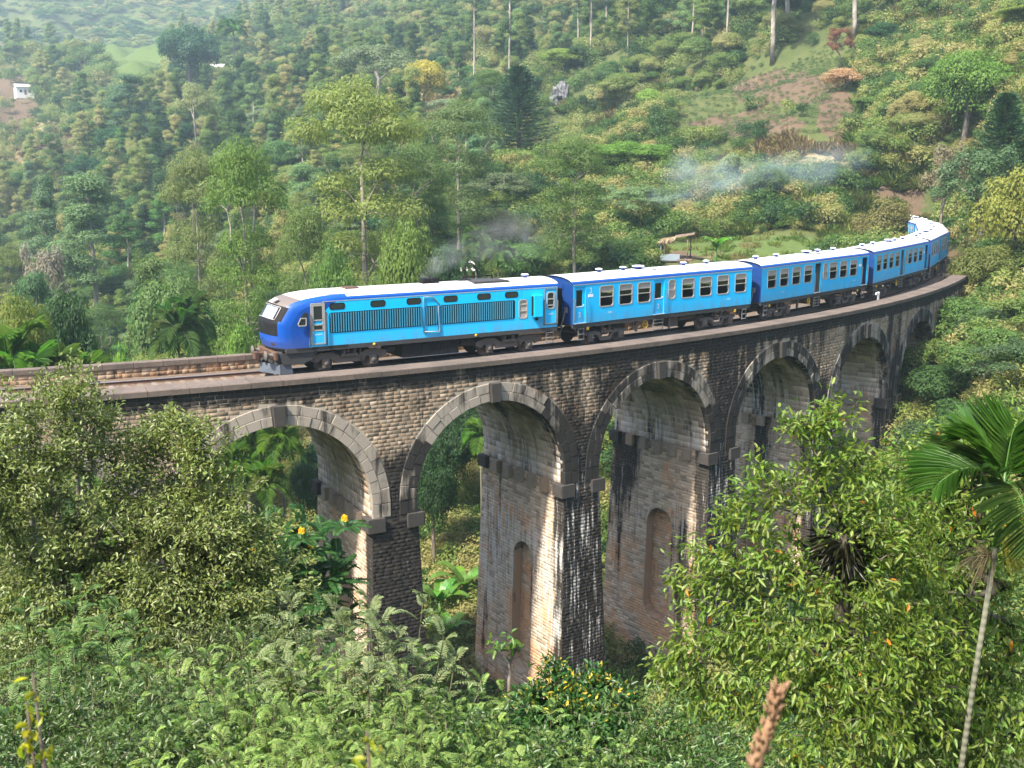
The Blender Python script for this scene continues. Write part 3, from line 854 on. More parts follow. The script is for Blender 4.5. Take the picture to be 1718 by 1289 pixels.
M_WHITE = paint('white_lettering', (0.75, 0.77, 0.78), 0.5, 0.2)
M_BLIND = paint('window_blind', (0.33, 0.30, 0.275), 0.8, 0.4)
M_YELLOW = paint('yellow_paint', (0.62, 0.40, 0.04), 0.5, 0.4)
M_SEAT = paint('seat_vinyl', (0.035, 0.05, 0.07), 0.6, 0.2)
M_INSIDE = paint('coach_lining', (0.16, 0.155, 0.14), 0.7, 0.2)
M_PLOUGH = paint('plough_steel', (0.075, 0.09, 0.115), 0.5, 0.5)
t = NT('window_glass')
g = t.n('ShaderNodeBsdfGlossy'); g.inputs['Roughness'].default_value = 0.03; g.inputs['Color'].default_value = (0.9, 0.95, 1, 1)
tr = t.n('ShaderNodeBsdfTransparent'); tr.inputs['Color'].default_value = (0.42, 0.46, 0.46, 1)
fr = t.n('ShaderNodeFresnel'); fr.inputs['IOR'].default_value = 1.5
mx = t.n('ShaderNodeMixShader'); t.l(fr.outputs[0], mx.inputs[0]); t.l(tr.outputs[0], mx.inputs[1]); t.l(g.outputs[0], mx.inputs[2]); t.l(mx.outputs[0], t.out.inputs['Surface'])
M_GLASS = t.mat
t = NT('dark_glass'); t.principled((0.02, 0.026, 0.03), 0.08, 0.6); M_DGLASS = t.mat
t = NT('sky_glare_glass'); t.principled((0.75, 0.79, 0.83), 0.10, 0.5, 0.9); M_SCREEN = t.mat  # pale mirror finish puts the sky's glare into the pane material
t = NT('lamp_lens'); t.principled((0.85, 0.84, 0.8), 0.15, 0.8); M_LENS = t.mat

HWB = 1.45
ROOFP = [(1.45, 3.50), (1.44, 3.58), (1.385, 3.66), (1.27, 3.735), (1.05, 3.80), (0.7, 3.865), (0.35, 3.90), (0.0, 3.915)]
def zroof(y):
    y = abs(y)
    for (a, za), (b, zb) in zip(ROOFP[:-1], ROOFP[1:]):
        if b <= y <= a: return zb + (za-zb)*(y-b)/(a-b) if a != b else zb
    return ROOFP[0][1]
def rrect(x0, x1, z0, z1, r, n=4):
    out = []
    for cx, cz, a0 in ((x1-r, z0+r, -90), (x1-r, z1-r, 0), (x0+r, z1-r, 90), (x0+r, z0+r, 180)):
        for k in range(n+1):
            q = math.radians(a0 + 90*k/n); out.append((cx + r*math.cos(q), cz + r*math.sin(q)))
    return out
def frame_ring(m, x0, x1, z0, z1, w, r, y, d, side):
    """raised frame: outer rect grown by w, inner rounded rect; side -1 near, +1 far"""
    inn = rrect(x0, x1, z0, z1, r); out = rrect(x0-w, x1+w, z0-w, z1+w, r+w*0.3)
    ya, yb = side*y, side*(y+d)
    m.ring([[(x, ya, z) for x, z in out], [(x, yb, z) for x, z in out], [(x, yb, z) for x, z in inn], [(x, ya-side*0.05, z) for x, z in inn]])
def panel(m, pts, y, side, d=0.0):
    P = [(x, side*(y+d), z) for x, z in pts]
    if side > 0: P = P[::-1]
    m.poly(P)
def side_wall(m, x0, x1, z0, z1, y, holes, mat=0, thick=0.06):
    xs = sorted(set([x0, x1] + [h[0] for h in holes] + [h[1] for h in holes])); zs = sorted(set([z0, z1] + [h[2] for h in holes] + [h[3] for h in holes]))
    xs = [q for q in xs if x0 <= q <= x1]
    for a, b in zip(xs[:-1], xs[1:]):
        for c, d in zip(zs[:-1], zs[1:]):
            if any(h[0] <= a and b <= h[1] and h[2] <= c and d <= h[3] for h in holes): continue
            m.quad((a, y, c), (b, y, c), (b, y, d), (a, y, d), mat)
    yi = y - math.copysign(thick, y)
    for h in holes:
        a, b, c, d = h[:4]
        m.quad((a, y, c), (b, y, c), (b, yi, c), (a, yi, c), mat); m.quad((a, y, d), (b, y, d), (b, yi, d), (a, yi, d), mat)
        m.quad((a, y, c), (a, y, d), (a, yi, d), (a, yi, c), mat); m.quad((b, y, c), (b, y, d), (b, yi, d), (b, yi, c), mat)
def roof_mesh(m, x0, x1, z_off=0.0, over=0.0, mats=(0, 1), xa=None):
    prof = [(-y, z) for y, z in ROOFP] + [(y, z) for y, z in ROOFP[::-1][1:]]
    n = len(prof)
    for k in range(n-1):
        blue = k < 2 or k >= n-3
        m.v += [(x0, *prof[k]), (x1, *prof[k]), (x1, *prof[k+1]), (x0, *prof[k+1])]
        i = len(m.v)-4; m.f.append((i, i+1, i+2, i+3)); m.m.append(mats[0] if blue else mats[1]); m.sm.append(False)
def handle(m, x, z0, z1, y, side, r=0.02):
    m.tube([(x, side*y, z0), (x, side*(y+0.07), z0+0.02), (x, side*(y+0.07), z1-0.02), (x, side*y, z1)], r, 5)
def digit_three(m, x, z, h, y, side):
    """the class number 3 as a flat stroke"""
    w = h*0.55; s = side; pts = []
    for cz, a0, a1 in ((z+h*0.74, 150, -80), (z+h*0.27, 80, -150)):
        for k in range(8):
            q = math.radians(a0 + (a1-a0)*k/7); pts.append((x + w*0.5*math.cos(q)*(1 if s < 0 else -1), cz + h*0.26*math.sin(q)))
    for (xa, za), (xb, zb) in zip(pts[:-1], pts[1:]):
        dx, dz = xb-xa, zb-za; l = math.hypot(dx, dz) or 1; nx, nz = -dz/l*h*0.07, dx/l*h*0.07
        m.quad((xa-nx, s*(y+0.004), za-nz), (xb-nx, s*(y+0.004), zb-nz), (xb+nx, s*(y+0.004), zb+nz), (xa+nx, s*(y+0.004), za+nz))
        m.quad((xa-nz*0.7, s*(y+0.004), za), (xa, s*(y+0.004), za+nz*0.7), (xa+nz*0.7, s*(y+0.004), za), (xa, s*(y+0.004), za-nz*0.7))
def wheel_mesh():
    m = MB(); m.lathe([(0.001, -0.07), (0.12, -0.07), (0.14, -0.045), (0.36, -0.03), (0.39, -0.065), (0.455, -0.065), (0.46, 0.04), (0.49, 0.05), (0.49, 0.075), (0.3, 0.07), (0.001, 0.07)], 20, axis='y'); return m.mesh('wheel', M_GREASE)
WHEEL = wheel_mesh()
m = MB(); m.cbox(-0.19, 0.19, -0.12, 0.06, -0.2, 0.2, 0.04); m.lathe([(0.001, -0.17), (0.10, -0.17), (0.125, -0.14), (0.125, -0.1)], 10, axis='y'); AXLEBOX = m.mesh('axle_box', M_GREASE)
m = MB()
prof = []
for k in range(15): prof.append((0.085 + (0.022 if k % 2 else 0), k*0.028))
m.lathe([(0.001, 0)] + prof + [(0.001, 15*0.028)], 10); SPRING = m.mesh('spring', M_GREASE)
def bogie(parent, xc, wb, loco=False):
    if loco:
        out = [(-1.95, 0.62), (-1.62, 0.52), (-1.5, 0.66), (-0.86, 0.66), (-0.72, 0.44), (0.72, 0.44), (0.86, 0.66), (1.5, 0.66), (1.62, 0.52), (1.95, 0.62), (1.95, 0.86), (1.45, 1.0), (0.85, 0.98), (0.42, 0.72), (-0.42, 0.72), (-0.85, 0.98), (-1.45, 1.0), (-1.95, 0.86)]
    else:
        out = [(-1.62, 0.60), (-0.62, 0.58), (-0.40, 0.22), (0.40, 0.22), (0.62, 0.58), (1.62, 0.60), (1.62, 0.74), (0.78, 0.80), (0.46, 0.70), (0.30, 0.42), (-0.30, 0.42), (-0.46, 0.70), (-0.78, 0.80), (-1.62, 0.74)]
    m = MB()
    for y0, y1 in ((-1.16, -1.03), (1.03, 1.16)): m.extrude([(xc+x, z) for x, z in out], y0, y1)
    m.box(xc-0.28, xc+0.28, -1.03, 1.03, 0.52, 0.72)
    for sx in (-1, 1): m.box(xc+sx*1.5-0.06, xc+sx*1.5+0.06, -1.03, 1.03, 0.6, 0.72)
    for y in (-1.1, 1.1):
        m.box(xc-0.42, xc+0.42, y-0.16, y+0.10, 0.66 if not loco else 0.74, 0.76 if not loco else 0.86)
        for sx in (-1, 1):
            m.box(xc+sx*(wb/2)-0.3, xc+sx*(wb/2)+0.3, y-0.02, y+0.02, 0.2, 0.27)
            m.tube([(xc+sx*(wb/2)-0.42*sx, y, 0.45), (xc+sx*(wb/2)-0.48*sx, y-0.02, 0.8)], 0.035, 5)
    if loco:
        for y in (-1.13, 1.13): m.tube([(xc+0.62, y-0.04, 0.5), (xc+0.55, y-0.05, 1.15)], [0.06, 0.045], 7)
    b = m.build('bogie', M_GREASE, parent)
    for sx in (-1, 1):
        x = xc + sx*wb/2
        for y in (-0.80, 0.80):
            w = link_mesh('wheel', WHEEL, None, b); w.location = (x, y, 0.46); w.rotation_euler = (0, 0, 0 if y < 0 else math.pi)
        for y in (-1.15, 1.15):
            a = link_mesh('axle_box', AXLEBOX, None, b); a.location = (x, y, 0.47); a.rotation_euler = (0, 0, 0 if y < 0 else math.pi)
        for y in (-1.14, 1.14):
            s_ = link_mesh('spring', SPRING, None, b); s_.location = (xc+sx*0.26, y, 0.76 if not loco else 0.86); s_.scale = (1.15, 1.15, 1.0 if not loco else 0.85)
    return b
def ladder(parent, x0, x1, z0, z1, y, n, mat, name='step_ladder'):
    m = MB()
    for x in (x0, x1): m.box(x-0.02, x+0.02, y-0.02, y+0.02, z0, z1)
    for k in range(n):
        z = z0 + 0.05 + (z1-z0-0.15)*k/max(1, n-1); m.box(x0+0.02, x1-0.02, y-0.09, y+0.05, z, z+0.03)
    return m.build(name, mat, parent)
def end_wall(m, x, flip):
    pts = [(-HWB, 1.35)] + [(HWB, 1.35)] + [(y, z) for y, z in ROOFP] + [(-y, z) for y, z in ROOFP[::-1][1:]]
    P = [(x, y, z) for y, z in pts]
    m.poly(P if not flip else P[::-1])
VENT = None
def vent_mesh(sc=1.0):
    m = MB(); m.lathe([(0.13*sc, -0.05), (0.13*sc, 0.05), (0.24*sc, 0.055), (0.255*sc, 0.11), (0.20*sc, 0.155), (0.001, 0.175)], 14)
    m.m = [1 if k >= 14*3 else 0 for k in range(len(m.f))]
    return m.mesh('roof_vent', [M_BLUE, M_WHITE])
VENT_S, VENT_L = vent_mesh(0.85), vent_mesh(1.5)

def add_window(parent, x0, x1, z0, z1, side, kind='main', r=0.13):
    m = MB(); frame_ring(m, x0, x1, z0, z1, 0.055, r, HWB, 0.016, side)
    zm = z0 + (z1-z0)*0.47
    if kind != 'plain':
        m.box(x0, x1, side*HWB-0.03, side*HWB+0.012, zm-0.022, zm+0.022)
    f = m.build('window', M_ALU, parent)
    zt = z1 - (z1-z0)*(0.24 if kind == 'main' else 0.18)
    mm = MB(); panel(mm, [(x0, zt), (x1, zt), (x1, z1), (x0, z1)], HWB-0.02, side)
    mm.box(x0, x1, side*(HWB-0.02)-0.012, side*(HWB-0.02)+0.012, zt-0.05, zt)
    mm.build('blind', M_BLIND, f)
    mm = MB(); panel(mm, [(x0, zm), (x1, zm), (x1, zt), (x0, zt)], HWB-0.035, side)
    if kind == 'toilet': panel(mm, [(x0, z0), (x1, z0), (x1, zm), (x0, zm)], HWB-0.035, side)
    mm.build('pane', M_GLASS if kind == 'main' else M_BLIND, f)
    return f

COACH_L = 14.95
def make_coach(label, wins, doors, toilet, vents, number_x, hatch_x):
    """wins: [(x0,x1)], doors: [(x0,x1,is_open)]"""
    root = thing('railway_coach', label, 'train coach', group='coaches of the blue train')
    holes = [(a, b, 2.15, 3.30) for a, b in wins] + [(d[0], d[1], 1.40, 3.36) for d in doors] + ([(toilet[0], toilet[1], 2.2, 3.30)] if toilet else [])
    for s_ in (-1, 1):
        m = MB(); side_wall(m, 0, COACH_L, 1.35, 3.50, s_*HWB, holes); m.build('side_wall', M_CYAN, root)
    m = MB(); roof_mesh(m, -0.10, COACH_L+0.10)
    for s_ in (-1, 1): m.box(0, COACH_L, s_*HWB-0.015, s_*HWB+0.02, 3.455, 3.495, 2)
    m.build('roof', [M_BLUE, M_ROOF, M_ALU], root)
    for x, fl in ((0.0, True), (COACH_L, False)):
        m = MB(); end_wall(m, x, fl)
        sx = -1 if x == 0 else 1
        m.box(min(x, x+sx*0.04), max(x, x+sx*0.04), 0.62, 0.66, 1.5, 3.5); m.box(min(x, x+sx*0.04), max(x, x+sx*0.04), -0.66, -0.62, 1.5, 3.5)
        e = m.build('end_wall', M_NAVY, root)
        m = MB()
        m.tube([(x+sx*0.02, -0.95, 2.05), (x+sx*0.14, -0.95, 2.0), (x+sx*0.2, -0.93, 1.7), (x+sx*0.35, -0.9, 1.3), (x+sx*0.3, -0.8, 1.15), (x+sx*0.1, -0.7, 1.2)], 0.03, 6)
        m.cbox(min(x, x+sx*0.12), max(x, x+sx*0.12), -1.05, -0.85, 1.95, 2.25, 0.02)
        m.build('jumper_cable', M_STEEL, e)
        m = MB()
        for k in range(5):
            xa, xb = x+sx*0.12*k, x+sx*(0.12*k+0.07); xa, xb = min(xa, xb), max(xa, xb)
            m.ring([[(q, y, z) for y, z in ((-0.56, 1.15), (0.56, 1.15), (0.56, 3.25), (-0.56, 3.25))] for q in (xa, xb)], cap=True)
            xc_ = x+sx*(0.12*k+0.09); m.ring([[(q, y, z) for y, z in ((-0.5, 1.2), (0.5, 1.2), (0.5, 3.2), (-0.5, 3.2))] for q in sorted((xc_-0.03, xc_+0.03))])
        m.build('gangway_bellows', M_BLACK, root)
    m = MB(); m.box(0.02, COACH_L-0.02, -HWB+0.02, -HWB+0.12, 1.12, 1.349); m.box(0.02, COACH_L-0.02, HWB-0.12, HWB-0.02, 1.12, 1.349)
    m.box(0.02, COACH_L-0.02, -HWB+0.12, HWB-0.12, 1.22, 1.345); m.build('underframe', M_DARK, root)
    for a, b in wins:
        for s_ in (-1, 1): add_window(root, a+0.04, b-0.04, 2.19, 3.26, s_)
    if toilet:
        for s_ in (-1, 1): add_window(root, toilet[0]+0.03, toilet[1]-0.03, 2.23, 3.27, s_, 'toilet', 0.17)
    # inside
    m = MB(); m.box(0.05, COACH_L-0.05, -HWB+0.07, HWB-0.07, 1.36, 1.40); m.box(0.05, COACH_L-0.05, -HWB+0.07, HWB-0.07, 3.40, 3.44)
    cuts = [d[0]-0.15 for d in doors] + [d[1]+0.15 for d in doors] + ([toilet[1]+0.1] if toilet else [])
    for x in cuts:
        if 0.2 < x < COACH_L-0.2:
            m.box(x-0.02, x+0.02, -HWB+0.07, -0.4, 1.4, 3.4); m.box(x-0.02, x+0.02, 0.4, HWB-0.07, 1.4, 3.4)
    m.build('interior', M_INSIDE, root)
    for a, b in wins:
        for y0, y1 in ((-1.36, -0.4), (0.4, 1.36)):
            m = MB(); m.cbox(a-0.30, a-0.18, y0, y1, 1.4, 2.55, 0.03); m.box(a-0.18, a+0.22, y0, y1, 1.72, 1.84); m.build('seat', M_SEAT, root)
    for (a, b, op) in doors:
        for s_ in (-1, 1):
            m = MB(); yo = HWB-0.05 if not op else HWB-0.13
            if not op or s_ > 0:
                wx0, wx1 = a+0.14, b-0.20
                side_wall(m, a, b, 1.40, 3.36, s_*yo, [(wx0, wx1, 2.3, 3.18)], thick=0.03)
                m.box(wx0-0.02, wx1+0.02, s_*yo-0.012, s_*yo+0.02, 2.26, 2.31, 1)
                m.box(b-0.13, b-0.08, s_*yo-0.02, s_*yo+0.035, 2.30, 2.40, 1)
            else:
                m.box(a+0.02, a+0.07, -HWB+0.08, -HWB+0.75, 1.42, 3.33)
                m.box(a+0.07, b, -HWB+0.72, -HWB+0.76, 1.42, 3.33, 0)
            d = m.build('door', [M_CYAN if not op else M_NAVY, M_WHITE], root)
            if not op:
                m = MB(); panel(m, [(a+0.14, 2.3), (b-0.20, 2.3), (b-0.20, 3.18), (a+0.14, 3.18)], yo-0.012, s_); m.build('pane', M_GLASS, d)
                if s_ < 0 and number_x is not None:
                    m = MB(); digit_three(m, (a+b)/2, 1.72, 0.24, yo, -1); m.build('class_number', M_WHITE, d)
            m = MB(); handle(m, a-0.07, 1.55, 2.75, HWB, s_, 0.022); handle(m, b+0.07, 1.55, 2.75, HWB, s_, 0.022); m.build('handrail', M_STEEL, root)
            m = MB(); m.box(a-0.02, b+0.02, min(s_*HWB, s_*(HWB+0.09)), max(s_*HWB, s_*(HWB+0.09)), 1.365, 1.40); m.build('door_sill', M_ALU, root)
    # marks on the near side
    if number_x is not None:
        m = MB(); digit_three(m, number_x, 2.98, 0.27, HWB, -1); m.build('class_number', M_WHITE, root)
        m = MB(); m.box(number_x-0.18, number_x+0.2, -HWB-0.006, -HWB, 2.76, 2.92); m.build('number_plate', M_WHITE, root)
    for x in (2.3, COACH_L-2.6):
        m = MB()
        m.box(x, x+0.16, -HWB-0.004, -HWB, 1.80, 1.815)
        for k in range(4): m.box(x+0.32+k*0.085, x+0.32+k*0.085+0.06, -HWB-0.004, -HWB, 1.76, 1.86)
        m.build('stencil_mark', M_STENCIL, root)
    # roof things
    for x, bigv in vents:
        v = link_mesh('roof_vent', VENT_L if bigv else VENT_S, None, root); v.location = (x, 0.0, zroof(0)+0.045)
    m = MB()
    z = zroof(0.5)+0.012
    m.box(hatch_x, hatch_x+1.5, -0.86, -0.82, zroof(0.84)+0.005, zroof(0.84)+0.02); m.box(hatch_x, hatch_x+0.035, -0.82, 0.0, zroof(0.3)-0.02, zroof(0.0)+0.012)
    m.build('roof_seam', M_BLACK, root)
    # below the floor
    bogie(root, 2.75, 2.35); bogie(root, 12.2, 2.35)
    ladder(root, 0.45, 0.85, 0.42, 1.15, -HWB+0.05, 3, M_STEEL)
    dx = next((d for d in doors if 4 < d[0] < 10), (6.2, 7.0))
    ladder(root, dx[0]+0.05, dx[1]-0.02, 0.42, 1.15, -HWB+0.05, 4, M_STEEL)
    ladder(root, COACH_L-0.75, COACH_L-0.4, 0.42, 1.15, -HWB+0.05, 3, M_STEEL)
    m = MB(); c = (dx[0]-0.55, -HWB+0.10, 0.86)
    pts = [(c[0]+0.19*math.cos(q), c[1], c[2]+0.21*math.sin(q)) for q in [2*math.pi*k/14 for k in range(15)]]
    m.tube(pts, 0.032, 6, cap=False)
    for k in range(3):
        q = 2*math.pi*k/3+0.5; m.tube([c, (c[0]+0.18*math.cos(q), c[1], c[2]+0.2*math.sin(q))], 0.022, 5)
    m.tube([(c[0], c[1], c[2]), (c[0], c[1]+0.3, c[2])], 0.03, 6); m.build('brake_wheel', M_YELLOW, root)
    m = MB()
    m.cbox(8.1, 8.9, -0.95, 0.9, 0.45, 1.15, 0.03); m.lathe([(0.001, 0), (0.2, 0.03), (0.22, 0.1), (0.22, 1.5), (0.2, 1.57), (0.001, 1.6)], 12, c=(9.1, -0.6, 0.9), axis='x')
    m.box(5.0, 5.12, -1.3, -1.18, 0.5, 1.2); m.box(7.7, 7.8, -1.33, -1.23, 0.4, 1.2); m.box(4.4, 10.6, -0.25, -0.1, 0.9, 1.1); m.box(4.4, 10.6, 0.3, 0.45, 0.95, 1.15)
    m.cbox(4.6, 5.6, 0.2, 1.2, 0.5, 1.15, 0.03)
    m.build('brake_gear', M_GREASE, root)
    m = MB()
    for x in (-0.55, COACH_L+0.25): m.cbox(x, x+0.3, -0.18, 0.18, 0.75, 1.05, 0.03)
    m.box(-0.4, 0.3, -0.1, 0.1, 0.85, 1.0); m.box(COACH_L-0.3, COACH_L+0.4, -0.1, 0.1, 0.85, 1.0)
    m.build('coupler', M_DARK, root)
    m = MB(); m.cbox(1.05, 1.25, -HWB+0.02, -HWB+0.06, 0.96, 1.16, 0.02); m.cbox(13.4, 13.6, -HWB+0.02, -HWB+0.06, 0.96, 1.16, 0.02); m.build('lamp_bracket', M_YELLOW, root)
    return root
M_SLATS = paint('blue_grey_slats', (0.03, 0.22, 0.36), 0.5, 0.6)
M_STENCIL = paint('faded_stencil', (0.30, 0.52, 0.72), 0.5, 0.3)

def place_vehicle(o, s_front, L, ins=2.75):
    a, b = Vector(bp(s_front+ins, CT, RZ)), Vector(bp(s_front+L-ins, CT, RZ))
    d = (b-a).normalized(); o.location = a - d*ins; o.rotation_euler = (0, 0, math.atan2(d.y, d.x))

c1 = make_coach('first sky-blue coach right behind the locomotive, its doors closed', [(1.98, 3.02), (3.46, 4.50), (4.93, 5.97), (8.60, 9.66), (10.16, 11.22), (11.72, 12.78), (13.36, 14.42)],
                [(0.14, 0.92, False), (6.24, 7.10, False)], (7.46, 8.02), [(3.26, False), (5.16, False), (6.4, True), (10.25, False), (12.3, False)], 1.28, 7.0)
c2 = make_coach('second sky-blue coach from the locomotive, its dark middle door standing open', [(0.72, 1.78), (2.28, 3.34), (3.86, 4.92), (5.44, 6.50), (9.0, 10.06), (10.52, 11.58), (12.05, 13.1)],
                [(6.95, 7.75, True), (13.95, 14.75, True)], (8.12, 8.66), [(1.6, False), (4.2, False), (8.3, True), (9.9, False), (12.2, False)], 13.6, 8.8)
place_vehicle(c1, 17.6, COACH_L)
place_vehicle(c2, 17.6+16.4, COACH_L)
for k, lb in ((2, 'third sky-blue coach, at the end of the straight stretch before the curve, its doors open'), (3, 'fourth blue coach seen nearly end-on where the viaduct ends'),
              (4, 'fifth coach, of which mostly the pale roof shows on the bend past the viaduct'), (5, 'last visible coach, curving away into the bushes in shade')):
    c = copy_tree(c2); c['label'] = lb; place_vehicle(c, 17.6+16.4*k, COACH_L)

# ---------------------------------------------------------------- locomotive
LOCO_L = 15.95
loco = thing('diesel_locomotive', 'blue diesel locomotive with rounded royal-blue nose and long louvred flank leading the train', 'locomotive')
def xz(z):
    P = [(1.20, 0.30), (1.35, 0.16), (1.7, 0.03), (2.1, 0.0), (2.6, 0.0), (2.75, 0.05), (3.38, 0.42), (3.5, 0.56), (3.66, 0.92), (3.80, 1.50), (3.89, 2.3), (3.915, 2.7)]
    for (a, xa), (b, xb) in zip(P[:-1], P[1:]):
        if a <= z <= b: return xa + (xb-xa)*(z-a)/(b-a)
    return P[-1][1]
def xy(y):
    q = min(abs(y)/HWB, 1); return 0.24 + 0.93*(1-max(0, 1-q**2.4)**(1/2.1))
def nose(y, w, out=0.0):
    zt = zroof(y) if abs(y) < HWB-1e-6 else 3.50
    z = 1.20 + w*(zt-1.20)
    x = xz(1.20 + w*(3.915-1.20)) + xy(y)
    return (x - out, y*(1+out*0.5), z + out*0.4*w)
def w_of(z, y): return (z-1.20)/(zroof(y)-1.20)
def cyan_edge(z): return 2.05 + 1.5*max(0, (z-1.5)/2.0)**2.4
m = MB()
ny, nw_ = 44, 44
ys = [HWB*math.sin(math.pi/2*(2*k/ny-1))*0.55 + HWB*(2*k/ny-1)*0.45 for k in range(ny+1)]
ws = [k/nw_ for k in range(nw_+1)]
i0 = len(m.v)
for w in ws:
    for y in ys: m.v.append(nose(y, w))
for a in range(nw_):
    for b in range(ny):
        yc, wc = (ys[b]+ys[b+1])/2, (ws[a]+ws[a+1])/2
        x, y, z = nose(yc, wc)
        zn = 1.20 + wc*2.715
        mi = 0
        if zn < 1.36: mi = 2
        elif 1.98 < zn < 2.74 and -1.2 < yc < 1.43: mi = 3
        elif 2.74 <= zn < 3.44 and -1.28 < yc < 1.44: mi = 4
        elif zn >= 3.40 and zn < 3.70 and abs(yc) < 1.2: mi = 5
        elif zn >= 3.66 and abs(yc) < 1.18: mi = 1
        k = i0 + a*(ny+1) + b
        m.f.append((k, k+1, k+ny+2, k+ny+1)); m.m.append(mi); m.sm.append(True)
# sides between the nose and the flank, and the roof behind the nose
XF = 4.0
for sd, yb in ((-1, 0), (1, ny)):
    for a in range(nw_):
        p, q = nose(ys[yb], ws[a]), nose(ys[yb], ws[a+1])
        if (p[2]+q[2])/2 < 1.36:
            m.quad(p, (XF, p[1], p[2]), (XF, q[1], q[2]), q, 2); continue
        e0, e1 = max(cyan_edge(p[2]), p[0]+0.01), max(cyan_edge(q[2]), q[0]+0.01)
        m.quad(p, (e0, p[1], p[2]), (e1, q[1], q[2]), q, 0); m.quad((e0, p[1], p[2]), (XF, p[1], p[2]), (XF, q[1], q[2]), (e1, q[1], q[2]), 6)
for b in range(ny):
    p, q = nose(ys[b], 1.0), nose(ys[b+1], 1.0)
    yc = abs(ys[b]+ys[b+1])/2
    m.quad(p, q, (XF, q[1], q[2]), (XF, p[1], p[2]), 1 if yc < 1.2 else 0); m.sm[-1] = True
M_BEIGE = paint('dusty_brow_paint', (0.12, 0.10, 0.09), 0.6, 0.6)
m.build('nose', [M_BLUE, M_ROOF, M_DARK, M_PANEL, M_BLACK, M_BEIGE, M_CYAN], loco)
def nose_patch(y0, y1, z0, z1, out, n=6):
    mm = MB()
    for a in range(n):
        for b in range(n):
            P = []
            for (fa, fb) in ((a, b), (a+1, b), (a+1, b+1), (a, b+1)):
                y = y0+(y1-y0)*fa/n; zn = z0+(z1-z0)*fb/n; P.append(nose(y, (zn-1.20)/2.715, out))
            mm.quad(*P); mm.sm[-1] = True
    return mm
for y0, y1, mt_ in ((-0.92, -0.44, M_SCREEN), (-0.37, 0.12, M_SCREEN), (0.18, 1.15, M_DGLASS)):  # glare material on the near panes only, far pane left dark
    nose_patch(y0, y1, 2.80, 3.32, 0.012).build('windscreen', mt_, loco)
mm = MB()
for zz, yy in ((2.79, None), (3.36, None)):
    mm.tube([nose(y, (zz-1.2)/2.715, 0.012) for y in np.linspace(-1.04, 1.10, 9)], 0.018, 5)
for yy in (-1.04, -0.405, 1.10): mm.tube([nose(yy, (z-1.2)/2.715, 0.012) for z in np.linspace(2.79, 3.36, 5)], 0.02, 5)
mm.build('windscreen_frame', M_ALU, loco)
nose_patch(-0.24, 0.24, 3.445, 3.60, 0.02).build('headlight', M_LENS, loco)
for y0, y1 in ((-0.62, -0.38), (0.38, 0.62)): nose_patch(y0, y1, 3.46, 3.57, 0.012, 3).build('marker_lamp', M_BLACK, loco)
for y0, y1 in ((-0.98, -0.78), (0.78, 0.98)): nose_patch(y0, y1, 1.50, 1.64, 0.012, 3).build('tail_lamp', M_RUST, loco)
nose_patch(-0.14, 0.14, 1.72, 1.82, 0.01, 3).build('number_plate', M_NAVY, loco)
# flank
HOLES = [(13.55, 14.08, 1.93, 2.92), (15.28, 15.74, 2.34, 3.22)]
for sd in (-1, 1):
    m = MB(); side_wall(m, XF, LOCO_L, 1.35, 3.50, sd*HWB, HOLES); m.build('side_wall', M_CYAN, loco)
m = MB(); roof_mesh(m, XF, LOCO_L+0.06)
for sd in (-1, 1): m.box(2.75, LOCO_L, sd*HWB-0.01, sd*HWB+0.025, 3.455, 3.49, 2)
m.build('roof', [M_BLUE, M_ROOF, M_ALU], loco)
m = MB(); end_wall(m, LOCO_L, False); m.build('end_wall', M_NAVY, loco)
m = MB(); m.box(0.9, LOCO_L, -HWB, -HWB+0.10, 1.14, 1.346); m.box(0.9, LOCO_L, HWB-0.10, HWB, 1.14, 1.346); m.box(0.9, LOCO_L, -HWB+0.1, HWB-0.1, 1.2, 1.34)
out = [(0.75, 0.62), (1.75, 0.58), (2.15, 0.75), (2.35, 1.0), (2.6, 1.14), (0.6, 1.14)]
m.extrude(out, -1.38, -1.32); m.extrude(out, 1.32, 1.38)
m.cbox(0.45, 0.85, -1.2, 1.2, 0.62, 1.2, 0.06)
m.build('underframe', M_DARK, loco)
for k, x in enumerate((3.10, 5.20, 7.12, 9.16, 11.08, 12.72)):
    for sd in (-1, 1):
        m = MB(); frame_ring(m, x+0.02, x+0.76, 3.09, 3.35, 0.03, 0.12, HWB, 0.012, sd)
        f = m.build('engine_room_window', M_BLACK, loco)
        m = MB(); panel(m, rrect(x+0.02, x+0.76, 3.09, 3.35, 0.12), HWB, sd, 0.004); m.build('pane', M_DGLASS, f)
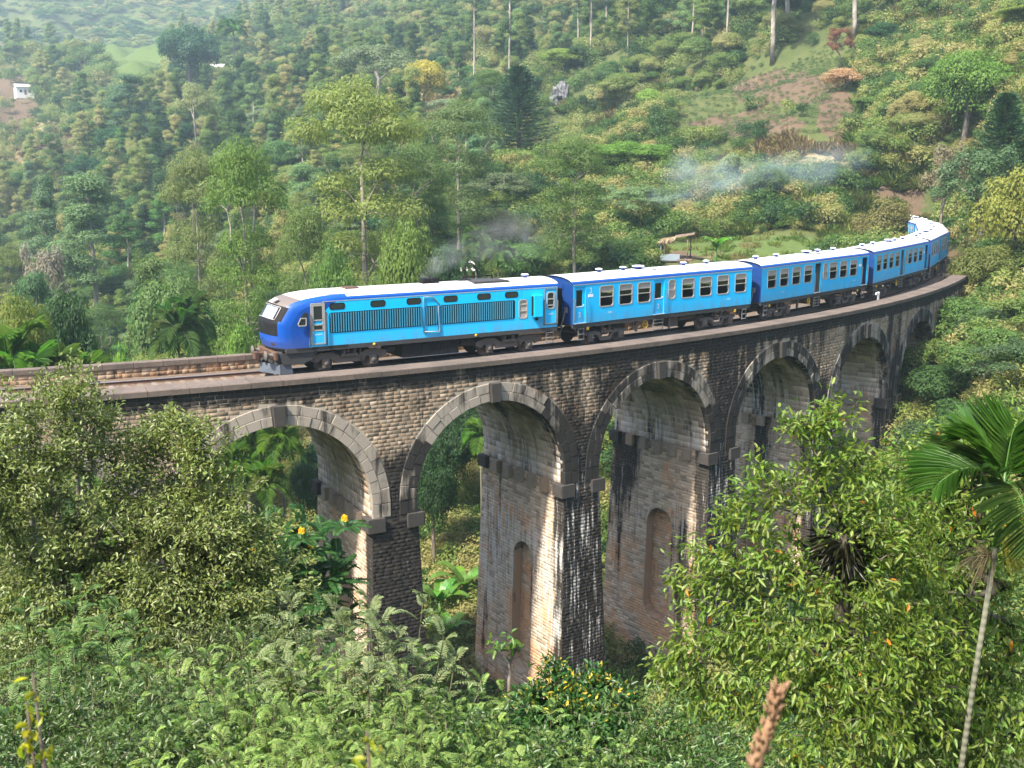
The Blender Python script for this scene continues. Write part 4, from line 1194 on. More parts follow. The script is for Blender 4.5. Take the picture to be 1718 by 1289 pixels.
for sd in (-1, 1):
    for x0, x1 in ((3.08, 7.96), (8.14, 8.86), (8.98, 13.32)):
        m = MB(); panel(m, rrect(x0, x1, 1.95, 2.93, 0.08), HWB, sd, 0.003)
        g = m.build('louvre_grille', M_BLACK, loco)
        m = MB(); x = x0+0.07
        while x < x1-0.05:
            a, b = sorted((sd*(HWB+0.004), sd*(HWB+0.035)))
            m.box(x-0.024, x+0.024, a, b, 1.985, 2.895); x += 0.128
        s_ = m.build('louvre_slats', M_SLATS, g); s_['kind'] = 'stuff'
    y_ = HWB+0.05
    m = MB(); Z = sd*y_
    m.tube([(8.02, Z, 1.62), (8.02, Z, 3.40), (8.52, Z, 3.40), (8.90, Z, 2.98), (8.90, Z, 1.62), (8.02, Z, 1.66)], 0.028, 6)
    for x in (8.02, 8.90):
        for z in (1.66, 2.9): m.tube([(x, sd*HWB, z), (x, Z, z)], 0.024, 5)
    m.tube([(8.82, Z, 1.7), (8.82, Z, 2.9)], 0.018, 5)
    m.build('guard_frame', M_STEEL, loco)
    # cab door
    m = MB(); frame_ring(m, 2.20, 2.80, 1.52, 3.38, 0.055, 0.03, HWB, 0.03, sd)
    a, b = sorted((sd*HWB, sd*(HWB+0.028)))
    for z in (2.40, 2.62, 2.14): m.box(2.20, 2.80, a, b, z-0.03, z+0.03)
    m.box(2.20, 2.29, a, b, 2.14, 3.38); m.box(2.72, 2.80, a, b, 2.14, 3.38); m.box(2.29, 2.72, a, b, 3.28, 3.38)
    d = m.build('cab_door', M_ALU, loco)
    m = MB(); panel(m, [(2.20, 1.52), (2.80, 1.52), (2.80, 2.14), (2.20, 2.14)], HWB, sd, 0.012); m.build('door_panel', M_CYAN, d)
    m = MB(); panel(m, [(2.29, 2.65), (2.72, 2.65), (2.72, 3.28), (2.29, 3.28)], HWB, sd, 0.012); panel(m, [(2.29, 2.17), (2.72, 2.17), (2.72, 2.37), (2.29, 2.37)], HWB, sd, 0.012); m.build('pane', M_DGLASS, d)
    m = MB(); a, b = sorted((sd*(HWB+0.012), sd*(HWB+0.018))); m.box(2.32, 2.70, a, b, 1.90, 1.96); m.box(2.24, 2.29, a, b, 1.98, 2.06); m.build('door_plate', M_STENCIL, d)
    m = MB(); handle(m, 2.09, 1.42, 2.95, HWB, sd, 0.034); handle(m, 2.92, 1.42, 2.95, HWB, sd, 0.034); m.build('handrail', M_DARK, loco)
    m = MB(); panel(m, [(1.62, 2.42), (2.02, 2.42), (2.02, 3.0), (1.85, 3.02), (1.66, 2.82)], HWB, sd, 0.004); m.build('cab_side_window', M_DGLASS, loco)
    hexa = [(1.50, 2.40), (1.86, 2.40), (1.90, 2.46), (1.90, 2.78), (1.62, 2.80), (1.46, 2.52)]
    cx, cz = 1.70, 2.58
    m = MB(); inn = [(cx+(x-cx)*0.78, cz+(z-cz)*0.78) for x, z in hexa]; ya, yb = sd*(HWB+0.10), sd*(HWB+0.14)
    m.ring([[(x, ya, z) for x, z in hexa], [(x, yb, z) for x, z in hexa], [(x, yb, z) for x, z in inn], [(x, ya, z) for x, z in inn]])
    m.tube([(1.88, sd*HWB, 2.5), (1.88, ya, 2.5)], 0.02, 5); mr = m.build('side_mirror', M_ALU, loco)
    m = MB(); panel(m, inn, HWB, sd, 0.115); m.build('mirror_glass', M_DGLASS, mr)
    # rear end
    m = MB(); frame_ring(m, 13.60, 14.03, 1.97, 2.88, 0.055, 0.13, HWB, 0.016, sd); a, b = sorted((sd*(HWB-0.02), sd*(HWB+0.012)))
    for z in (2.32, 2.66): m.box(13.60, 14.03, a, b, z-0.02, z+0.02)
    f = m.build('window', M_ALU, loco)
    m = MB(); panel(m, rrect(13.60, 14.03, 1.97, 2.88, 0.13), HWB-0.02, sd); m.build('pane', M_BLIND, f)
    a, b = sorted((sd*HWB, sd*(HWB+0.22)))
    m = MB(); m.cbox(14.34, 14.92, a, b, 1.99, 3.14, 0.03); m.build('equipment_box', M_CYAN, loco)
    m = MB(); m.box(14.325, 14.338, a+0.02, b-0.02, 2.03, 3.08); m.tube([(14.62, sd*HWB, 1.85), (14.62, sd*(HWB+0.12), 1.85)], 0.07, 8); m.build('box_black_end', M_BLACK, loco)  # black sheet over the box end facing the nose, plus a round stub
    m = MB(); frame_ring(m, 15.15, 15.86, 1.53, 3.38, 0.03, 0.03, HWB, 0.03, sd); d = m.build('rear_door', M_STEEL, loco)
    m = MB(); frame_ring(m, 15.32, 15.70, 2.38, 3.18, 0.06, 0.13, HWB, 0.03, sd); a, b = sorted((sd*(HWB), sd*(HWB+0.03)))
    for z in (2.53, 2.86): m.box(15.32, 15.70, a, b, z-0.025, z+0.025)
    m.build('door_window_frame', M_ALU, d)
    m = MB(); panel(m, [(15.28, 2.34), (15.74, 2.34), (15.74, 3.22), (15.28, 3.22)], HWB-0.01, sd); m.build('pane', M_DGLASS, d)
    m = MB(); a, b = sorted((sd*HWB, sd*(HWB+0.006))); m.box(15.40, 15.68, a, b, 2.02, 2.10); m.build('door_plate', M_STENCIL, d)
    m = MB(); handle(m, 15.06, 1.5, 2.8, HWB, sd, 0.022); handle(m, 15.92, 1.5, 2.8, HWB, sd, 0.022); m.tube([(15.06, sd*(HWB+.05), 1.55), (15.92, sd*(HWB+.05), 1.55)], 0.02, 5); m.build('handrail', M_STEEL, loco)
ladder(loco, 15.30, 15.72, 0.45, 1.15, -HWB+0.06, 3, M_STEEL)
m = MB()
for k in range(5):
    xa = LOCO_L+0.02+0.12*k; m.ring([[(q, y, z) for y, z in ((-0.62, 1.1), (0.62, 1.1), (0.62, 3.3), (-0.62, 3.3))] for q in (xa, xa+0.07)], cap=True)
m.build('gangway_bellows', M_BLACK, loco)
# roof fittings
for x in (8.62, 9.12):
    m = MB(); m.cbox(x, x+0.42, -0.22, 0.22, 3.86, 4.16, 0.02); m.box(x+0.05, x+0.37, -0.17, 0.17, 4.161, 4.165); m.build('exhaust_stack', M_BLACK, loco)
m = MB(); m.box(11.2, 13.3, -0.95, 0.75, 3.84, 3.905)
for k in range(9): m.box(11.28+k*0.225, 11.42+k*0.225, -0.9, 0.7, 3.905, 3.93)
m.build('cooling_grille', M_DARK, loco)
m = MB(); m.tube([(11.0, 0.2, 3.9), (11.15, 0.2, 4.1), (12.9, 0.2, 4.1), (12.9, 0.2, 3.9)], 0.03, 6); m.tube([(11.35, 0.2, 3.9), (11.35, 0.2, 4.1)], 0.025, 5); m.box(10.9, 11.5, 0.0, 0.4, 3.9, 3.96); m.build('roof_rail', M_BLACK, loco)
m = MB(); m.cbox(4.35, 5.05, -0.45, 0.35, 3.86, 3.96, 0.02); m.build('roof_hatch', M_RUST, loco)
m = MB()
for x in (2.62, 4.1, 5.4):
    for (ya, yb) in ((-1.18, -0.6), (-0.6, 0.6), (0.6, 1.18)): m.quad((x, ya, zroof(ya)+0.012), (x+0.04, ya, zroof(ya)+0.012), (x+0.04, yb, zroof(yb)+0.012), (x, yb, zroof(yb)+0.012))
m.box(2.6, 14.5, -1.19, -1.17, zroof(1.18)+0.004, zroof(1.18)+0.02)
m.build('roof_seam', M_BLACK, loco)
v = link_mesh('roof_vent', VENT_S, None, loco); v.location = (14.8, 0, 3.95)
# front gear
for y in (-0.98, 0.98):
    m = MB(); m.lathe([(0.001, 0.0), (0.22, 0.01), (0.235, 0.04), (0.2, 0.07), (0.09, 0.09), (0.09, 0.32), (0.14, 0.34), (0.14, 0.75), (0.001, 0.76)], 16, c=(0.02, y, 1.05), axis='x'); m.build('buffer', M_GREASE, loco)
m = MB(); m.cbox(0.38, 0.56, -1.35, 1.35, 0.86, 1.24, 0.04); m.cbox(-0.12, 0.5, -0.16, 0.16, 0.85, 1.10, 0.04); m.box(-0.2, 0.0, -0.22, 0.22, 0.8, 1.12)
for y in (-0.5, 0.5): m.tube([(0.36, y, 1.0), (0.2, y, 0.9), (0.22, y*0.95, 0.6), (0.4, y*0.9, 0.5)], 0.035, 6)
m.build('coupler', M_RUST, loco)
m = MB()
for sd in (-1, 1):
    P = [(0.10, 0.0, 0.62), (0.02, 0.0, 0.16), (0.62, sd*1.32, 0.16), (0.62, sd*1.32, 0.62)]
    Q = [(p[0]+0.05, p[1], p[2]) for p in P]; m.ring([P, Q], cap=True)
    P = [(0.62, sd*1.32, 0.62), (0.62, sd*1.32, 0.16), (1.25, sd*1.32, 0.16), (1.15, sd*1.32, 0.62)]
    Q = [(p[0], p[1]-sd*0.05, p[2]) for p in P]; m.ring([P, Q], cap=True)
m.build('rail_guard', M_PLOUGH, loco)
bogie(loco, 4.15, 2.45, True); bogie(loco, 13.1, 2.4, True)
m = MB()
for k in range(6): m.cbox(6.9+k*0.53, 6.9+k*0.53+0.515, -1.32, -0.5, 0.42, 1.13, 0.02); m.tube([(7.1+k*0.53, -1.33, 1.0), (7.16+k*0.53, -1.36, 1.06), (7.22+k*0.53, -1.33, 1.02)], 0.012, 4)
m.cbox(6.9, 10.1, -0.49, 1.3, 0.42, 1.13, 0.03)
m.build('battery_box', M_PANEL, loco)
m = MB(); m.lathe([(0.001, 0), (0.24, 0.04), (0.26, 0.1), (0.26, 1.1), (0.24, 1.16), (0.001, 1.2)], 14, c=(10.35, -0.7, 0.85), axis='x'); m.lathe([(0.001, 0), (0.2, 0.04), (0.2, 0.7), (0.001, 0.74)], 12, c=(6.0, -0.8, 0.85), axis='x'); m.build('air_tank', M_DARK, loco)
for x in (5.35, 11.0):
    m = MB(); m.lathe([(0.001, -0.02), (0.07, -0.02), (0.075, 0.02)], 12, c=(x, -HWB, 1.25), axis='y'); m.build('filler_cap', M_YELLOW, loco)
place_vehicle(loco, 0.22, LOCO_L, 4.0)
# ---------------------------------------------------------------- labels that tell look-alikes apart
TO_LABEL = []
ORD = ['first', 'second', 'third', 'fourth', 'fifth', 'sixth', 'seventh', 'eighth', 'ninth', 'tenth', 'eleventh', 'twelfth', 'thirteenth', 'fourteenth', 'fifteenth', 'sixteenth', 'seventeenth', 'eighteenth', 'nineteenth', 'twentieth', 'twenty-first', 'twenty-second', 'twenty-third', 'twenty-fourth']
def label_later(o, look, where, px): TO_LABEL.append((o, look, where, px))
def finish_labels():
    groups = {}
    for o, look, where, px in TO_LABEL: groups.setdefault((look, where), []).append((px, o))
    for (look, where), L in groups.items():
        L.sort(key=lambda q: q[0])
        for k, (px, o) in enumerate(L):
            if len(L) == 1: o['label'] = look + ' ' + where
            elif len(L) == 2: o['label'] = ('left' if k == 0 else 'right') + ' one of two: ' + look + ' ' + where
            elif k == len(L)-1: o['label'] = look + ', last from the left ' + where
            else: o['label'] = look + ', ' + ORD[min(k, 23)] + ' from the left ' + where
# ---------------------------------------------------------------- leaves
def leaf_mat(name, base=None, trans=0.35, var=0.55, gloss=0.5, hue=0.03, world=False, pal=None, spec=0.35):
    t = NT(name)
    isl = t.island(); oi = t.n('ShaderNodeObjectInfo')
    if pal is not None:
        nz = t.noise(t.pos(), 0.035, 4, 0.6); nz2 = t.noise(t.pos(), 0.16, 3, 0.6)
        f = t.math('ADD', t.math('MULTIPLY', nz, 1.1), t.math('MULTIPLY', t.math('SUBTRACT', oi.outputs['Random'], 0.5), 0.55))
        f = t.math('ADD', f, t.math('MULTIPLY', t.math('SUBTRACT', nz2, 0.5), 0.35))
        col = t.ramp(f, pal)
    elif base is None: col = oi.outputs['Color']
    else: col = t.n('ShaderNodeRGB').outputs[0]; col.default_value = tuple(base) + (1,)
    hsv = t.n('ShaderNodeHueSaturation'); t.l(col, hsv.inputs['Color'])
    h = t.math('ADD', t.math('MULTIPLY', t.math('SUBTRACT', isl, 0.5), hue), 0.5); t.l(h, hsv.inputs['Hue'])
    r2 = t.math('FRACT', t.math('MULTIPLY', isl, 17.31))
    v = t.math('ADD', t.math('MULTIPLY', r2, var), 1.0-var*0.5); t.l(v, hsv.inputs['Value'])
    col = hsv.outputs[0]
    b = t.n('ShaderNodeBsdfPrincipled'); t.l(col, b.inputs['Base Color']); b.inputs['Roughness'].default_value = gloss; b.inputs['Specular IOR Level'].default_value = spec
    tl = t.n('ShaderNodeBsdfTranslucent')
    tc = t.mix(0.5, col, (0.9, 1.0, 0.35), 'MULTIPLY'); tc2 = t.n('ShaderNodeHueSaturation'); tc2.inputs['Value'].default_value = 1.9; t.l(tc, tc2.inputs['Color']); t.l(tc2.outputs[0], tl.inputs['Color'])
    mx = t.n('ShaderNodeMixShader'); mx.inputs[0].default_value = trans
    t.l(b.outputs[0], mx.inputs[1]); t.l(tl.outputs[0], mx.inputs[2]); t.l(mx.outputs[0], t.out.inputs['Surface'])
    return t.mat
M_LEAF = leaf_mat('tree_leaves', var=0.38, trans=0.38, gloss=0.55, spec=0.25)
M_NEEDLE = leaf_mat('pine_needles', None, 0.12, 0.5, 0.6)
M_UNDER = leaf_mat('undergrowth_leaves', var=0.38, spec=0.25, gloss=0.55, pal=[(0.26, (0.026, 0.066, 0.018)), (0.40, (0.055, 0.112, 0.024)), (0.52, (0.105, 0.165, 0.034)), (0.64, (0.165, 0.205, 0.05)), (0.78, (0.24, 0.22, 0.085))], trans=0.38)
M_FAR = leaf_mat('distant_leaves', var=0.35, spec=0.2, gloss=0.6, pal=[(0.26, (0.028, 0.066, 0.020)), (0.40, (0.058, 0.112, 0.028)), (0.54, (0.105, 0.160, 0.040)), (0.68, (0.165, 0.20, 0.058)), (0.82, (0.24, 0.225, 0.095))], trans=0.35)
M_GRASSB = leaf_mat('tall_grass_blades', pal=[(0.28, (0.10, 0.175, 0.028)), (0.5, (0.165, 0.225, 0.042)), (0.66, (0.22, 0.23, 0.07)), (0.8, (0.28, 0.235, 0.115))], trans=0.4, gloss=0.6)
M_STRAW = leaf_mat('dry_grass_blades', (0.24, 0.18, 0.09), 0.3, 0.6, 0.7)
M_TEA = leaf_mat('tea_leaves', pal=[(0.3, (0.03, 0.07, 0.015)), (0.7, (0.065, 0.12, 0.025))], trans=0.25)
def bark(name, c0, c1, sc=3.0):
    t = NT(name); o = t.obj(); n = t.noise(t.mapping(o, (sc, sc, sc*0.35)), 1.0, 6, 0.7)
    t.principled(t.mix(t.step(n, 0.35, 0.7), c0, c1), 0.9, 0.2, 0, n, 0.5, 0.03); return t.mat
M_BARK = bark('grey_bark', (0.075, 0.06, 0.048), (0.21, 0.18, 0.15))
M_PALEBARK = bark('pale_eucalypt_bark', (0.15, 0.125, 0.10), (0.36, 0.325, 0.28), 1.2)
M_DARKBARK = bark('dark_mossy_bark', (0.03, 0.026, 0.02), (0.11, 0.10, 0.075))
t = NT('ringed_palm_stem'); o_ = t.obj(); wv = t.n('ShaderNodeTexWave'); wv.bands_direction = 'Z'; wv.inputs['Scale'].default_value = 3.4; wv.inputs['Distortion'].default_value = 0.6; t.l(o_, wv.inputs['Vector'])
n_ = t.noise(o_, 9, 5); t.principled(t.mix(t.math('MULTIPLY', wv.outputs['Fac'], 0.42), t.mix(n_, (0.095, 0.10, 0.07), (0.17, 0.17, 0.125)), (0.10, 0.10, 0.075)), 0.8, 0.3, 0, wv.outputs['Fac'], 0.4, 0.02)
M_PALMSTEM = t.mat

def unit(v): return v/np.maximum(np.linalg.norm(v, axis=-1, keepdims=True), 1e-9)
def rhombs(rng, C, N, L, W):
    """one diamond leaf per point: centre, normal, length, width"""
    n = len(C); a = unit(np.cross(N, rng.normal(size=(n, 3)))); b = np.cross(N, a)
    L = (L*rng.uniform(0.65, 1.35, n))[:, None]; W = (W*rng.uniform(0.7, 1.3, n))[:, None]
    return np.stack([C-a*L/2, C+b*W/2-N*L*0.06, C+a*L/2-N*L*0.12, C-b*W/2-N*L*0.06], 1)
LEAF_F = np.array([(0, 1, 2, 3), (0, 3, 4, 5)])
def leaf6(B, D, N, L, W, fold=0.25, droop=0.2):
    """folded leaf: base, direction, normal; returns (n,6,3)"""
    N = unit(N - (N*D).sum(-1, keepdims=True)*D); S = np.cross(D, N)
    L = np.broadcast_to(np.asarray(L, float), (len(B),))[:, None]; W = np.broadcast_to(np.asarray(W, float), (len(B),))[:, None]
    up = N*W*fold
    return np.stack([B, B+D*L*0.34+S*W*0.5+up-N*L*droop*0.12, B+D*L*0.72+S*W*0.40+up-N*L*droop*0.5, B+D*L-N*L*droop, B+D*L*0.72-S*W*0.40+up-N*L*droop*0.5, B+D*L*0.34-S*W*0.5+up-N*L*droop*0.12], 1)
def leaf6_mesh(name, V, mat, mats=None, midx=None):
    n = len(V); Fq = (np.arange(n)[:, None, None]*6 + LEAF_F[None]).reshape(-1, 4)
    me = bpy.data.meshes.new(name)
    me.vertices.add(n*6); me.vertices.foreach_set('co', V.reshape(-1, 3).astype(np.float32).ravel())
    me.loops.add(Fq.size); me.loops.foreach_set('vertex_index', Fq.astype(np.int32).ravel())
    me.polygons.add(len(Fq)); me.polygons.foreach_set('loop_start', np.arange(0, Fq.size, 4, dtype=np.int32))
    for q in (mats or [mat]): me.materials.append(q)
    if midx is not None: me.polygons.foreach_set('material_index', np.repeat(midx, 2).astype(np.int32))
    me.update(calc_edges=True); return me
def sphere_dirs(rng, n): return unit(rng.normal(size=(n, 3)))
def puff(rng, c, r, n, low=-0.45, shell=0.22):
    d = sphere_dirs(rng, int(n*1.7)); d = d[d[:, 2] > low + rng.normal(size=len(d))*0.25][:n]
    f = 1 - np.abs(rng.normal(size=len(d)))*shell
    lump = 1 + 0.16*np.sin(d[:, 0]*5+c[0]*3)*np.cos(d[:, 1]*5+c[1]*2) + 0.10*np.sin(d[:, 2]*9+c[2])
    P = np.asarray(c) + d*np.asarray(r)*(f*lump)[:, None]
    N = unit(d*0.9 + np.array([0, 0, 0.45]) + rng.normal(size=d.shape)*0.30)
    return P, N

def skeleton(trunk, targets, rng, r0, mat, name='trunk', sag=0.06, sides=6, rmin=0.012, expo=0.55):
    """branches reaching every target from a trunk polyline"""
    nodes = [np.array(p, float) for p in trunk]; par = [-1] + list(range(len(trunk)-1)); tip = []
    start = np.array(trunk[-1])
    order = sorted(range(len(targets)), key=lambda k: np.linalg.norm(targets[k]-start))
    lo = len(trunk)//3
    for k in order:
        tg = np.asarray(targets[k], float)
        A = np.array(nodes[lo:])
        dv = tg - A; dist = np.linalg.norm(dv, axis=1) + np.where(dv[:, 2] < 0, -dv[:, 2]*0.9, 0)
        j = int(np.argmin(dist)) + lo; p = nodes[j]; L = np.linalg.norm(tg-p)
        prev = j; nseg = max(1, min(3, int(L/0.5/ max(0.3, r0*4))+1))
        for q in range(1, nseg+1):
            f = q/nseg; pt = p + (tg-p)*f + np.array([0, 0, sag*L*math.sin(math.pi*f)]) + (rng.normal(size=3)*0.05*L*(f < 1))
            nodes.append(pt); par.append(prev); prev = len(nodes)-1
        tip.append((prev, par[prev], k))
    n = len(nodes); cnt = np.zeros(n)
    for e, _, _ in tip: cnt[e] += 1
    for k in range(n-1, -1, -1):
        if par[k] >= 0: cnt[par[k]] += cnt[k]
    tot = max(cnt[0], 1); rad = np.maximum(r0*(np.maximum(cnt, 1)/tot)**expo, rmin)
    m = MB()
    nt = len(trunk)
    rr = [max(float(rad[k]), r0*(1-0.55*k/max(1, nt-1))*0.6 if k else r0) for k in range(nt)]
    rr[0] = r0*1.15
    m.tube(trunk, rr, max(sides, 7))
    for k in range(nt, n):
        a, b = nodes[par[k]], nodes[k]
        if np.linalg.norm(b-a) < 1e-4: continue
        m.tube([a, b], [min(float(rad[par[k]])*0.85, float(rad[k])*1.25) if par[k] >= nt else float(rad[k])*1.15, float(rad[k])], 5 if rad[k] > rmin*1.5 else 4, cap=False)
    pos = {k: (nodes[e], nodes[p_]) for e, p_, k in tip}
    return m.mesh(name, mat), pos

PROTO = {}
def proto(key, seed, trunk, lobes, leaf, nleaf, r0, bmat=None, lmat=None, aspect=0.5, low=-0.45, shell=0.22):
    rng = np.random.default_rng(seed)
    tm, _ = skeleton(trunk, [np.array(l[0]) - np.array([0, 0, l[1][2]*0.25]) for l in lobes], rng, r0, bmat or M_BARK)
    vol = np.array([l[1][0]*l[1][1] + l[1][0]*l[1][2] for l in lobes]); share = vol/vol.sum()
    Ps, Ns = [], []
    for (c, r), s_ in zip(lobes, share):
        P, N = puff(rng, c, r, max(12, int(nleaf*s_)), low, shell); Ps.append(P); Ns.append(N)
    P = np.concatenate(Ps); N = np.concatenate(Ns)
    cm = quads_mesh('crown', rhombs(rng, P, N, leaf, leaf*aspect), lmat or M_LEAF)
    h = P[:, 2].max(); w = np.percentile(np.abs(P[:, :2]), 97)*2
    PROTO[key] = (tm, cm, h, w)

def make_protos():
    R = np.random.default_rng(5)
    U = R.uniform
    for v in range(3):                                     # round dense broadleaf, 10 m
        lobes = []
        for k in range(26):
            d = unit(R.normal(size=3)); d[2] = abs(d[2])*0.9-0.12; c = np.array([0, 0, 6.0]) + d*np.array([3.4, 3.4, 3.1])*U(0.75, 1.05)
            r = U(0.9, 1.7); lobes.append((c, (r*1.15, r*1.15, r*0.8)))
        lobes.append((np.array([0, 0, 5.6]), (3.0, 3.0, 2.6)))
        proto('round%d' % v, 20+v, [(0, 0, -1.2), (0.1, 0.05, 1.0), (0.15, 0.1, 2.4), (0, 0.1, 4.0)], lobes, 0.27, 19000, 0.28)
    for v in range(3):                                     # tall eucalypt, 18 m, several puffs with gaps
        lobes = []
        for k in range(22):
            z = 6.5 + 10.8*(k/21)**0.9; rad = 2.7*math.sin(min(1, (18.4-z)/8.5)*1.45)*U(0.45, 1.1); a = U(0, 6.28)
            r = U(0.75, 1.45); lobes.append((np.array([rad*math.cos(a), rad*math.sin(a), z]), (r*1.3, r*1.3, r*0.75)))
        proto('tall%d' % v, 40+v, [(0, 0, -1.5), (0.1, 0, 3), (-0.1, 0.1, 7), (0.15, 0, 11), (0.0, 0.1, 15.5)], lobes, 0.28, 15000, 0.20, M_PALEBARK, low=-0.6, shell=0.34)
    for v in range(2):                                     # layered umbrella tree, 20 m
        lobes = []
        tiers = [(19.0, 0.0, 1), (18.2, 2.0, 6), (16.6, 3.3, 8), (14.0, 2.6, 5), (12.4, 3.6, 6), (10.2, 3.0, 5), (8.4, 3.6, 5), (6.8, 2.4, 4)]
        for z, rad, n in tiers:
            a0 = U(0, 6.28)
            for k in range(n):
                a = a0 + 6.28*k/n + U(-0.35, 0.35); rr = rad*U(0.7, 1.15); r = U(1.05, 1.65)
                lobes.append((np.array([rr*math.cos(a), rr*math.sin(a), z+U(-0.5, 0.5)]), (r*1.4, r*1.4, r*0.68)))
        proto('layer%d' % v, 60+v, [(0, 0, -1.5), (0.15, 0, 4), (0.0, 0.15, 8), (0.1, 0.05, 12), (0, 0, 15)], lobes, 0.27, 26000, 0.21, M_PALEBARK, low=-0.5, shell=0.30, aspect=0.36)
    lobes = []                                             # umbrella dome with bare limbs, 9 m
    for k in range(24):
        a = U(0, 6.28); rr = 4.2*math.sqrt(U(0, 1)); r = U(0.8, 1.3)
        lobes.append((np.array([rr*math.cos(a), rr*math.sin(a), 8.0-0.09*rr*rr+U(-0.3, 0.3)]), (r*1.4, r*1.4, r*0.6)))
    proto('dome', 70, [(0, 0, -1), (0.2, 0, 1.5), (0.1, 0.1, 3.2)], lobes, 0.28, 7000, 0.24, M_PALEBARK, low=-0.3)
    for v in range(2):                                     # bare pole with a thin top, 26 m
        lobes = []
        for k in range(16):
            z = 15 + 11*k/15; rad = 2.2*U(0.3, 1.0); a = U(0, 6.28); r = U(0.7, 1.2)
            lobes.append((np.array([rad*math.cos(a), rad*math.sin(a), z]), (r*1.2, r*1.2, r*0.8)))
        proto('pole%d' % v, 80+v, [(0, 0, -1.5), (0.15, 0, 5), (0.05, 0.1, 11), (-0.1, 0, 18), (0, 0, 23)], lobes, 0.34, 3800, 0.24, M_PALEBARK, shell=0.35)
    for v in range(2):                                     # shrubby mound 4 m
        lobes = []
        for k in range(15):
            a = U(0, 6.28); rr = 2.1*math.sqrt(U(0, 1)); r = U(0.7, 1.15)
            lobes.append((np.array([rr*math.cos(a), rr*math.sin(a), 2.5-0.28*rr*rr*0.8+U(-0.3, 0.4)]), (r, r, r*0.85)))
        proto('shrub%d' % v, 90+v, [(0, 0, -0.8), (0.05, 0, 0.4), (0.0, 0.05, 1.1)], lobes, 0.19, 8000, 0.10, low=-0.7)
    lobes = []                                             # airy grey-green 9 m
    for k in range(30):
        d = unit(R.normal(size=3)); d[2] = abs(d[2]); c = np.array([0, 0, 4.2]) + d*np.array([3.2, 3.2, 4.2])*U(0.55, 1.0); r = U(0.5, 0.9)
        lobes.append((c, (r, r, r*0.9)))
    proto('airy', 95, [(0, 0, -1), (0.1, 0, 1.5), (0, 0.1, 3.5)], lobes, 0.22, 6500, 0.16, M_BARK, shell=0.45)
    # conifer, 20 m: whorls of up-curving branches
    rng = np.random.default_rng(99); m = MB(); m.tube([(0, 0, -1.5), (0.05, 0, 7), (0, 0.05, 14), (0, 0, 19.8)], [0.26, 0.2, 0.12, 0.03], 7); Ps, Ns, Ds = [], [], []
    z = 3.5
    while z < 19.6:
        f = (19.8-z)/16.3; Lb = 0.5 + 4.3*f**0.8*(1 if z > 6 else 0.75); n = 7; a0 = rng.uniform(0, 6.28)
        for k in range(n):
            a = a0 + 6.28*k/n + rng.uniform(-0.2, 0.2); L = Lb*rng.uniform(0.75, 1.1)
            tt = np.linspace(0.08, 1, 9); rise = 0.05*L*tt + 0.28*L*tt**2.2
            pts = np.stack([np.cos(a)*L*tt, np.sin(a)*L*tt, z + rise - 0.12*L*tt], -1)
            m.tube([tuple(p) for p in pts[::4]], [0.05, 0.035, 0.015], 4, cap=False)
            for p, q in zip(pts[:-1], pts[1:]):
                for _ in range(11):
                    c = p + (q-p)*rng.uniform(); rad_ = 0.30
                    off = rng.normal(size=3)*rad_*0.5; Ps.append(c+off*0.6); d = unit((q-p)*1.0/np.linalg.norm(q-p) + off*1.6); Ds.append(d); Ns.append(unit(np.cross(d, rng.normal(size=3))))
        z += 0.52 + 0.5*f*0.5
    Ps, Ds, Ns = np.array(Ps), np.array(Ds), np.array(Ns); S = np.cross(Ds, Ns); L = rng.uniform(0.35, 0.6, len(Ps))[:, None]
    cm = quads_mesh('crown', np.stack([Ps, Ps+Ds*L*0.5+S*0.06, Ps+Ds*L, Ps+Ds*L*0.5-S*0.06], 1), M_NEEDLE)
    PROTO['pine'] = (m.mesh('trunk', M_DARKBARK), cm, 20.0, 8.6)
    # slim spire 9 m
    rng = np.random.default_rng(98); n = 3200; zz = rng.uniform(1.2, 9, n); rr = 0.34*np.sqrt(np.clip((9.1-zz)/7, 0, 1))*rng.uniform(0.4, 1.1, n); a = rng.uniform(0, 6.28, n)
    P = np.stack([rr*np.cos(a), rr*np.sin(a), zz], -1); N = unit(np.stack([np.cos(a), np.sin(a), 0.3+0*a], -1) + rng.normal(size=(n, 3))*0.5)
    m = MB(); m.tube([(0, 0, -1), (0, 0, 4), (0, 0, 8.5)], [0.14, 0.1, 0.03], 6)
    PROTO['spire'] = (m.mesh('trunk', M_BARK), quads_mesh('crown', rhombs(rng, P, N, 0.22, 0.09), M_NEEDLE), 9.0, 0.8)
make_protos()

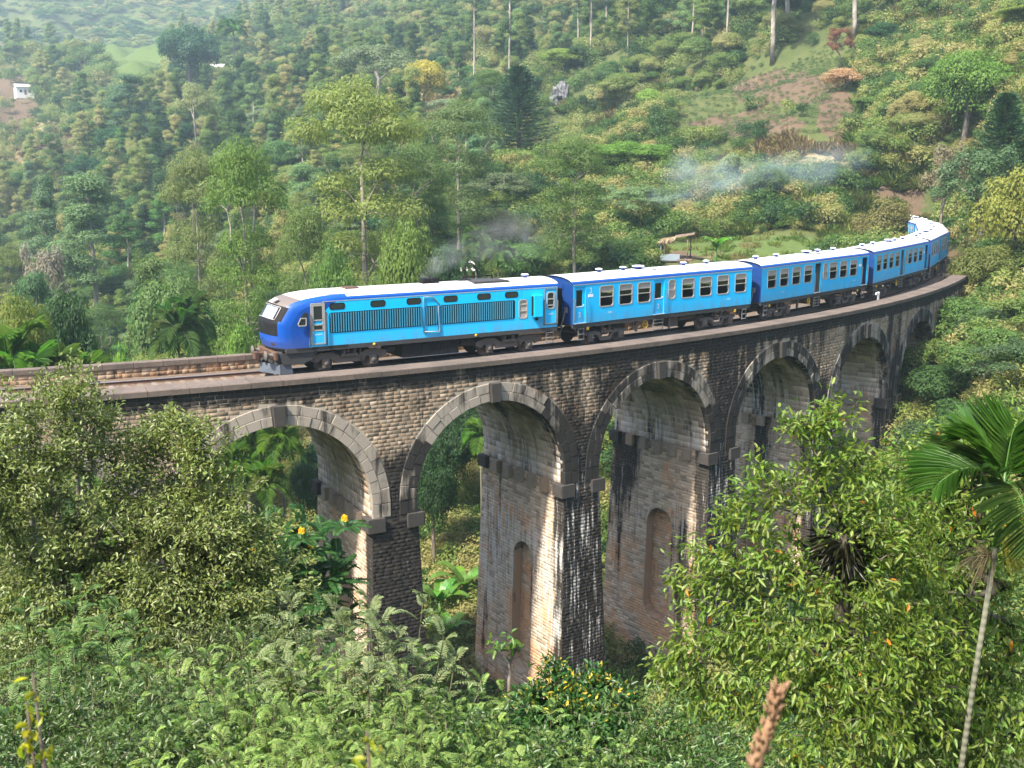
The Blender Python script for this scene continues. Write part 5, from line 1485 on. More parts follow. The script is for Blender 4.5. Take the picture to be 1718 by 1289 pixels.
def frond(rng, base, direction, length, npairs, lw, ll, droop=0.5, vee=0.35):
    """one feather frond: returns rachis points and leaflets (n,6,3)"""
    d = np.array(direction, float); d /= np.linalg.norm(d); hz = np.array([d[0], d[1], 0]); hz /= max(np.linalg.norm(hz), 1e-6)
    tt = np.linspace(0, 1, 12)
    pts = np.array([np.array(base) + d*length*q + np.array([0, 0, -1])*droop*length*q**2.3 for q in tt])
    B, D, N, Ls, Ws = [], [], [], [], []
    side = np.array([-hz[1], hz[0], 0])
    for k in range(npairs):
        q = 0.12 + 0.88*k/(npairs-1); j = q*11; i = min(int(j), 10); p = pts[i] + (pts[i+1]-pts[i])*(j-i); tg = unit(pts[i+1]-pts[i])
        up = np.cross(side, tg); up = up if up[2] > 0 else -up
        sc = (0.45 + 0.75*math.sin(math.pi*min(1, q*0.85+0.12)))*rng.uniform(0.9, 1.1)
        for s_ in (-1, 1):
            lean = 0.55 + 0.5*q
            dd = unit(side*s_ + tg*lean + up*vee*rng.uniform(0.5, 1.4)); B.append(p); D.append(dd); N.append(unit(up + rng.normal(size=3)*0.12)); Ls.append(ll*sc); Ws.append(lw)
    return pts, leaf6(np.array(B), np.array(D), np.array(N), np.array(Ls), np.array(Ws), 0.3, 0.28)
def palm_parts(seed, h, lean=0.4, nf=11, fl=2.0, ll=0.62, lw=0.075, trunk_r=0.085, npairs=26, dead=2, dirs=None):
    rng = np.random.default_rng(seed)
    top = np.array([lean, lean*0.3, h]); tr = [(0, 0, -1.0), (lean*0.15, 0, h*0.33), (lean*0.5, lean*0.1, h*0.66), tuple(top)]
    m = MB(); m.tube(tr, [trunk_r*1.35, trunk_r, trunk_r*0.9, trunk_r*0.8], 9); tm = m.mesh('trunk', M_PALMSTEM)
    m = MB(); m.tube([tuple(top), tuple(top+np.array([0.02, 0, 0.45])), tuple(top+np.array([0.03, 0, 0.85]))], [trunk_r*1.05, trunk_r*0.95, trunk_r*0.35], 8); sm = m.mesh('crownshaft', M_SHAFT)
    V = []; rb = MB(); out = []
    dirs = dirs or [(math.cos(a), math.sin(a), e) for a, e in [(6.28*k/nf*1.0 + rng.uniform(-0.25, 0.25) + (k % 2)*0.3, (1.5, 0.75, 0.2)[k % 3] + rng.uniform(-0.1, 0.15)) for k in range(nf)]]
    for d in dirs:
        pts, lv = frond(rng, top+np.array([0.02, 0, 0.7]), d, fl*rng.uniform(0.85, 1.1), npairs, lw, ll, 0.42 if d[2] > 1 else 0.6)
        rb = MB(); rb.tube([tuple(p) for p in pts[::2]] + [tuple(pts[-1])], [0.03*trunk_r/0.085*(1-0.75*k/6) for k in range(7)], 5)
        out.append((rb, lv))
    return tm, sm, out
t = NT('green_crownshaft'); n_ = t.noise(t.obj(), 5, 3); t.principled(t.mix(n_, (0.03, 0.09, 0.015), (0.07, 0.16, 0.03)), 0.45, 0.4); M_SHAFT = t.mat
M_PALMLEAF = leaf_mat('palm_leaflets', None, 0.42, 0.45, 0.38, 0.02, spec=0.5)
def merge_leaf_rib(name, parts, lmat, rmat):
    """fronds of one palm crown as one mesh with leaf and rib materials"""
    m = MB()
    for rb, lv in parts:
        i0 = len(m.v); m.v += rb.v; m.f += [tuple(i0+k for k in f) for f in rb.f]; m.m += [1]*len(rb.f); m.sm += rb.sm
        for L in lv:
            i0 = len(m.v); m.v += [tuple(q) for q in L]; m.f += [(i0, i0+1, i0+2, i0+3), (i0, i0+3, i0+4, i0+5)]; m.m += [0, 0]; m.sm += [False, False]
    return m.mesh(name, [lmat, rmat])
PALMS = []
for k in range(2):
    tm, sm, fr_ = palm_parts(300+k, 8.0, 0.5-0.8*k, 12, 2.1, 0.75, 0.10, 0.09, 20)
    PALMS.append((tm, sm, [merge_leaf_rib('frond', [q], M_PALMLEAF, M_SHAFT) for q in fr_]))
def place_palm(loc, h, label, color=(0.075, 0.15, 0.02), group='areca palms below and behind the viaduct', v=0, rz=None, wide=1.0):
    r = thing('areca_palm', label, 'palm tree', loc, random.uniform(0, 6.28) if rz is None else rz, group)
    s_ = h/9.3; tm, sm, fm = PALMS[v]; r.scale = (s_*wide, s_*wide, s_)
    link_mesh('trunk', tm, None, r); link_mesh('crownshaft', sm, None, r)
    for f in fm:
        o = link_mesh('frond', f, None, r); o.color = tuple(q*random.uniform(0.8, 1.25) for q in color) + (1,)
    return r
def banana(loc, h, label, seed=0, color=(0.09, 0.19, 0.03)):
    rng = np.random.default_rng(500+seed); r = thing('banana_plant', label, 'banana plant', loc, rng.uniform(0, 6.28), 'banana plants')
    m = MB(); m.tube([(0, 0, -0.6), (0.03, 0, h*0.2), (0, 0, h*0.42)], [0.16, 0.13, 0.08], 8); m.build('stem', M_SHAFT, r)
    for k in range(7):
        a = 6.28*k/7+rng.uniform(-0.3, 0.3); e = rng.uniform(0.5, 1.9); d = unit(np.array([math.cos(a), math.sin(a), e])); L = h*rng.uniform(0.5, 0.7); W = h*0.075
        side = np.array([-math.sin(a), math.cos(a), 0]); m = MB(); pr = None
        for q in range(9):
            f = q/8; c = np.array([0, 0, h*0.40]) + d*L*f + np.array([0, 0, -1])*0.5*L*f**2.4; w = W*math.sin(math.pi*min(1, 0.08+f*0.95))**0.6 if f > 0.12 else 0.02
            up = unit(np.cross(side, d)); up = up if up[2] > 0 else -up
            row = [tuple(c-side*w+up*w*0.35*rng.uniform(0.6, 1.3)), tuple(c), tuple(c+side*w+up*w*0.35*rng.uniform(0.6, 1.3))]
            if pr is not None:
                m.quad(pr[0], pr[1], row[1], row[0]); m.quad(pr[1], pr[2], row[2], row[1])
            pr = row
        o = m.build('leaf', M_PALMLEAF, r); o.color = tuple(q*rng.uniform(0.8, 1.3) for q in color) + (1,)
    return r

def place_tree(kind, loc, h, label, color, w=None, group=None, name='broadleaf_tree', cat='tree', rz=None):
    tm, cm, ph, pw = PROTO[kind]
    r = thing(name, label, cat, loc, random.uniform(0, 6.28) if rz is None else rz, group)
    s_ = h/ph; sx = s_ if w is None else w/pw
    r.scale = (sx, sx, s_)
    link_mesh('trunk', tm, None, r); c = link_mesh('crown', cm, None, r); c.color = tuple(q*1.32 for q in color[:3]) + (1,)
    return r
def tree_at(kind, px, ytop, d, wpx, label, color, zoff=0.0, **kw):
    x, y = polar(px, d); g = gz(x, y) + zoff; top = z_of(ytop, d); h = max(2.5, top-g)
    return place_tree(kind, (x, y, g), h, label, color, wpx/F_PX*d if wpx else None, **kw)
def terrace(px, d): return (px > 1125) & (px < 1425) & (d > 168) & (d < 232)
def shade(c):
    v = c[1]
    return 'dark' if v < 0.075 else 'bright' if v > 0.14 else 'grey-green' if c[2] > 0.042 else 'olive' if c[0] > 0.07 else 'mid-green'
# ---------------------------------------------------------------- trees one can single out
OLIVE = (0.095, 0.125, 0.03); MID = (0.05, 0.10, 0.022); DARK = (0.024, 0.058, 0.018); BRIGHT = (0.105, 0.165, 0.03); YELL = (0.17, 0.19, 0.035)
GREY = (0.085, 0.115, 0.055); SAGE = (0.075, 0.125, 0.05); DRY = (0.19, 0.14, 0.075); BLUEG = (0.028, 0.070, 0.034)
N = [
 ('layer0', 610, 128, 112, 195, 'tallest tree behind the locomotive, its layered feathery crown on a pale bare trunk', (0.115, 0.145, 0.034)),
 ('layer1', 413, 226, 104, 118, 'tall tree with dark dense layered crown left of the tallest one', (0.075, 0.125, 0.022)),
 ('layer0', 335, 240, 128, 95, 'pale olive leaning tree just left of the dark layered tree', (0.10, 0.125, 0.04)),
 ('layer1', 512, 330, 98, 92, 'olive umbrella-crowned tree right above the locomotive nose', (0.075, 0.11, 0.028)),
 ('round0', 684, 352, 94, 95, 'olive-green bushy tree with bright leaf edges left of the exhaust smoke', (0.085, 0.13, 0.025)),
 ('layer0', 772, 165, 135, 130, 'tall grey-green layered tree right of the tallest one', (0.07, 0.105, 0.035)),
 ('layer1', 700, 235, 122, 120, 'slender layered tree close behind the tallest one', (0.065, 0.105, 0.03)),
 ('pine', 870, 120, 195, 128, 'single dark conifer with a pointed crown on the middle hillside', (0.034, 0.075, 0.034)),
 ('round1', 1048, 238, 168, 122, 'bright green round tree on the slope above the thatched shelter', (0.085, 0.16, 0.022)),
 ('round2', 945, 92, 285, 72, 'yellow-green domed tree above the grey boulder', (0.12, 0.17, 0.03)),
 ('round0', 716, 108, 275, 62, 'tree with golden yellow blossom on the upper hillside', (0.24, 0.21, 0.035)),
 ('dome', 640, 86, 300, 130, 'wide grey-green dome-shaped tree left of the yellow-blossomed one', GREY),
 ('round1', 338, 62, 430, 84, 'large dark round tree on the far hillside beside the grassy clearing', BLUEG),
 ('dome', 342, 150, 300, 62, 'pale airy tree with bare white limbs on the far slope', (0.13, 0.15, 0.06)),
 ('airy', 1060, 308, 140, 118, 'silvery green airy tree left of the thatched shelter', (0.10, 0.15, 0.065)),
 ('airy', 985, 385, 118, 84, 'silvery green bushy tree behind the first coach roof', (0.095, 0.14, 0.06)),
 ('tall0', 160, 286, 190, 105, 'tall grey-green eucalypt at the foot of the far hillside', SAGE),
 ('tall1', 85, 288, 215, 62, 'slim eucalypt with pale trunk left of the tall grey-green one', (0.06, 0.105, 0.045)),
 ('tall2', 236, 138, 335, 60, 'tall eucalypt pair rising from the hazy middle slope', (0.05, 0.095, 0.05)),
 ('round2', 105, 458, 84, 112, 'dark glossy broadleaf tree behind the left end of the parapet', (0.026, 0.060, 0.016)),
 ('round0', 22, 455, 76, 92, 'yellow-olive tree at the left edge above the palms', (0.10, 0.125, 0.022)),
 ('dome', 52, 436, 132, 95, 'flat-topped dome tree behind the dark broadleaf tree', (0.05, 0.10, 0.04)),
 ('shrub0', 188, 548, 70, 84, 'bright green pointed bush right behind the parapet', (0.10, 0.18, 0.025)),
 ('airy', 78, 392, 150, 88, 'leafless-looking grey tree on the left slope', (0.15, 0.135, 0.11)),
 ('round1', 1455, 222, 185, 64, 'neat ball-shaped green tree below the burnt brown patch', (0.07, 0.125, 0.025)),
 ('round0', 1602, 104, 158, 118, 'bright green spreading tree on the right slope', (0.075, 0.135, 0.022)),
 ('spire', 1656, 104, 140, None, 'single slim dark spire tree on the right slope', (0.035, 0.07, 0.025)),
 ('pine', 1665, 172, 132, 128, 'dark fan-branched conifer under the slim spire', (0.024, 0.062, 0.02)),
 ('airy', 1640, 246, 122, 135, 'glossy grey-green loose tree on the right bank', (0.055, 0.095, 0.04)),
 ('shrub1', 1700, 275, 112, 130, 'yellow-olive bush at the right edge above the bridge end', (0.13, 0.14, 0.025)),
 ('round1', 1700, 70, 170, 105, 'pale yellow-green rounded tree at the top right edge', (0.13, 0.165, 0.04)),
 ('airy', 1572, 240, 130, 70, 'dry grey-brown bush above the last coaches', (0.14, 0.12, 0.075)),
 ('shrub0', 1655, 395, 108, 90, 'olive bush overhanging the dark hollow beside the track', (0.085, 0.10, 0.022)),
 ('shrub1', 1478, 325, 138, 90, 'brownish bramble mound above the disappearing end of the train', (0.10, 0.095, 0.03)),
 ('round2', 745, 398, 100, 62, 'dark rounded tree behind the exhaust smoke', (0.03, 0.07, 0.022)),
 ('tall0', 725, 290, 128, 70, 'pale-trunked tall tree behind the exhaust smoke', (0.065, 0.10, 0.03)),
 ('round1', 560, 395, 92, 78, 'leafy green tree directly above the locomotive cab roof', (0.07, 0.13, 0.025)),
 ('round2', 400, 520, 78, 78, 'light green bush in front of the locomotive nose', (0.085, 0.15, 0.025)),
 ('round0', 300, 440, 112, 130, 'broad leafy tree between the dark layered tree and the parapet', (0.06, 0.105, 0.028)),
 ('tall2', 250, 415, 120, 80, 'forked pale-trunked tree above the parapet', (0.07, 0.11, 0.03)),
]
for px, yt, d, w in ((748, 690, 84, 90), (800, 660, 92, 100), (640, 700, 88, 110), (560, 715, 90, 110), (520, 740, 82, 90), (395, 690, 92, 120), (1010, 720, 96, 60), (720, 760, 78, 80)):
    N.append(('round1', px, yt, d, w, None, (0.018, 0.045, 0.013)))  # shade behind the arches is put into this very dark leaf colour
names = {'pine': 'pine_tree', 'spire': 'cypress_tree', 'shrub0': 'bush', 'shrub1': 'bush', 'layer0': 'umbrella_tree', 'layer1': 'umbrella_tree', 'tall0': 'eucalypt_tree', 'tall1': 'eucalypt_tree', 'tall2': 'eucalypt_tree'}
taken = []
for (k, px, yt, d, w, lb, col) in N:
    zo = 0
    if k == 'spire':
        x, y = polar(px, d); place_tree('spire', (x, y, gz(x, y)), 12.5, lb, col, 2.0, name='cypress_tree', cat='tree')
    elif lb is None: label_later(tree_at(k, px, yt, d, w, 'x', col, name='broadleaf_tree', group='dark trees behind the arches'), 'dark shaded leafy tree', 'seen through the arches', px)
    else: tree_at(k, px, yt, d, w, lb, col, name=names.get(k, 'broadleaf_tree'), cat='bush' if 'shrub' in k else 'tree')
    x, y = polar(px, d); taken.append((x, y, (w or 30)/F_PX*d*0.5))
for px, d, col in ((1280, 232, 0), (1300, 240, 0), (1409, 226, 0), (855, 262, 1), (798, 285, 1), (965, 300, 1), (986, 280, 1), (1150, 262, 1), (1010, 320, 1), (1206, 250, 1)):
    x, y = polar(px, d); g = gz(x, y); top = z_of(-70 if px > 1200 else -30, d)
    lb = {1280: 'tall bare white trunk left of its twin above the burnt terrace', 1300: 'tall bare trunk just right of the whitest one above the terrace', 1409: 'leaning bare white trunk standing alone above the burnt slope'}.get(px, 'thin tall trunk with sparse crown near the hilltop')
    o = place_tree('pole%d' % (int(px) % 2), (x, y, g), max(18, top-g), lb, (0.05, 0.085, 0.03), 9.0 if px > 1270 else 4.6, name='eucalypt_tree', group='tall thin trunks near the hilltop'); taken.append((x, y, 4))
    if lb.startswith('thin'): label_later(o, 'thin tall bare trunk', 'near the hilltop', px)

# palms and bananas
for px, yt, d, lb, v in ((468, 712, 73, 'full palm crown framed high in the nearest arch', 0), (374, 752, 71, 'dark palm at the left foot of the nearest arch', 1), (440, 790, 69, 'smaller bright palm below the full crown in the nearest arch', 0), (400, 745, 78, 'yellowing palm half hidden behind the others in the nearest arch', 1),
                         (806, 722, 78, 'palm showing at the edge of the second arch', 1), (30, 548, 62, 'large bright palm at the left edge behind the parapet', 0), (70, 585, 64, 'low palm right beside the large one at the left edge', 1), (10, 590, 60, 'palm clump cut by the left edge', 1), (120, 600, 66, 'yellow-tipped low palm behind the leafy branch', 0),
                         (798, 388, 108, 'slim palm in the exhaust smoke', 0), (840, 412, 102, 'low palm right of the exhaust smoke', 1), (782, 425, 104, 'palm beside the white roof', 0), (300, 520, 92, 'palm with orange fruit stalk behind the parapet', 1), (318, 500, 95, 'taller palm beside the one with fruit stalk', 0),
                         (1472, 168, 185, 'palm with orange fruit on the right slope', 0), (1530, 166, 180, 'dark palm on the right slope under the bright tree', 1), (420, 300, 170, 'distant palm on the far slope', 0), (412, 62, 420, 'coconut palm silhouette on the far hillside', 1)):
    x, y = polar(px, d); g = gz(x, y); h = max(3.5, z_of(yt, d)-g)
    place_palm((x, y, g), h, lb, v=v, color=(0.085, 0.16, 0.022) if d < 90 else (0.06, 0.12, 0.025), wide=max(0.6, min(1.4, 5.2/h*1.4)) if d < 110 else 1.0)
for k, (px, d, h, lb) in enumerate(((1200, 118, 5.5, 'banana plant with big arching leaves behind the second coach'), (775, 72, 6.0, 'banana plant in the shade of the second arch'), (730, 70, 5.5, 'banana leaves behind the black pier'), (1062, 118, 4.0, 'broken banana leaves left of the shelter'), (1038, 116, 3.6, 'low banana leaves in front of the silvery tree'), (215, 62, 4.5, 'banana clump behind the parapet'), (745, 66, 4.6, 'low banana leaves between the first two piers'))):
    x, y = polar(px, d); banana((x, y, gz(x, y)), h, lb, k)

for k, (px, d, h, w) in enumerate(((1600, 96, 3.6, 5), (1640, 94, 4.2, 6), (1690, 92, 4.0, 6), (1740, 90, 5, 7), (1610, 86, 3.4, 5), (1665, 84, 4.5, 6), (1720, 80, 4.6, 6), (1590, 90, 3.2, 4), (1640, 78, 4.0, 5.5), (1700, 72, 4.4, 6), (1585, 82, 3.0, 4.5), (1615, 74, 3.6, 5), (1570, 78, 3.0, 4), (1680, 98, 3.2, 5), (1640, 101, 2.2, 4))):
    x, y = polar(px, d); c = ((0.035, 0.075, 0.02), (0.06, 0.11, 0.025), (0.05, 0.085, 0.035), (0.09, 0.13, 0.03))[k % 4]
    o = place_tree('shrub%d' % (k % 2) if k % 3 else 'airy', (x, y, gz(x, y)-0.2), h, 'x', c, w, name='bush', cat='bush', group='bushes on the slope below the viaduct end'); label_later(o, shade(c) + ' bush', 'on the slope below the viaduct end', px); taken.append((x, y, w*0.4))
# ---------------------------------------------------------------- the rest of the hillside trees
rng = np.random.default_rng(42)
def free(x, y, r):
    rr = math.hypot(x-BCX, y-BCY); s = (math.atan2(x-BCX, -(y-BCY)) - BTH)*BR; lat = BR-rr; d = math.hypot(x, y)
    px = 859 + F_PX*x/y
    if -40 < s < 175 and -9-r < lat < 12+r: return False
    if s > 60 and lat < 12 and 1440 < px < 1640 and d < 165: return False
    if lat < 0 and d < 92 and px > 560: return False
    if 1090 < px < 1560 and d < 134: return False
    if terrace(px, d): return False
    for tx, ty, tr in taken:
        if (x-tx)**2 + (y-ty)**2 < (0.55*tr+0.6*r)**2: return False
    return True
KINDS = [('round0', MID), ('round1', DARK), ('round2', MID), ('tall0', SAGE), ('tall1', MID), ('tall2', OLIVE), ('layer0', OLIVE), ('layer1', MID), ('dome', GREY), ('airy', SAGE), ('shrub0', BRIGHT), ('shrub1', MID)]
LAB = {'round': ('broadleaf_tree', 'rounded tree', 'rounded trees on the hillside'), 'tall': ('eucalypt_tree', 'tall narrow tree', 'tall narrow trees on the hillside'),
       'layer': ('umbrella_tree', 'layered feathery tree', 'layered trees on the hillside'), 'dome': ('broadleaf_tree', 'flat-topped tree', 'flat-topped trees on the hillside'),
       'airy': ('broadleaf_tree', 'loose airy tree', 'loose airy trees on the hillside'), 'shrub': ('bush', 'leafy bush', 'bushes on the hillside')}
def region(px, d):
    far = d > 235; mid = d > 130
    if px < 230: return 'on the far slope at the left edge' if far else 'in the left valley' if mid else 'behind the left parapet'
    if px < 520: return 'on the slope below the grassy clearing' if far else 'left of the tallest tree' if mid else 'behind the locomotive nose'
    if px < 800: return 'below the yellow-blossomed tree' if far else 'around the tallest tree' if mid else 'behind the locomotive roof'
    if px < 1080: return 'above the grey boulder' if far else 'around the dark conifer' if mid else 'behind the first coach'
    if px < 1400: return 'among the bare trunks at the top' if far else 'below the burnt terraces'
    return 'on the top right slope' if d > 200 else 'on the right bank' if mid else 'beside the right end of the viaduct'
count = 0; tries = 0
while count < 235 and tries < 12000:
    tries += 1
    d = 62 + 300*rng.random()**0.85; px = rng.uniform(-70, 1790); x, y = polar(px, d)
    so, gr, st = ground_tint(np.array([x]), np.array([y]))
    if so[0] > 0.35 or gr[0] > 0.4 or (st[0] > 0.45 and rng.random() < 0.7): continue
    open_ = 840 < px < 1350 and 140 < d < 250
    if open_ and rng.random() < 0.62: continue
    if px > 1350 and d > 130: k, col = KINDS[rng.choice([0, 1, 2, 9, 10, 11, 10, 11, 2])]
    elif open_: k, col = KINDS[rng.choice([0, 2, 9, 10, 11, 10])]
    elif d > 240: k, col = KINDS[rng.choice([0, 1, 2, 3, 4, 5, 8, 1])]
    else: k, col = KINDS[rng.integers(len(KINDS))]
    base = k.rstrip('0123456789')
    h = {'round': rng.uniform(6.5, 12), 'tall': rng.uniform(10, 18), 'layer': rng.uniform(11, 19), 'dome': rng.uniform(6, 10), 'airy': rng.uniform(5.5, 9.5), 'shrub': rng.uniform(2.8, 5)}[base]
    if px > 1350: h *= 0.75
    if d < 100 and px < 460: h *= 0.78
    g = gz(x, y)
    # nothing here hides the shelter, the boulder or the terraces
    w = h*PROTO[k][3]/PROTO[k][2]*rng.uniform(0.85, 1.2)
    if not free(x, y, w*0.5): continue
    ytop = 284 - (g+h)*F_PX/d
    if 1080 < px < 1480 and d < 205 and ytop < 235: continue
    if 450 < px < 960 and d < 92 and ytop < 400: continue
    f = rng.uniform(0.75, 1.3); mixc = rng.uniform(-0.012, 0.012)
    c = (max(0.012, col[0]*f+mixc), col[1]*f, max(0.008, col[2]*f*rng.uniform(0.8, 1.2)))
    nm, lb, gp = LAB[base]
    o = place_tree(k, (x, y, g-0.3), h, lb, c, w, group=gp, name=nm, cat='bush' if base == 'shrub' else 'tree')
    label_later(o, shade(c) + ' ' + lb, region(px, d), px)
    taken.append((x, y, w*0.5)); count += 1

# ---------------------------------------------------------------- undergrowth and distant forest (nobody could count it)
def gn_scatter(name, pts, scl, inst_mesh, mat, tilt=0.12):
    """one object: instances of a plant mesh on the points of a hidden point mesh"""
    src = bpy.data.objects.new(name + '_plant', inst_mesh)       # only referenced by the nodes, never linked to the scene
    me = bpy.data.meshes.new(name); me.vertices.add(len(pts)); me.vertices.foreach_set('co', np.asarray(pts, np.float32).ravel())
    a = me.attributes.new('plant_scale', 'FLOAT', 'POINT'); a.data.foreach_set('value', np.asarray(scl, np.float32))
    o = link_mesh(name, me); o['kind'] = 'stuff'
    ng = bpy.data.node_groups.new(name, 'GeometryNodeTree')
    ng.interface.new_socket('Geometry', in_out='INPUT', socket_type='NodeSocketGeometry'); ng.interface.new_socket('Geometry', in_out='OUTPUT', socket_type='NodeSocketGeometry')
    n = ng.nodes; L = ng.links.new
    gi, go = n.new('NodeGroupInput'), n.new('NodeGroupOutput'); ip = n.new('GeometryNodeInstanceOnPoints'); oi = n.new('GeometryNodeObjectInfo'); oi.inputs[0].default_value = src
    rv = n.new('FunctionNodeRandomValue'); rv.data_type = 'FLOAT_VECTOR'; rv.inputs[0].default_value = (-tilt, -tilt, 0); rv.inputs[1].default_value = (tilt, tilt, 6.283)
    na = n.new('GeometryNodeInputNamedAttribute'); na.data_type = 'FLOAT'; na.inputs[0].default_value = 'plant_scale'
    L(gi.outputs[0], ip.inputs['Points']); L(oi.outputs['Geometry'], ip.inputs['Instance']); L(rv.outputs[0], ip.inputs['Rotation']); L(na.outputs[0], ip.inputs['Scale']); L(ip.outputs[0], go.inputs[0])
    md = o.modifiers.new('scatter', 'NODES'); md.node_group = ng
    return o
def clump_mesh(name, seed, nl, r, h, leaf, mat, lobes=7, aspect=0.5):
    g = np.random.default_rng(seed); Ps, Ns = [], []
    for k in range(lobes):
        a = g.uniform(0, 6.28); rr = r*0.65*math.sqrt(g.uniform()); q = r*g.uniform(0.32, 0.55)
        P, Nn = puff(g, (rr*math.cos(a), rr*math.sin(a), h*g.uniform(0.35, 0.72)), (q, q, q*0.85), nl//lobes, -0.6, 0.3); Ps.append(P); Ns.append(Nn)
    return quads_mesh(name, rhombs(g, np.concatenate(Ps), np.concatenate(Ns), leaf, leaf*aspect), mat)
def tuft_mesh(name, seed, nb, h, spread, mat, w=0.03):
    g = np.random.default_rng(seed); a = g.uniform(0, 6.28, nb); rr = spread*np.sqrt(g.uniform(size=nb)); B = np.stack([rr*np.cos(a), rr*np.sin(a), 0*a-0.1], -1)
    D = unit(np.stack([np.cos(a)*0.45, np.sin(a)*0.45, 1+0*a], -1) + g.normal(size=(nb, 3))*0.2)
    Nn = unit(np.cross(D, g.normal(size=(nb, 3))))
    hh = h*g.uniform(0.6, 1.15, nb)
    return leaf6_mesh(name, leaf6(B, D, Nn, hh, w, 0.2, 0.55), mat)
def scatter_points(n, dmin, dmax, keep, seed, pxr=(-140, 1860), power=0.5):
    g = np.random.default_rng(seed); d = np.sqrt(dmin**2 + (dmax**2-dmin**2)*g.random(n)) if power == 0.5 else dmin + (dmax-dmin)*g.random(n)**power
    px = g.uniform(pxr[0], pxr[1], n); az = np.arctan((px-859)/F_PX); x, y = d*np.sin(az), d*np.cos(az)
    so, gr, st = ground_tint(x, y); s = (np.arctan2(x-BCX, -(y-BCY)) - BTH)*BR; lat = BR - np.hypot(x-BCX, y-BCY)
    k = keep(x, y, d, px, so, gr, st, s, lat, g)
    x, y, d = x[k], y[k], d[k]
    return np.stack([x, y, ground(x, y)], -1), d, g
HX, HY = polar(1137, 119)
def hutzone(s, lat):
    a = BTH + s*BK; x = BCX + (BR-lat)*np.sin(a); y = BCY - (BR-lat)*np.cos(a)
    d = np.hypot(x, y); px = 859 + F_PX*x/y
    return (px > 1085) & (px < 1195) & (d > 106) & (d < 124)
def off_track(s, lat, a=-1.2, b=12.5): return ~(((s > 56) & (s < 72) & (lat > -1.2) & (lat < 8.6)) | ((s >= 72) & (s < 126) & (lat > a) & (lat < 5.8)) | hutzone(s, lat))
near_clump = clump_mesh('undergrowth_plant', 1, 800, 1.25, 1.7, 0.15, M_UNDER, 9)
P, d, g = scatter_points(24000, 40, 210, lambda x, y, d, px, so, gr, st, s, lat, g: off_track(s, lat) & (so < 0.3+0.2*g.random(len(x))) & (gr < 0.35+0.3*g.random(len(x))) & (st < 0.5+0.5*g.random(len(x))) & ~(terrace(px, d) & (g.random(len(x)) < 0.93)) & ~((px > 1085) & (px < 1370) & (d < 136) & (d > 113)), 71, power=1.0)
gn_scatter('undergrowth', P, (0.45+1.5*g.random(len(P))**3)*np.clip(0.75+d/260, 0.8, 1.45), near_clump, M_UNDER)
far_clump = clump_mesh('forest_plant', 2, 640, 2.3, 3.2, 0.29, M_FAR, 9)
P, d, g = scatter_points(36000, 190, 760, lambda x, y, d, px, so, gr, st, s, lat, g: (so < 0.08+0.95*g.random(len(x))**1.3) & (gr < 0.4+0.2*g.random(len(x))) & (st < 0.6+0.4*g.random(len(x))) & ~terrace(px, d), 72)
gn_scatter('distant_undergrowth', P, (0.40+1.5*g.random(len(P))**3)*np.clip(0.55+d/700, 0.6, 1.5), far_clump, M_UNDER)
for k, (kind, n) in enumerate((('round0', 700), ('tall1', 620), ('round1', 500), ('dome', 180))):
    tm, cm, ph, pw = PROTO[kind]; cm2 = cm.copy(); cm2.materials.clear(); cm2.materials.append(M_FAR)
    P, d, g = scatter_points(n, 350, 900, lambda x, y, d, px, so, gr, st, s, lat, g: (so < 0.3) & (gr < 0.35) & (st < 0.5) & ~((px > 165) & (px < 300) & (d > 385)), 80+k)
    P[:, 2] -= 0.5
    gn_scatter('distant_forest', P, g.uniform(0.65, 1.25, len(P)), cm2, M_UNDER)
P, d, g = scatter_points(2400, 780, 1180, lambda x, y, d, px, so, gr, st, s, lat, g: g.random(len(x)) < 0.8, 90, pxr=(-200, 900))
gn_scatter('distant_forest', P, g.uniform(0.9, 1.7, len(P)), cm2, M_UNDER)
SHR = PROTO['shrub0'][1].copy(); SHR.materials.clear(); SHR.materials.append(M_UNDER)
P, d, g = scatter_points(2600, 120, 480, lambda x, y, d, px, so, gr, st, s, lat, g: off_track(s, lat) & (so < 0.3) & (gr < 0.35) & (st < 0.75) & ~terrace(px, d) & ~((px > 1080) & (px < 1500) & (d < 140)) & ~((np.abs(px-936) < 28) & (d > 225) & (d < 268)), 77)
P[:, 2] -= 0.2; gn_scatter('bushy_undergrowth', P, g.uniform(0.35, 1.0, len(P)), SHR, M_UNDER)
for k, (kind, n) in enumerate((('round1', 230), ('round0', 200), ('tall0', 210), ('tall2', 150))):
    cm2 = PROTO[kind][1].copy(); cm2.materials.clear(); cm2.materials.append(M_FAR)
    P, d, g = scatter_points(n, 235, 420, lambda x, y, d, px, so, gr, st, s, lat, g: (so < 0.2) & (gr < 0.25) & (st < 0.35) & ~((np.abs(px-900) < 110) & (d < 300)) & ~((px > 1190) & (px < 1480) & (d < 262)), 180+k, pxr=(-100, 1800))
    P[:, 2] -= 0.5; gn_scatter('hill_forest', P, g.uniform(0.55, 1.05, len(P)), cm2, M_UNDER)
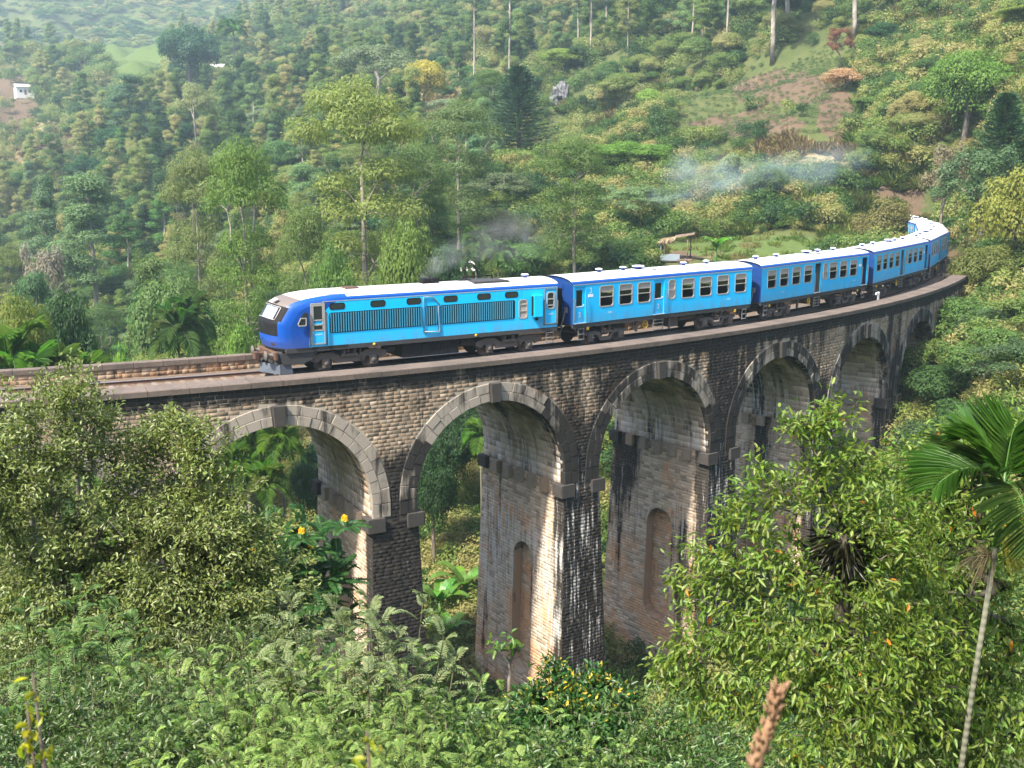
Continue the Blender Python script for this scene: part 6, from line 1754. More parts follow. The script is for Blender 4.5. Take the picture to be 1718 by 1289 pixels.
for k, (kind, n, px0, px1, d0, d1, sa, sb) in enumerate((('round0', 150, -80, 900, 120, 250, 0.5, 1.0), ('round2', 130, -80, 900, 130, 300, 0.5, 1.05), ('tall1', 110, -80, 800, 140, 300, 0.5, 0.85), ('round1', 90, 1430, 1800, 140, 280, 0.35, 0.65), ('round2', 90, 1430, 1800, 135, 260, 0.3, 0.6), ('round0', 60, 960, 1420, 235, 330, 0.5, 0.9))):
    cm2 = PROTO[kind][1].copy(); cm2.materials.clear(); cm2.materials.append(M_FAR if k % 2 else M_UNDER)
    P, d, g = scatter_points(n, d0, d1, lambda x, y, d, px, so, gr, st, s, lat, g: off_track(s, lat, -9, 15) & (so < 0.2) & (gr < 0.25) & (st < 0.4) & ~((np.abs(px-890) < 100) & (d > 170) & (d < 275)), 280+k, pxr=(px0, px1))
    P[:, 2] -= 1.2; gn_scatter('hill_forest', P, sa+(sb-sa)*g.random(len(P)), cm2, M_FAR)
# tall light grass on the banks, dry grass, the meadow and the tea rows
tuft = tuft_mesh('tall_grass_plant', 5, 120, 1.45, 0.7, M_GRASSB, 0.032)
def mound(px0, px1, d0, d1): return lambda x, y, d, px, so, gr, st, s, lat, g: (px > px0) & (px < px1) & (d > d0) & (d < d1) & off_track(s, lat)
P = []
for px0, px1, d0, d1, n in ((1225, 1500, 139, 158, 2200), (1010, 1100, 108, 128, 620), (1390, 1520, 124, 140, 500), (1420, 1718, 150, 230, 1200), (880, 1010, 150, 190, 700), (940, 1110, 190, 260, 900), (1500, 1718, 190, 300, 700)):
    q, d, g = scatter_points(n, d0, d1, mound(px0, px1, d0, d1), int(px0+d0), (px0, px1)); P.append(q)
P = np.concatenate(P); gn_scatter('tall_grass', P, np.random.default_rng(1).uniform(0.55, 1.35, len(P)), tuft, M_GRASSB, 0.25)
straw = tuft_mesh('dry_grass_plant', 6, 90, 1.5, 0.8, M_STRAW, 0.045)
P, d, g = scatter_points(26000, 90, 480, lambda x, y, d, px, so, gr, st, s, lat, g: off_track(s, lat) & (st*0.9 + so*0.10 > 0.10+0.8*g.random(len(x))), 93)
gn_scatter('dry_grass', P, g.uniform(0.5, 1.3, len(P)), straw, M_STRAW, 0.3)
low = tuft_mesh('meadow_plant', 7, 60, 0.55, 0.6, M_GRASSB, 0.035)
P, d, g = scatter_points(30000, 90, 480, lambda x, y, d, px, so, gr, st, s, lat, g: off_track(s, lat, -3, 7) & (gr > 0.12+0.3*g.random(len(x))) & (so < 0.5), 94)
gn_scatter('meadow_grass', P, g.uniform(0.5, 1.4, len(P)), low, M_GRASSB, 0.3)
tea = clump_mesh('tea_plant', 9, 220, 0.8, 0.75, 0.12, M_TEA, 6)
P = []
g = np.random.default_rng(95)
for px0, px1, d0, d1 in ((860, 1010, 118, 158), (1330, 1450, 150, 170), (150, 300, 400, 470), (1130, 1420, 172, 230)):
    for dd in np.arange(d0, d1, 1.9 if d0 < 300 else 4.0):
        for px in np.arange(px0, px1, 1850*(1.15 if d0 < 300 else 2.5)/dd):
            if g.random() < 0.82:
                x, y = polar(px+g.uniform(-2, 2), dd+0.5*math.sin(px*0.05)); P.append((x, y, gz(x, y)))
P = np.array(P); gn_scatter('tea_rows', P, g.uniform(0.7, 1.3, len(P)), tea, M_TEA)
# ---------------------------------------------------------------- plants on the near slope
M_FINE = leaf_mat('glossy_small_leaves', None, 0.30, 0.7, 0.40, 0.04, spec=0.5)
M_FEATHER = leaf_mat('silvery_leaflets', None, 0.36, 0.50, 0.48, 0.045, spec=0.35)
M_BIGLEAF = leaf_mat('broad_glossy_leaves', None, 0.42, 0.75, 0.42, 0.06, spec=0.45)
M_OLDLEAF = leaf_mat('orange_old_leaves', (0.52, 0.20, 0.02), 0.4, 0.6, 0.5)
M_FLOWER = leaf_mat('yellow_petals', (0.72, 0.45, 0.015), 0.3, 0.5, 0.6)
def crown_targets(rng, env, n):
    """points inside a union of ellipsoids (centre, radii), mostly near their skins"""
    w = np.array([e[1][0]*e[1][1]+e[1][0]*e[1][2] for e in env]); pick = rng.choice(len(env), n, p=w/w.sum())
    d = sphere_dirs(rng, n); f = 1-np.abs(rng.normal(size=n))*0.33; f = np.where(rng.random(n) < 0.14, 1 + 0.4*rng.random(n), np.clip(f, 0.1, 1.05))
    return np.array([env[k][0] for k in pick]) + d*np.array([env[k][1] for k in pick])*f[:, None]
def twiggy(name_mesh, seed, trunk, env, ntwig, nleaf, L, W, r0, bmat, lmat, mats=None, oldfrac=0.0, spread=0.35, droop=0.35, tipup=0.2):
    rng = np.random.default_rng(seed); T = crown_targets(rng, env, ntwig)
    tm, pos = skeleton(trunk, T, rng, r0, bmat, sag=0.05, rmin=0.004 if L < 0.12 else 0.006, expo=0.6)
    ctr = np.mean([e[0] for e in env], axis=0)
    B, D, Nn = [], [], []
    for k in range(ntwig):
        e, p = pos[k]; out = unit(e-ctr); ax = unit(e-p + 0.001)
        n = rng.poisson(nleaf)
        tt = rng.uniform(-0.9, 0.25, n); pts = e + ax*(spread*tt)[:, None] + rng.normal(size=(n, 3))*spread*0.33
        d = unit(rng.normal(size=(n, 3))*0.8 + ax*0.5 + out*0.4 + np.array([0, 0, tipup-droop])); B.append(pts); D.append(d); Nn.append(unit(np.array([0, 0, 1.0]) + out*0.35 + rng.normal(size=(n, 3))*0.55))
    B, D, Nn = map(np.concatenate, (B, D, Nn)); n = len(B)
    V = leaf6(B, D, Nn, L*rng.uniform(0.6, 1.25, n), W*rng.uniform(0.75, 1.2, n), 0.22, 0.25)
    idx = (rng.random(n) < oldfrac).astype(int) if mats else None
    return tm, leaf6_mesh('crown', V, lmat, mats, idx)
def near_tree(name, label, cat, loc, tm, cm, color, scale=1.0, rz=0.0, group=None):
    r = thing(name, label, cat, loc, rz, group); r.scale = (scale,)*3
    link_mesh('trunk', tm, None, r); c = link_mesh('crown', cm, None, r); c.color = tuple(color)+(1,); return r
# left: fine-leaved tree in three stems
def loc_px(px, d): x, y = polar(px, d); return (x, y, gz(x, y))
x, y, z = loc_px(60, 18.5)
e = lambda px, py, d, r: (np.array([polar(px, d)[0]-x, polar(px, d)[1]-y, z_of(py, d)-z]), r)
env = [e(95, 640, 18.2, (0.75, 0.7, 0.55)), e(20, 690, 18, (0.9, 0.8, 0.6)), e(190, 720, 18.6, (0.95, 0.8, 0.55)), e(60, 800, 18, (1.5, 1.2, 0.9)), e(240, 840, 18.4, (1.3, 1.1, 0.8)), e(-60, 760, 18, (1.0, 1.0, 1.0)), e(130, 940, 17.6, (1.7, 1.2, 0.7)), e(10, 1000, 17.5, (1.2, 1.0, 0.7)), e(180, 1060, 17.0, (1.5, 1.0, 0.6)), e(60, 1120, 16.8, (1.5, 1.0, 0.6))]
tm, cm = twiggy('l', 1, [(0, 0, -0.6), (0.15, 0.05, 1.6), (0.1, 0.1, 3.4), (0.3, 0.1, 5.4), (0.32, 0.0, 7.4)], env, 980, 46, 0.085, 0.036, 0.15, M_BARK, M_FINE, spread=0.26)
near_tree('fine_leaved_tree', 'fine-leaved olive tree covering the left end of the viaduct, topmost at the left edge', 'tree', (x, y, z), tm, cm, (0.125, 0.16, 0.042))
x, y, z = loc_px(300, 17.5)
env = [e(285, 715, 18, (0.6, 0.6, 0.42)), e(330, 770, 17.6, (0.55, 0.6, 0.5)), e(300, 860, 17.5, (1.1, 0.9, 0.6)), e(380, 900, 17.2, (0.9, 0.8, 0.55)), e(400, 985, 17, (1.0, 0.8, 0.5)), e(300, 1010, 17, (1.2, 0.9, 0.55)), e(200, 960, 17.3, (1.0, 0.8, 0.5))]
tm, cm = twiggy('l', 2, [(0, 0, -0.6), (-0.1, 0.05, 1.5), (0.0, 0.1, 3.0), (0.1, 0.0, 5.0), (0.0, 0.1, 6.6)], env, 520, 44, 0.088, 0.036, 0.12, M_BARK, M_FINE, spread=0.25)
near_tree('fine_leaved_tree', 'fine-leaved olive tree in front of the first arch foot, beside the palms', 'tree', (x, y, z), tm, cm, (0.135, 0.17, 0.045))
# right: broad-leaved tree with turning leaves
x, y, z = loc_px(1440, 13.2)
env = [e(1410, 675, 13.2, (0.28, 0.3, 0.22)), e(1360, 700, 13.1, (0.42, 0.4, 0.16)), e(1440, 760, 13.2, (0.55, 0.5, 0.36)), e(1330, 810, 13, (0.55, 0.5, 0.28)), e(1480, 850, 13.2, (0.6, 0.5, 0.4)), e(1260, 870, 12.8, (0.4, 0.4, 0.25)), e(1210, 960, 12.6, (0.42, 0.5, 0.36)), e(1340, 950, 12.8, (0.75, 0.6, 0.5)), e(1500, 990, 13, (0.8, 0.7, 0.5)), e(1210, 1085, 12.2, (0.5, 0.5, 0.4)), e(1360, 1100, 12.4, (0.9, 0.7, 0.55)), e(1520, 1150, 12.4, (0.8, 0.7, 0.6)), e(1260, 1200, 12, (0.6, 0.5, 0.4)), e(1440, 1230, 12, (0.9, 0.7, 0.5)), e(1180, 1000, 12.4, (0.3, 0.4, 0.2)), e(1560, 900, 13, (0.6, 0.5, 0.4)), e(1600, 1050, 12.8, (0.7, 0.6, 0.5)), e(1150, 1150, 12, (0.4, 0.4, 0.3))]
tm, cm = twiggy('r', 3, [(0.55, 0, -0.5), (0.5, 0.0, 1.2), (0.25, 0.05, 2.6), (0.05, 0.0, 4.0), (-0.02, 0.0, 5.1)], env, 1000, 14, 0.112, 0.036, 0.10, M_DARKBARK, M_BIGLEAF, [M_BIGLEAF, M_OLDLEAF], 0.005, 0.20, 0.65)
rt = near_tree('broad_leaved_tree', 'leafy tree with orange turning leaves in front of the right arches', 'tree', (x, y, z), tm, cm, (0.125, 0.185, 0.028))
# a dark fern clump sits in its fork
g = np.random.default_rng(8); n = 150; a = g.uniform(0, 6.28, n); B = np.stack([0.07*np.cos(a), 0.07*np.sin(a), g.uniform(-0.25, 0.12, n)], -1) + np.array([-0.02, -0.1, z_of(895, 13.2)-z])
D = unit(np.stack([np.cos(a), np.sin(a), g.uniform(-0.9, 0.9, n)], -1)); fm = leaf6_mesh('fern_clump', leaf6(B, D, unit(np.array([0, 0, 1.0])+g.normal(size=(n, 3))*0.3), 0.34, 0.035, 0.2, 0.5), M_FINE)
fo = link_mesh('fern_clump', fm, None, rt); fo.color = (0.03, 0.032, 0.014, 1)
x, y, z = loc_px(1690, 15.5)
env = [e(1640, 720, 15.5, (0.8, 0.7, 0.3)), e(1720, 700, 15.5, (0.7, 0.7, 0.3)), e(1560, 790, 15.2, (0.7, 0.6, 0.35)), e(1700, 850, 15.2, (0.9, 0.8, 0.6)), e(1590, 900, 15, (0.7, 0.6, 0.5)), e(1650, 1020, 14.6, (1.0, 0.8, 0.7)), e(1700, 1180, 14, (1.1, 0.8, 0.8)), e(1570, 1200, 14, (0.9, 0.8, 0.7))]
tm, cm = twiggy('r', 4, [(0, 0, -0.5), (-0.05, 0.0, 1.6), (-0.3, 0.05, 3.3), (-0.2, 0.0, 5.2), (-0.1, 0.0, 6.6)], env, 1000, 14, 0.115, 0.040, 0.12, M_DARKBARK, M_BIGLEAF, [M_BIGLEAF, M_OLDLEAF], 0.004, 0.22, 0.6)
near_tree('broad_leaved_tree', 'bushy green tree filling the lower right corner behind the near palm', 'tree', (x, y, z), tm, cm, (0.12, 0.185, 0.028))
# the areca palm on the right
x, y, z = loc_px(1672, 12.2); topz = z_of(885, 12.2)-z
dirs = [(-0.75, -0.2, 0.62), (-0.55, 0.25, 1.35), (0.15, 0.1, 1.6), (0.6, -0.1, 1.3), (0.95, 0.1, 0.6), (-0.1, -0.75, 0.25), (0.55, -0.6, 0.35), (-0.25, 0.8, 1.0), (0.5, 0.6, 0.9)]
tm, sm_, fr_ = palm_parts(77, topz, 0.27, 9, 1.02, 0.56, 0.031, 0.034, 34, dirs=dirs)
pr = thing('areca_palm', 'near palm with thin ringed stem and broad fan of fronds at the right edge', 'palm tree', (x, y, z))
link_mesh('trunk', tm, None, pr); link_mesh('crownshaft', sm_, None, pr)
for k, q in enumerate(fr_):
    o = link_mesh('frond', merge_leaf_rib('frond', [q], M_PALMLEAF, M_SHAFT), None, pr); o.color = (0.042, 0.105, 0.014, 1) if k < 5 else (0.045, 0.085, 0.02, 1)
g = np.random.default_rng(12)
for side, col, zz in ((1, (0.42, 0.36, 0.05), 0.02), (-1, (0.12, 0.095, 0.05), -0.08)):
    m = MB(); c = np.array([0.27+side*0.06, 0.05, topz+zz])
    for k in range(90):
        d = unit(np.array([side*g.uniform(0.2, 1.0), g.normal()*0.6, g.uniform(-1.0, 0.55)])); Lq = g.uniform(0.22, 0.42)
        m.tube([tuple(c), tuple(c+d*Lq*0.55+np.array([0, 0, 0.03])), tuple(c+d*Lq+np.array([0, 0, -0.07]))], [0.005, 0.0035, 0.002], 3, cap=False)
    mt = bpy.data.materials.get('flower_strands%d' % side)
    t = NT('flower_strands'); t.principled(col, 0.7, 0.3); m.build('flower_stalk', t.mat, pr)
# feathery shrubs along the bottom
FRONT_EXTRA = []
def feather_shrub(seed, nstem, h, nleaf, leaf_len, L, W):
    rng = np.random.default_rng(seed); m = MB(); Vs = []
    for k in range(nstem):
        a = 6.28*k/nstem + rng.uniform(-0.4, 0.4); lean = rng.uniform(0.05, 0.42); hh = h*rng.uniform(0.55, 1.0)
        tip = np.array([math.cos(a)*lean*hh, math.sin(a)*lean*hh, hh]); b = np.array([0.08*math.cos(a), 0.08*math.sin(a), -0.3]); mid = b*0.5+tip*0.5+np.array([math.cos(a), math.sin(a), 0])*0.05*hh
        m.tube([tuple(b), tuple(mid), tuple(tip)], [0.016, 0.010, 0.004], 5, cap=False)
        for q in range(nleaf):
            u = q/(nleaf-1); f = 0.48 + 0.52*u**0.75; p = (1-f)**2*b + 2*f*(1-f)*mid + f*f*tip
            aa = a + q*2.4 + rng.uniform(-0.4, 0.4); el = -0.05 + 0.55*u + 2.0*max(0, u-0.72)*3 + rng.uniform(-0.15, 0.2)
            d = (math.cos(aa), math.sin(aa), el); sc_ = leaf_len*rng.uniform(0.7, 1.15)*(1 if u < 0.85 else 0.72)
            pts, lv = frond(rng, p, d, sc_, 12, W*rng.uniform(0.85, 1.15), L*rng.uniform(0.85, 1.1), 0.42, 0.22)
            Vs.append(lv); m.tube([tuple(pts[0]), tuple(pts[6]), tuple(pts[-1])], [0.003, 0.002, 0.001], 3, cap=False)
    V = np.concatenate(Vs)
    return m.mesh('stems', M_TWIG), leaf6_mesh('foliage', V, M_FEATHER)
M_TWIG = bark('green_twig', (0.07, 0.075, 0.035), (0.16, 0.15, 0.08))
FS = [feather_shrub(600+k, 17, 2.6, 18, 0.34, 0.050, 0.0145) for k in range(3)]
FRONT = [(560, 985, 9.6), (590, 1000, 9.2), (645, 1060, 9.0), (790, 1130, 8.8), (470, 1080, 9.4), (380, 1100, 9.2), (290, 1120, 9.0), (700, 1120, 9.0), (860, 1150, 8.6), (930, 1190, 8.4), (430, 1150, 8.2), (540, 1130, 8.2), (640, 1150, 8.0), (750, 1180, 7.8), (340, 1190, 8.0),
         (840, 1220, 7.6), (480, 1210, 7.2), (600, 1220, 7.0), (720, 1240, 6.9), (960, 1260, 7.4), (380, 1250, 7.0), (240, 1200, 8.4), (150, 1160, 9.6), (40, 985, 12.5), (110, 960, 13.0), (120, 1250, 8.2), (230, 1280, 7.4), (550, 1275, 6.4), (860, 1285, 6.7), (1050, 1285, 7.0), (1010, 1240, 8.4), (90, 1290, 7.2), (-20, 1070, 11.0), (330, 1270, 6.6), (470, 1290, 6.2), (660, 1290, 6.2), (760, 1285, 6.4), (30, 1275, 7.4), (300, 1075, 11.0)]
for k, (px, py, d) in enumerate(FRONT):
    if px >= 640: py += 60
    x, y = polar(px, d); g_ = gz(x, y); top = z_of(py, d); h = top-g_
    if h < 0.8: h = 0.8
    sc_ = max(0.75, min(1.5, h/2.6)); top -= 0.22; base = top - 2.6*sc_
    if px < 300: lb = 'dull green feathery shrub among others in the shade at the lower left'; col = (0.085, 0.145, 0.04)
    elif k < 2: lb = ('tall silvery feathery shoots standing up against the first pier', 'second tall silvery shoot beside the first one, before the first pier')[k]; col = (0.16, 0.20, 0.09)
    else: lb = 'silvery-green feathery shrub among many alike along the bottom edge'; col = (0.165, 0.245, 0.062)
    f = random.uniform(0.85, 1.2)
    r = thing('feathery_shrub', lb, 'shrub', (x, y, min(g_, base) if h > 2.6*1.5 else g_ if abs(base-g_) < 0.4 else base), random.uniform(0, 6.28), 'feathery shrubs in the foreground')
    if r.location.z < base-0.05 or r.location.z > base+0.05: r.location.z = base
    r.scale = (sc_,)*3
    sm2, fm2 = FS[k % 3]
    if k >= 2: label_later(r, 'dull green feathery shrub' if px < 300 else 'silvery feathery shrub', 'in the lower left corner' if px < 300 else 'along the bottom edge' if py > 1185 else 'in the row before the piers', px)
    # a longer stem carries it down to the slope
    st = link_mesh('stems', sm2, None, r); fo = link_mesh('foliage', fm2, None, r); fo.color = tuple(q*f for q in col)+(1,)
    if base - g_ > 0.2:
        m = MB(); L_ = (base-g_+0.5)/sc_
        for q in range(5):
            a = q*1.3; m.tube([(0.06*math.cos(a), 0.06*math.sin(a), -0.2), (0.1*math.cos(a+.5), 0.1*math.sin(a+.5), -L_*0.5), (0.05*math.cos(a), 0.05*math.sin(a), -L_)], [0.017, 0.02, 0.024], 5)
        m.build('lower_stems', M_BARK, r)
# small-leaved shrubs mixed in between
FB = []
for k in range(2):
    env = [((0, 0, 1.5), (0.9, 0.9, 0.55)), ((0.5, 0.2, 1.1), (0.7, 0.7, 0.5)), ((-0.5, -0.2, 1.0), (0.7, 0.7, 0.5)), ((0.1, -0.5, 1.2), (0.6, 0.6, 0.5))]
    env = [(np.array(c), np.array(r_)) for c, r_ in env]
    FB.append(twiggy('f', 40+k, [(0, 0, -1.6), (0.02, 0, -0.5), (0.0, 0.03, 0.3), (0.05, 0, 0.9)], env, 190, 30, 0.075, 0.028, 0.04, M_BARK, M_FINE, spread=0.18, tipup=0.5))
for k, (px, py, d, c) in enumerate(((20, 1150, 10.5, (0.05, 0.09, 0.02)), (110, 1110, 11.5, (0.075, 0.11, 0.03)), (210, 1150, 10.2, (0.055, 0.095, 0.024)), (60, 1220, 8.6, (0.06, 0.10, 0.026)), (160, 1250, 8.0, (0.08, 0.12, 0.03)), (310, 1120, 10.8, (0.08, 0.115, 0.03)), (270, 1240, 8.2, (0.06, 0.10, 0.025)), (420, 1200, 8.6, (0.09, 0.13, 0.03)), (560, 1210, 8.6, (0.075, 0.125, 0.03)), (690, 1190, 9.0, (0.07, 0.12, 0.03)), (820, 1260, 7.8, (0.06, 0.11, 0.025)), (1090, 1270, 8.6, (0.055, 0.11, 0.022)), (1160, 1240, 9.5, (0.07, 0.12, 0.03)), (350, 1040, 13.0, (0.08, 0.11, 0.03)), (10, 1060, 13.5, (0.07, 0.10, 0.03)))):
    x, y = polar(px, d); top = z_of(py, d); sc_ = random.uniform(0.7, 0.95)
    o = near_tree('small_leaved_shrub', 'x', 'shrub', (x, y, top-2.05*sc_), FB[k % 2][0], FB[k % 2][1], c, sc_, random.uniform(0, 6.28), 'small-leaved shrubs between the feathery ones')
    label_later(o, 'small-leaved ' + ('dark' if c[1] < 0.105 else 'olive') + ' shrub', 'between the feathery shrubs', px)
    g_ = gz(x, y)
    if top-2.05*sc_-1.6*sc_ > g_ - 0.1:
        m = MB(); m.tube([(0, 0, -1.5), (0.05, 0, -2.5), (0, 0, (g_-top)/sc_+1.9)], [0.045, 0.05, 0.055], 6); m.build('lower_stem', M_BARK, o)
# dark bush with yellow-orange tips
x, y, z = loc_px(965, 10.8)
env = [e(950, 1212, 10.8, (0.42, 0.45, 0.22)), e(1020, 1205, 10.9, (0.30, 0.4, 0.20)), e(900, 1250, 10.7, (0.35, 0.4, 0.25)), e(1010, 1280, 10.6, (0.45, 0.45, 0.35)), e(960, 1300, 10.5, (0.6, 0.5, 0.35))]
tm, cm = twiggy('b', 5, [(0, 0, -0.5), (0.02, 0, 0.6), (0.0, 0.03, 1.2), (0.05, 0, 2.0)], env, 300, 26, 0.072, 0.030, 0.05, M_DARKBARK, M_FINE, [M_FINE, leaf_mat('orange_tips', (0.42, 0.34, 0.04), 0.35, 0.6, 0.5)], 0.0, 0.12, 0.1, 0.5)
g = np.random.default_rng(3)
top = np.zeros(len(cm.polygons)//2); co = np.empty(len(cm.vertices)*3, dtype=np.float32); cm.vertices.foreach_get('co', co); co = co.reshape(-1, 6, 3)
hi = co[:, 3, 2] - co[:, 0, 2]; lev = co[:, 3, 2]; thr = np.percentile(lev, 72)
mi = ((lev > thr) & (hi > 0.0) & (g.random(len(lev)) < 0.14)).astype(np.int32); cm.polygons.foreach_set('material_index', np.repeat(mi, 2)); cm.update()
near_tree('flowering_bush', 'dark green bush with yellow-orange flower tips below the second pier', 'bush', (x, y, z), tm, cm, (0.030, 0.085, 0.015))
# cassia with yellow flower spikes in front of the first arch
x, y, z = loc_px(470, 24)
env = [e(440, 930, 24, (1.1, 1.0, 0.6)), e(520, 970, 24, (0.8, 0.8, 0.7)), e(400, 1000, 24, (1.2, 1.0, 0.8)), e(495, 1050, 23.5, (1.2, 1.0, 0.8))]
rng_ = np.random.default_rng(6); T = crown_targets(rng_, env, 60); tm, pos = skeleton([(0, 0, -0.8), (0.1, 0, 3), (0.05, 0.1, 5.5)], T, rng_, 0.12, M_BARK)
Vs, Fl = [], MB(); ctr = np.mean([q[0] for q in env], axis=0)
spots = [e(368, 925, 23.6, 0)[0], e(404, 925, 23.5, 0)[0], e(490, 898, 23.5, 0)[0], e(505, 925, 23.5, 0)[0], e(566, 880, 23.4, 0)[0], e(430, 955, 23.4, 0)[0]]
for k in range(60):
    q, p = pos[k]
    for a_ in range(4):
        d = unit(unit(q-ctr)*0.7 + rng_.normal(size=3)*0.7 + np.array([0, 0, 0.5])); pts, lv = frond(rng_, q, d, rng_.uniform(0.55, 0.85), 12, 0.06, 0.15, 0.3, 0.15); Vs.append(lv)
for sp_ in spots:
    for a_ in range(7):
        an = a_*0.9; d = unit(np.array([math.cos(an), math.sin(an), 0.5])); pts, lv = frond(rng_, sp_-np.array([0, 0, 0.2]), d, 0.6, 12, 0.06, 0.14, 0.35, 0.15); Vs.append(lv)
ct = thing('cassia_shrub', 'dark feathery shrub with yellow flower heads before the first arch', 'shrub', (x, y, z))
link_mesh('trunk', tm, None, ct); fo = link_mesh('foliage', leaf6_mesh('foliage', np.concatenate(Vs), M_FEATHER), None, ct); fo.color = (0.035, 0.095, 0.022, 1)
fmesh = None
for sp_ in spots:
    n = 90; dd = sphere_dirs(rng_, n); dd[:, 2] = np.abs(dd[:, 2]); P_ = dd*np.array([0.085, 0.085, 0.17]); 
    if fmesh is None: fmesh = quads_mesh('flower_head', rhombs(rng_, P_, unit(dd+rng_.normal(size=dd.shape)*0.4), 0.07, 0.06), M_FLOWER)
    o = link_mesh('flower_head', fmesh, None, ct); o.location = tuple(sp_); o.scale = (0.8, 0.8, 0.75)
# thin sapling before the second pier
x, y, z = loc_px(850, 9.4)
env = [e(848, 1112, 9.4, (0.12, 0.12, 0.08)), e(865, 1125, 9.4, (0.10, 0.1, 0.05)), e(835, 1115, 9.4, (0.05, 0.1, 0.05))]
tm, cm = twiggy('s', 7, [(0, 0, -0.5), (0.0, 0, 0.9), (0.02, 0.02, z_of(1170, 9.4)-z)], env, 14, 4, 0.07, 0.035, 0.015, M_BARK, M_BIGLEAF, spread=0.07)
near_tree('sapling', 'thin sapling with few leaves against the second pier', 'sapling', (x, y, z), tm, cm, (0.07, 0.14, 0.02))
# out-of-focus things right at the camera
M_SEED = paint('brown_seed_head', (0.23, 0.135, 0.075), 0.9, 0.5)
x, y = polar(1318, 1.6); g_ = gz(x, y); pt = [(polar(1304, 1.6)[0], polar(1304, 1.6)[1], z_of(1330, 1.6)), (polar(1322, 1.6)[0], y, z_of(1262, 1.6)), (polar(1338, 1.6)[0], y, z_of(1210, 1.6)), (polar(1346, 1.6)[0], y, z_of(1178, 1.6))]
sh = thing('grass_stalk', 'brown dry seed head out of focus at the bottom edge', 'grass stalk', (x-0.1, y, g_))
O = Vector(sh.location); m = MB(); base = [(0, 0, -0.1), (-0.03, 0, 0.35), tuple(Vector(pt[0])-O)]
m.tube(base, [0.004, 0.004, 0.005], 6); m.build('stem', M_SEED, sh)
m = MB(); pp = [Vector(p)-O for p in pt]; g = np.random.default_rng(2)
path = [pp[0].lerp(pp[1], k/6) for k in range(6)] + [pp[1].lerp(pp[2], k/6) for k in range(6)] + [pp[2].lerp(pp[3], k/5) for k in range(6)]
m.tube([tuple(p) for p in path], [0.0105+0.0018*math.sin(k*1.9) - 0.00038*k for k in range(len(path))], 9)
for k, p in enumerate(path):
    for q in range(6):
        d = Vector(unit(g.normal(size=3))); a = p + d*0.009; m.tube([tuple(a), tuple(a+d*0.006+Vector((0, 0, 0.012)))], [0.004, 0.001], 4)
m.build('seed_head', M_SEED, sh)
def near_sprig(px, py, d, label, seed, n=9, L=0.05):
    x, y = polar(px, d); g_ = gz(x, y); r = thing('leafy_sprig', label, 'sprig', (x, y, g_)); rng = np.random.default_rng(seed)
    zt = z_of(py, d)-g_; m = MB(); m.tube([(0, 0, -0.1), (0.02, 0, zt*0.5), (0, 0, zt)], [0.006, 0.005, 0.003], 5); m.build('stem', M_BARK, r)
    f = rng.uniform(0, 1, n); B = np.stack([0.0*f, 0.0*f, zt*(1-0.10*f)], -1) + rng.normal(size=(n, 3))*0.008; D = unit(rng.normal(size=(n, 3)) + np.array([0, 0, 0.4]))
    o = link_mesh('foliage', leaf6_mesh('foliage', leaf6(B, D, unit(rng.normal(size=(n, 3))+np.array([0, 0, 1])), L, L*0.45), M_BIGLEAF), None, r); o.color = (0.36, 0.36, 0.02, 1)
near_sprig(595, 1279, 1.9, 'yellow leaf tips out of focus at the bottom edge', 1, 12, 0.030)
for k, (px, py) in enumerate(((8, 1092), (-8, 1140), (14, 1212), (-16, 1180))):
    near_sprig(px-12, py, 2.6, ('yellow-green sprig highest at the left edge', 'small yellow sprig just below the highest one at the left edge', 'lowest yellow-green sprig at the left edge', 'yellow sprig cut by the left edge')[k], 4+k, 7, 0.034)
# ---------------------------------------------------------------- shelter, houses, boulder, post
M_WOOD = bark('weathered_timber', (0.10, 0.07, 0.05), (0.24, 0.18, 0.13), 2.0)
M_THATCH = bark('dry_palm_thatch', (0.20, 0.15, 0.09), (0.42, 0.34, 0.22), 4.0)
M_TIN = paint('pale_tin_roof', (0.50, 0.48, 0.46), 0.45, 0.5, 1.0, (0.35, 0.28, 0.22))
M_WALLW = paint('whitewashed_wall', (0.62, 0.60, 0.56), 0.85, 0.5, 1.0, (0.3, 0.24, 0.18))
M_WALLB = paint('mud_brick_wall', (0.26, 0.14, 0.085), 0.9, 0.5, 1.5)
M_TARP = paint('grey_blue_sheet', (0.20, 0.25, 0.30), 0.6, 0.5)
x, y = polar(1137, 119); g_ = gz(x, y); az = -az_of(1137)
hut = thing('thatched_shelter', 'small open shelter with thatched lean-to roof and rough posts beside the track', 'shelter', (x, y, g_), az)
for px_, py_, h in ((-1.5, -1.0, 1.9), (0.9, -1.0, 2.25), (1.25, 0.9, 2.3), (-1.4, 1.0, 2.0)):
    m = MB(); m.tube([(px_, py_, -0.3), (px_+0.04, py_, h*0.5), (px_, py_+0.03, h)], [0.07, 0.06, 0.055], 7); m.build('post', M_WOOD, hut)
m = MB(); m.ring([[(-0.4, -1.3, 2.25), (1.6, -1.25, 2.62), (1.65, 1.2, 2.68), (-0.4, 1.25, 2.35)], [(-0.4, -1.3, 2.31), (1.6, -1.25, 2.68), (1.65, 1.2, 2.74), (-0.4, 1.25, 2.41)]], cap=True); m.build('roof', M_WOOD, hut)
g = np.random.default_rng(4); n = 260
B = np.stack([g.uniform(-1.9, -0.2, n), g.uniform(-1.3, 1.3, n), 0*g.random(n)], -1); B[:, 2] = 2.3 + 0.18*(B[:, 0]+0.3) + g.random(n)*0.12; D = unit(np.stack([-0.4+0*B[:, 0], -0.5+g.normal(size=n)*0.3, -0.75+0*B[:, 0]], -1))
link_mesh('thatch', leaf6_mesh('thatch', leaf6(B, D, sphere_dirs(g, n), 0.8, 0.07), M_THATCH), None, hut)
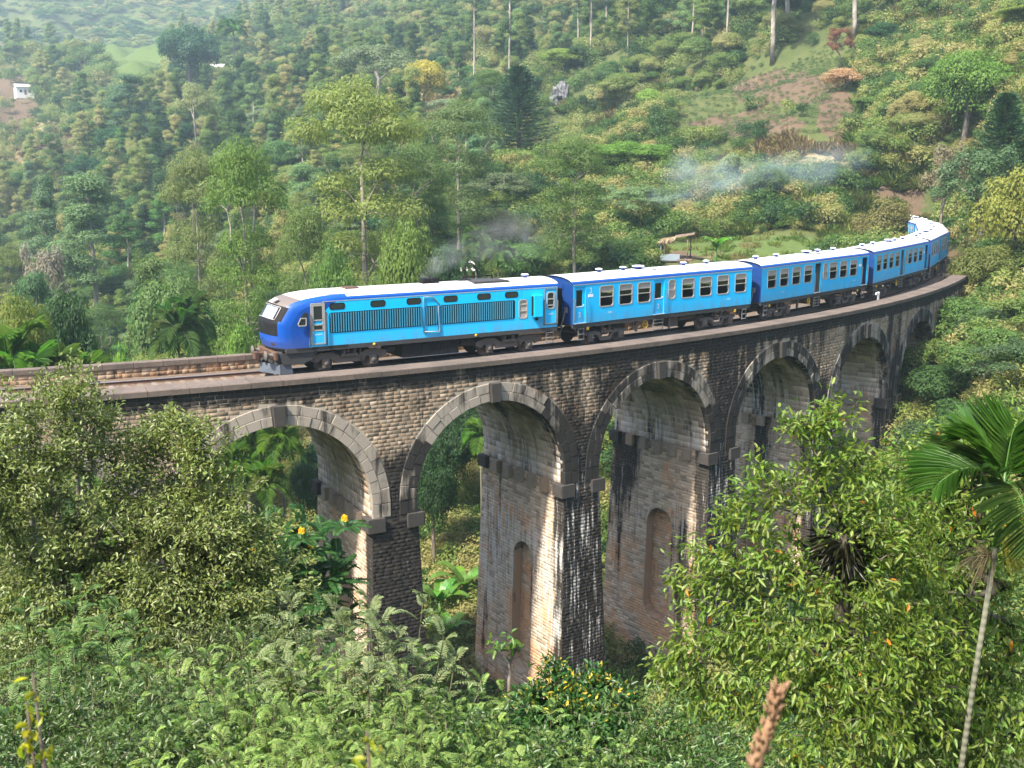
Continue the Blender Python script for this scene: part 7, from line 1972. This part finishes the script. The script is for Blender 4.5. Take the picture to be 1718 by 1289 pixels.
m = MB(); m.cbox(-1.9, 0.15, -1.25, -1.15, -0.1, 0.55, 0.02); m.cbox(-1.9, -1.8, -1.15, 1.0, -0.1, 1.7, 0.02); m.build('low_wall', M_TARP, hut)
tb = thing('wooden_table', 'rough wooden table in front of the thatched shelter', 'table', (*bp(0, 0, 0)[:0], x+0.35*math.cos(az), y+0.35*math.sin(az)-1.9, gz(x+0.3, y-1.9)), az)
m = MB(); m.cbox(-0.75, 0.75, -0.35, 0.35, 0.72, 0.78, 0.01); m.build('tabletop', M_WOOD, tb)
for sx in (-0.65, 0.65):
    for sy in (-0.28, 0.28): m = MB(); m.box(sx-0.04, sx+0.04, sy-0.04, sy+0.04, -0.1, 0.719); m.build('leg', M_WOOD, tb)
for k, (dx, dy, rz) in enumerate(((2.0, -2.0, 0.2), (2.6, -0.2, -0.3))):
    b = thing('wooden_bench', ('low log bench right of the rough table', 'second log bench behind the first, at the meadow edge')[k], 'bench', (x+dx, y+dy, gz(x+dx, y+dy)), rz, 'log benches by the shelter')
    m = MB(); m.cbox(-1.1, 1.1, -0.15, 0.15, 0.38, 0.45, 0.02); m.build('seat', M_WOOD, b)
    for sx in (-0.9, 0.9): m = MB(); m.tube([(sx, 0, -0.1), (sx, 0, 0.379)], 0.07, 7); m.build('leg', M_WOOD, b)
def house(px, d, w, dep, h, label, wall, roof, rz=0.0, zoff=0.0, win=2):
    x, y = polar(px, d); r = thing('house', label, 'house', (x, y, gz(x, y)+zoff), -az_of(px)+rz)
    m = MB(); m.box(-w/2, w/2, -dep/2, dep/2, -1.5, h); m.build('wall', wall, r)
    m = MB(); o = 0.45; rh = dep*0.24
    for s_ in (-1, 1):
        P = [(-w/2-o, s_*(dep/2+o), h-0.12), (w/2+o, s_*(dep/2+o), h-0.12), (w/2+o, 0, h+rh), (-w/2-o, 0, h+rh)]; Q = [(a, b, c+0.08) for a, b, c in P]
        m.ring([P, Q], cap=True)
    m.build('roof', roof, r)
    for s_ in (-1, 1):
        m = MB(); m.poly([(s_*w/2, -dep/2, h), (s_*w/2, dep/2, h), (s_*w/2, 0, h+rh-0.05)]); m.build('gable', wall, r)
    for k in range(win):
        xc = -w/2 + w*(k+0.5)/win; m = MB(); m.box(xc-0.45, xc+0.45, -dep/2-0.03, -dep/2+0.02, 0.9, 2.0); f = m.build('window', M_WOOD, r)
        m = MB(); m.box(xc-0.38, xc+0.38, -dep/2-0.035, -dep/2-0.031, 0.97, 1.93); m.build('pane', M_DGLASS, f)
    m = MB(); m.box(-0.42, 0.42, -dep/2-0.04, -dep/2+0.02, 0, 2.0) if win % 2 == 0 else m.box(w/2-1.2, w/2-0.4, -dep/2-0.04, -dep/2+0.02, 0, 2.0); m.build('door', M_WOOD, r)
    return r
house(738, 112, 5.5, 4.5, 3.0, 'house with sunlit white tin roof behind the exhaust smoke', M_WALLB, M_TIN, 0.35, zoff=z_of(447, 112)-gz(*polar(738, 112))-3.0)
house(66, 520, 7.0, 5.0, 3.2, 'white house among trees on the far left ridge', M_WALLW, M_TIN, 0.2, zoff=4.5)
house(376, 500, 9.0, 6.0, 3.5, 'pale house half hidden in the trees on the far ridge', M_WALLW, M_TIN, -0.3, zoff=2.0)
house(52, 262, 5.0, 4.0, 2.6, 'small pale-roofed house in the left valley', M_WALLW, M_TIN, 0.3, zoff=3.0)
# boulder
x, y = polar(936, 262); g_ = gz(x, y)
bm = bmesh.new(); bmesh.ops.create_icosphere(bm, subdivisions=4, radius=1.0)
for v in bm.verts:
    c = v.co.copy(); q = 1 + 0.22*math.sin(c.x*3.1+1)*math.cos(c.y*2.7) + 0.13*math.sin(c.z*6+c.x*5) + 0.07*math.sin(c.y*13+c.z*9) + 0.05*math.sin(c.x*21)
    v.co = Vector((c.x*2.6*q, c.y*2.2*q, c.z*3.0*q))
me = bpy.data.meshes.new('boulder'); bm.to_mesh(me); bm.free()
t = NT('grey_rock'); o_ = t.obj(); n_ = t.noise(t.mapping(o_, (1, 1, 0.4)), 1.6, 6, 0.7); t.principled(t.mix(t.step(n_, 0.35, 0.68), (0.04, 0.04, 0.043), (0.20, 0.20, 0.205)), 0.9, 0.2, 0, n_, 0.9, 0.3)
bo = link_mesh('boulder', me, t.mat); bo.location = (x, y, g_+1.6); tag(bo, 'large grey boulder on the middle slope right of the dark conifer', 'boulder')
# white post by the track
px_, py_, pz_ = bp(50.6, 1.9, -0.6)
kp = thing('track_post', 'short white post with a side arm beside the track near the coaches', 'post', (px_, py_, pz_), BTH+50.6*BK)
m = MB(); m.cbox(-0.06, 0.06, -0.06, 0.06, 0, 0.95, 0.015); m.build('post', M_WHITE, kp)
m = MB(); m.cbox(-0.55, -0.06, -0.04, 0.04, 0.78, 0.93, 0.015); m.build('arm', M_WHITE, kp)
# little timber lookout above the terraces
x, y = polar(1237, 222); g_ = gz(x, y); lo = thing('timber_lookout', 'small timber stair and platform above the burnt terraces', 'platform', (x, y, g_), -az_of(1237))
for sx in (-1.6, -0.4, 0.8, 2.0):
    m = MB(); m.tube([(sx, 0, -0.8), (sx+0.05, 0, 2.2+0.4*sx)], 0.09, 6); m.build('post', M_WOOD, lo)
for k in range(5):
    m = MB(); m.cbox(-2.0+k*0.8, -1.3+k*0.8, -0.5, 0.5, 0.6+k*0.38, 0.7+k*0.38, 0.02); m.build('plank', M_WOOD, lo)
# burnt-brown heap of dry brush on the terrace
for k, (px, d, h, w, lb, col) in enumerate(((1388, 205, 8.5, 5.2, 'reddish-brown dead brush beside the burnt terraces', (0.13, 0.06, 0.035)), (1400, 196, 3.6, 7, 'heap of straw-coloured cut brush below the dead brush', (0.26, 0.17, 0.10)), (1480, 150, 4.5, 5.5, 'dry straw-coloured shrub left of the track bend', (0.24, 0.18, 0.09)), (1265, 158, 5.0, 6.0, 'pale dry reed clump on the slope above the shelter', (0.25, 0.19, 0.11)), (1225, 160, 6.0, 6.0, 'grey-green reed-like bush beside the dry reed clump', (0.13, 0.17, 0.085)))):
    x, y = polar(px, d); place_tree('airy' if k == 0 else 'shrub%d' % (k % 2), (x, y, gz(x, y)), h, lb, col, w, name='bush', cat='bush')
# ---------------------------------------------------------------- smoke
def plume(name, label, pts, radii, dens, nscale, color, seed, thr=0.42):
    m = MB(); m.tube(pts, radii, 14, smooth=True)
    t = NT(name); o_ = t.n('ShaderNodeTexCoord').outputs['Object']
    n_ = t.noise(t.mapping(o_, (nscale, nscale, nscale*1.5), (seed, 0, 0)), 1.0, 4, 0.6, dist=0.6)
    # thins out towards its skin: distance to the plume's axis
    geo = []
    best = None
    for (a, b, ra, rb) in zip(pts[:-1], pts[1:], radii[:-1], radii[1:]):
        A, B_ = Vector(a), Vector(b); ab = B_-A; L2 = ab.length_squared
        sub = t.n('ShaderNodeVectorMath', operation='SUBTRACT'); t.l(o_, sub.inputs[0]); sub.inputs[1].default_value = A
        dt = t.n('ShaderNodeVectorMath', operation='DOT_PRODUCT'); t.l(sub.outputs[0], dt.inputs[0]); dt.inputs[1].default_value = ab/L2
        h = t.math('MULTIPLY', dt.outputs['Value'], 1.0, True)
        sc = t.n('ShaderNodeVectorMath', operation='SCALE'); sc.inputs[0].default_value = ab; t.l(h, sc.inputs['Scale'])
        df = t.n('ShaderNodeVectorMath', operation='DISTANCE'); t.l(sub.outputs[0], df.inputs[0]); t.l(sc.outputs[0], df.inputs[1])
        rr = t.math('ADD', t.math('MULTIPLY', h, rb-ra), ra)
        q = t.math('DIVIDE', df.outputs['Value'], rr)
        best = q if best is None else t.math('MINIMUM', best, q)
    fall = t.n('ShaderNodeMapRange'); fall.interpolation_type = 'SMOOTHSTEP'; fall.inputs['From Min'].default_value = 1.0; fall.inputs['From Max'].default_value = 0.25; t.l(best, fall.inputs['Value'])
    # thinner downwind
    A, B_ = Vector(pts[0]), Vector(pts[-1]); ab = B_-A
    sub = t.n('ShaderNodeVectorMath', operation='SUBTRACT'); t.l(o_, sub.inputs[0]); sub.inputs[1].default_value = A
    dt = t.n('ShaderNodeVectorMath', operation='DOT_PRODUCT'); t.l(sub.outputs[0], dt.inputs[0]); dt.inputs[1].default_value = ab/ab.length_squared
    dn = t.n('ShaderNodeMapRange'); dn.inputs['To Min'].default_value = dens[0]; dn.inputs['To Max'].default_value = dens[1]; t.l(dt.outputs['Value'], dn.inputs['Value'])
    d = t.math('MULTIPLY', t.math('MULTIPLY', t.step(n_, thr, thr+0.3), fall.outputs[0]), dn.outputs[0])
    pv = t.n('ShaderNodeVolumePrincipled'); pv.inputs['Color'].default_value = color + (1,); t.l(d, pv.inputs['Density']); pv.inputs['Anisotropy'].default_value = 0.2
    t.l(pv.outputs[0], t.out.inputs['Volume'])
    o = m.build(name, t.mat); tag(o, kind='stuff'); return o
ex = Vector(bp(9.0, 3.9, 3.75))
w = lambda px, py, d: Vector((polar(px, d)[0], polar(px, d)[1], z_of(py, d)))
plume('smoke', '', [tuple(ex), tuple(w(732, 440, 62.5)), tuple(w(762, 420, 66)), tuple(w(812, 402, 71)), tuple(w(890, 390, 80))], [0.3, 0.75, 1.2, 1.8, 2.6], (0.12, 0.04), 0.6, (0.97, 0.99, 1.0), 3)
plume('smoke', '', [tuple(w(1090, 330, 128)), tuple(w(1150, 295, 134)), tuple(w(1260, 300, 140)), tuple(w(1370, 275, 146)), tuple(w(1470, 265, 150))], [2.0, 4.2, 3.4, 3.6, 1.5], (0.11, 0.06), 0.16, (0.68, 0.84, 1.0), 9, 0.40)
# ---------------------------------------------------------------- air
m = MB(); m.box(-1300, 1300, -1300, 1300, -46, 218); 
t = NT('valley_haze')
pv = t.n('ShaderNodeVolumePrincipled'); pv.inputs['Color'].default_value = (0.66, 0.86, 1.0, 1); pv.inputs['Density'].default_value = 0.00030; pv.inputs['Anisotropy'].default_value = 0.25
t.l(pv.outputs[0], t.out.inputs['Volume'])
hz = m.build('haze', t.mat); hz['kind'] = 'stuff'
finish_labels()
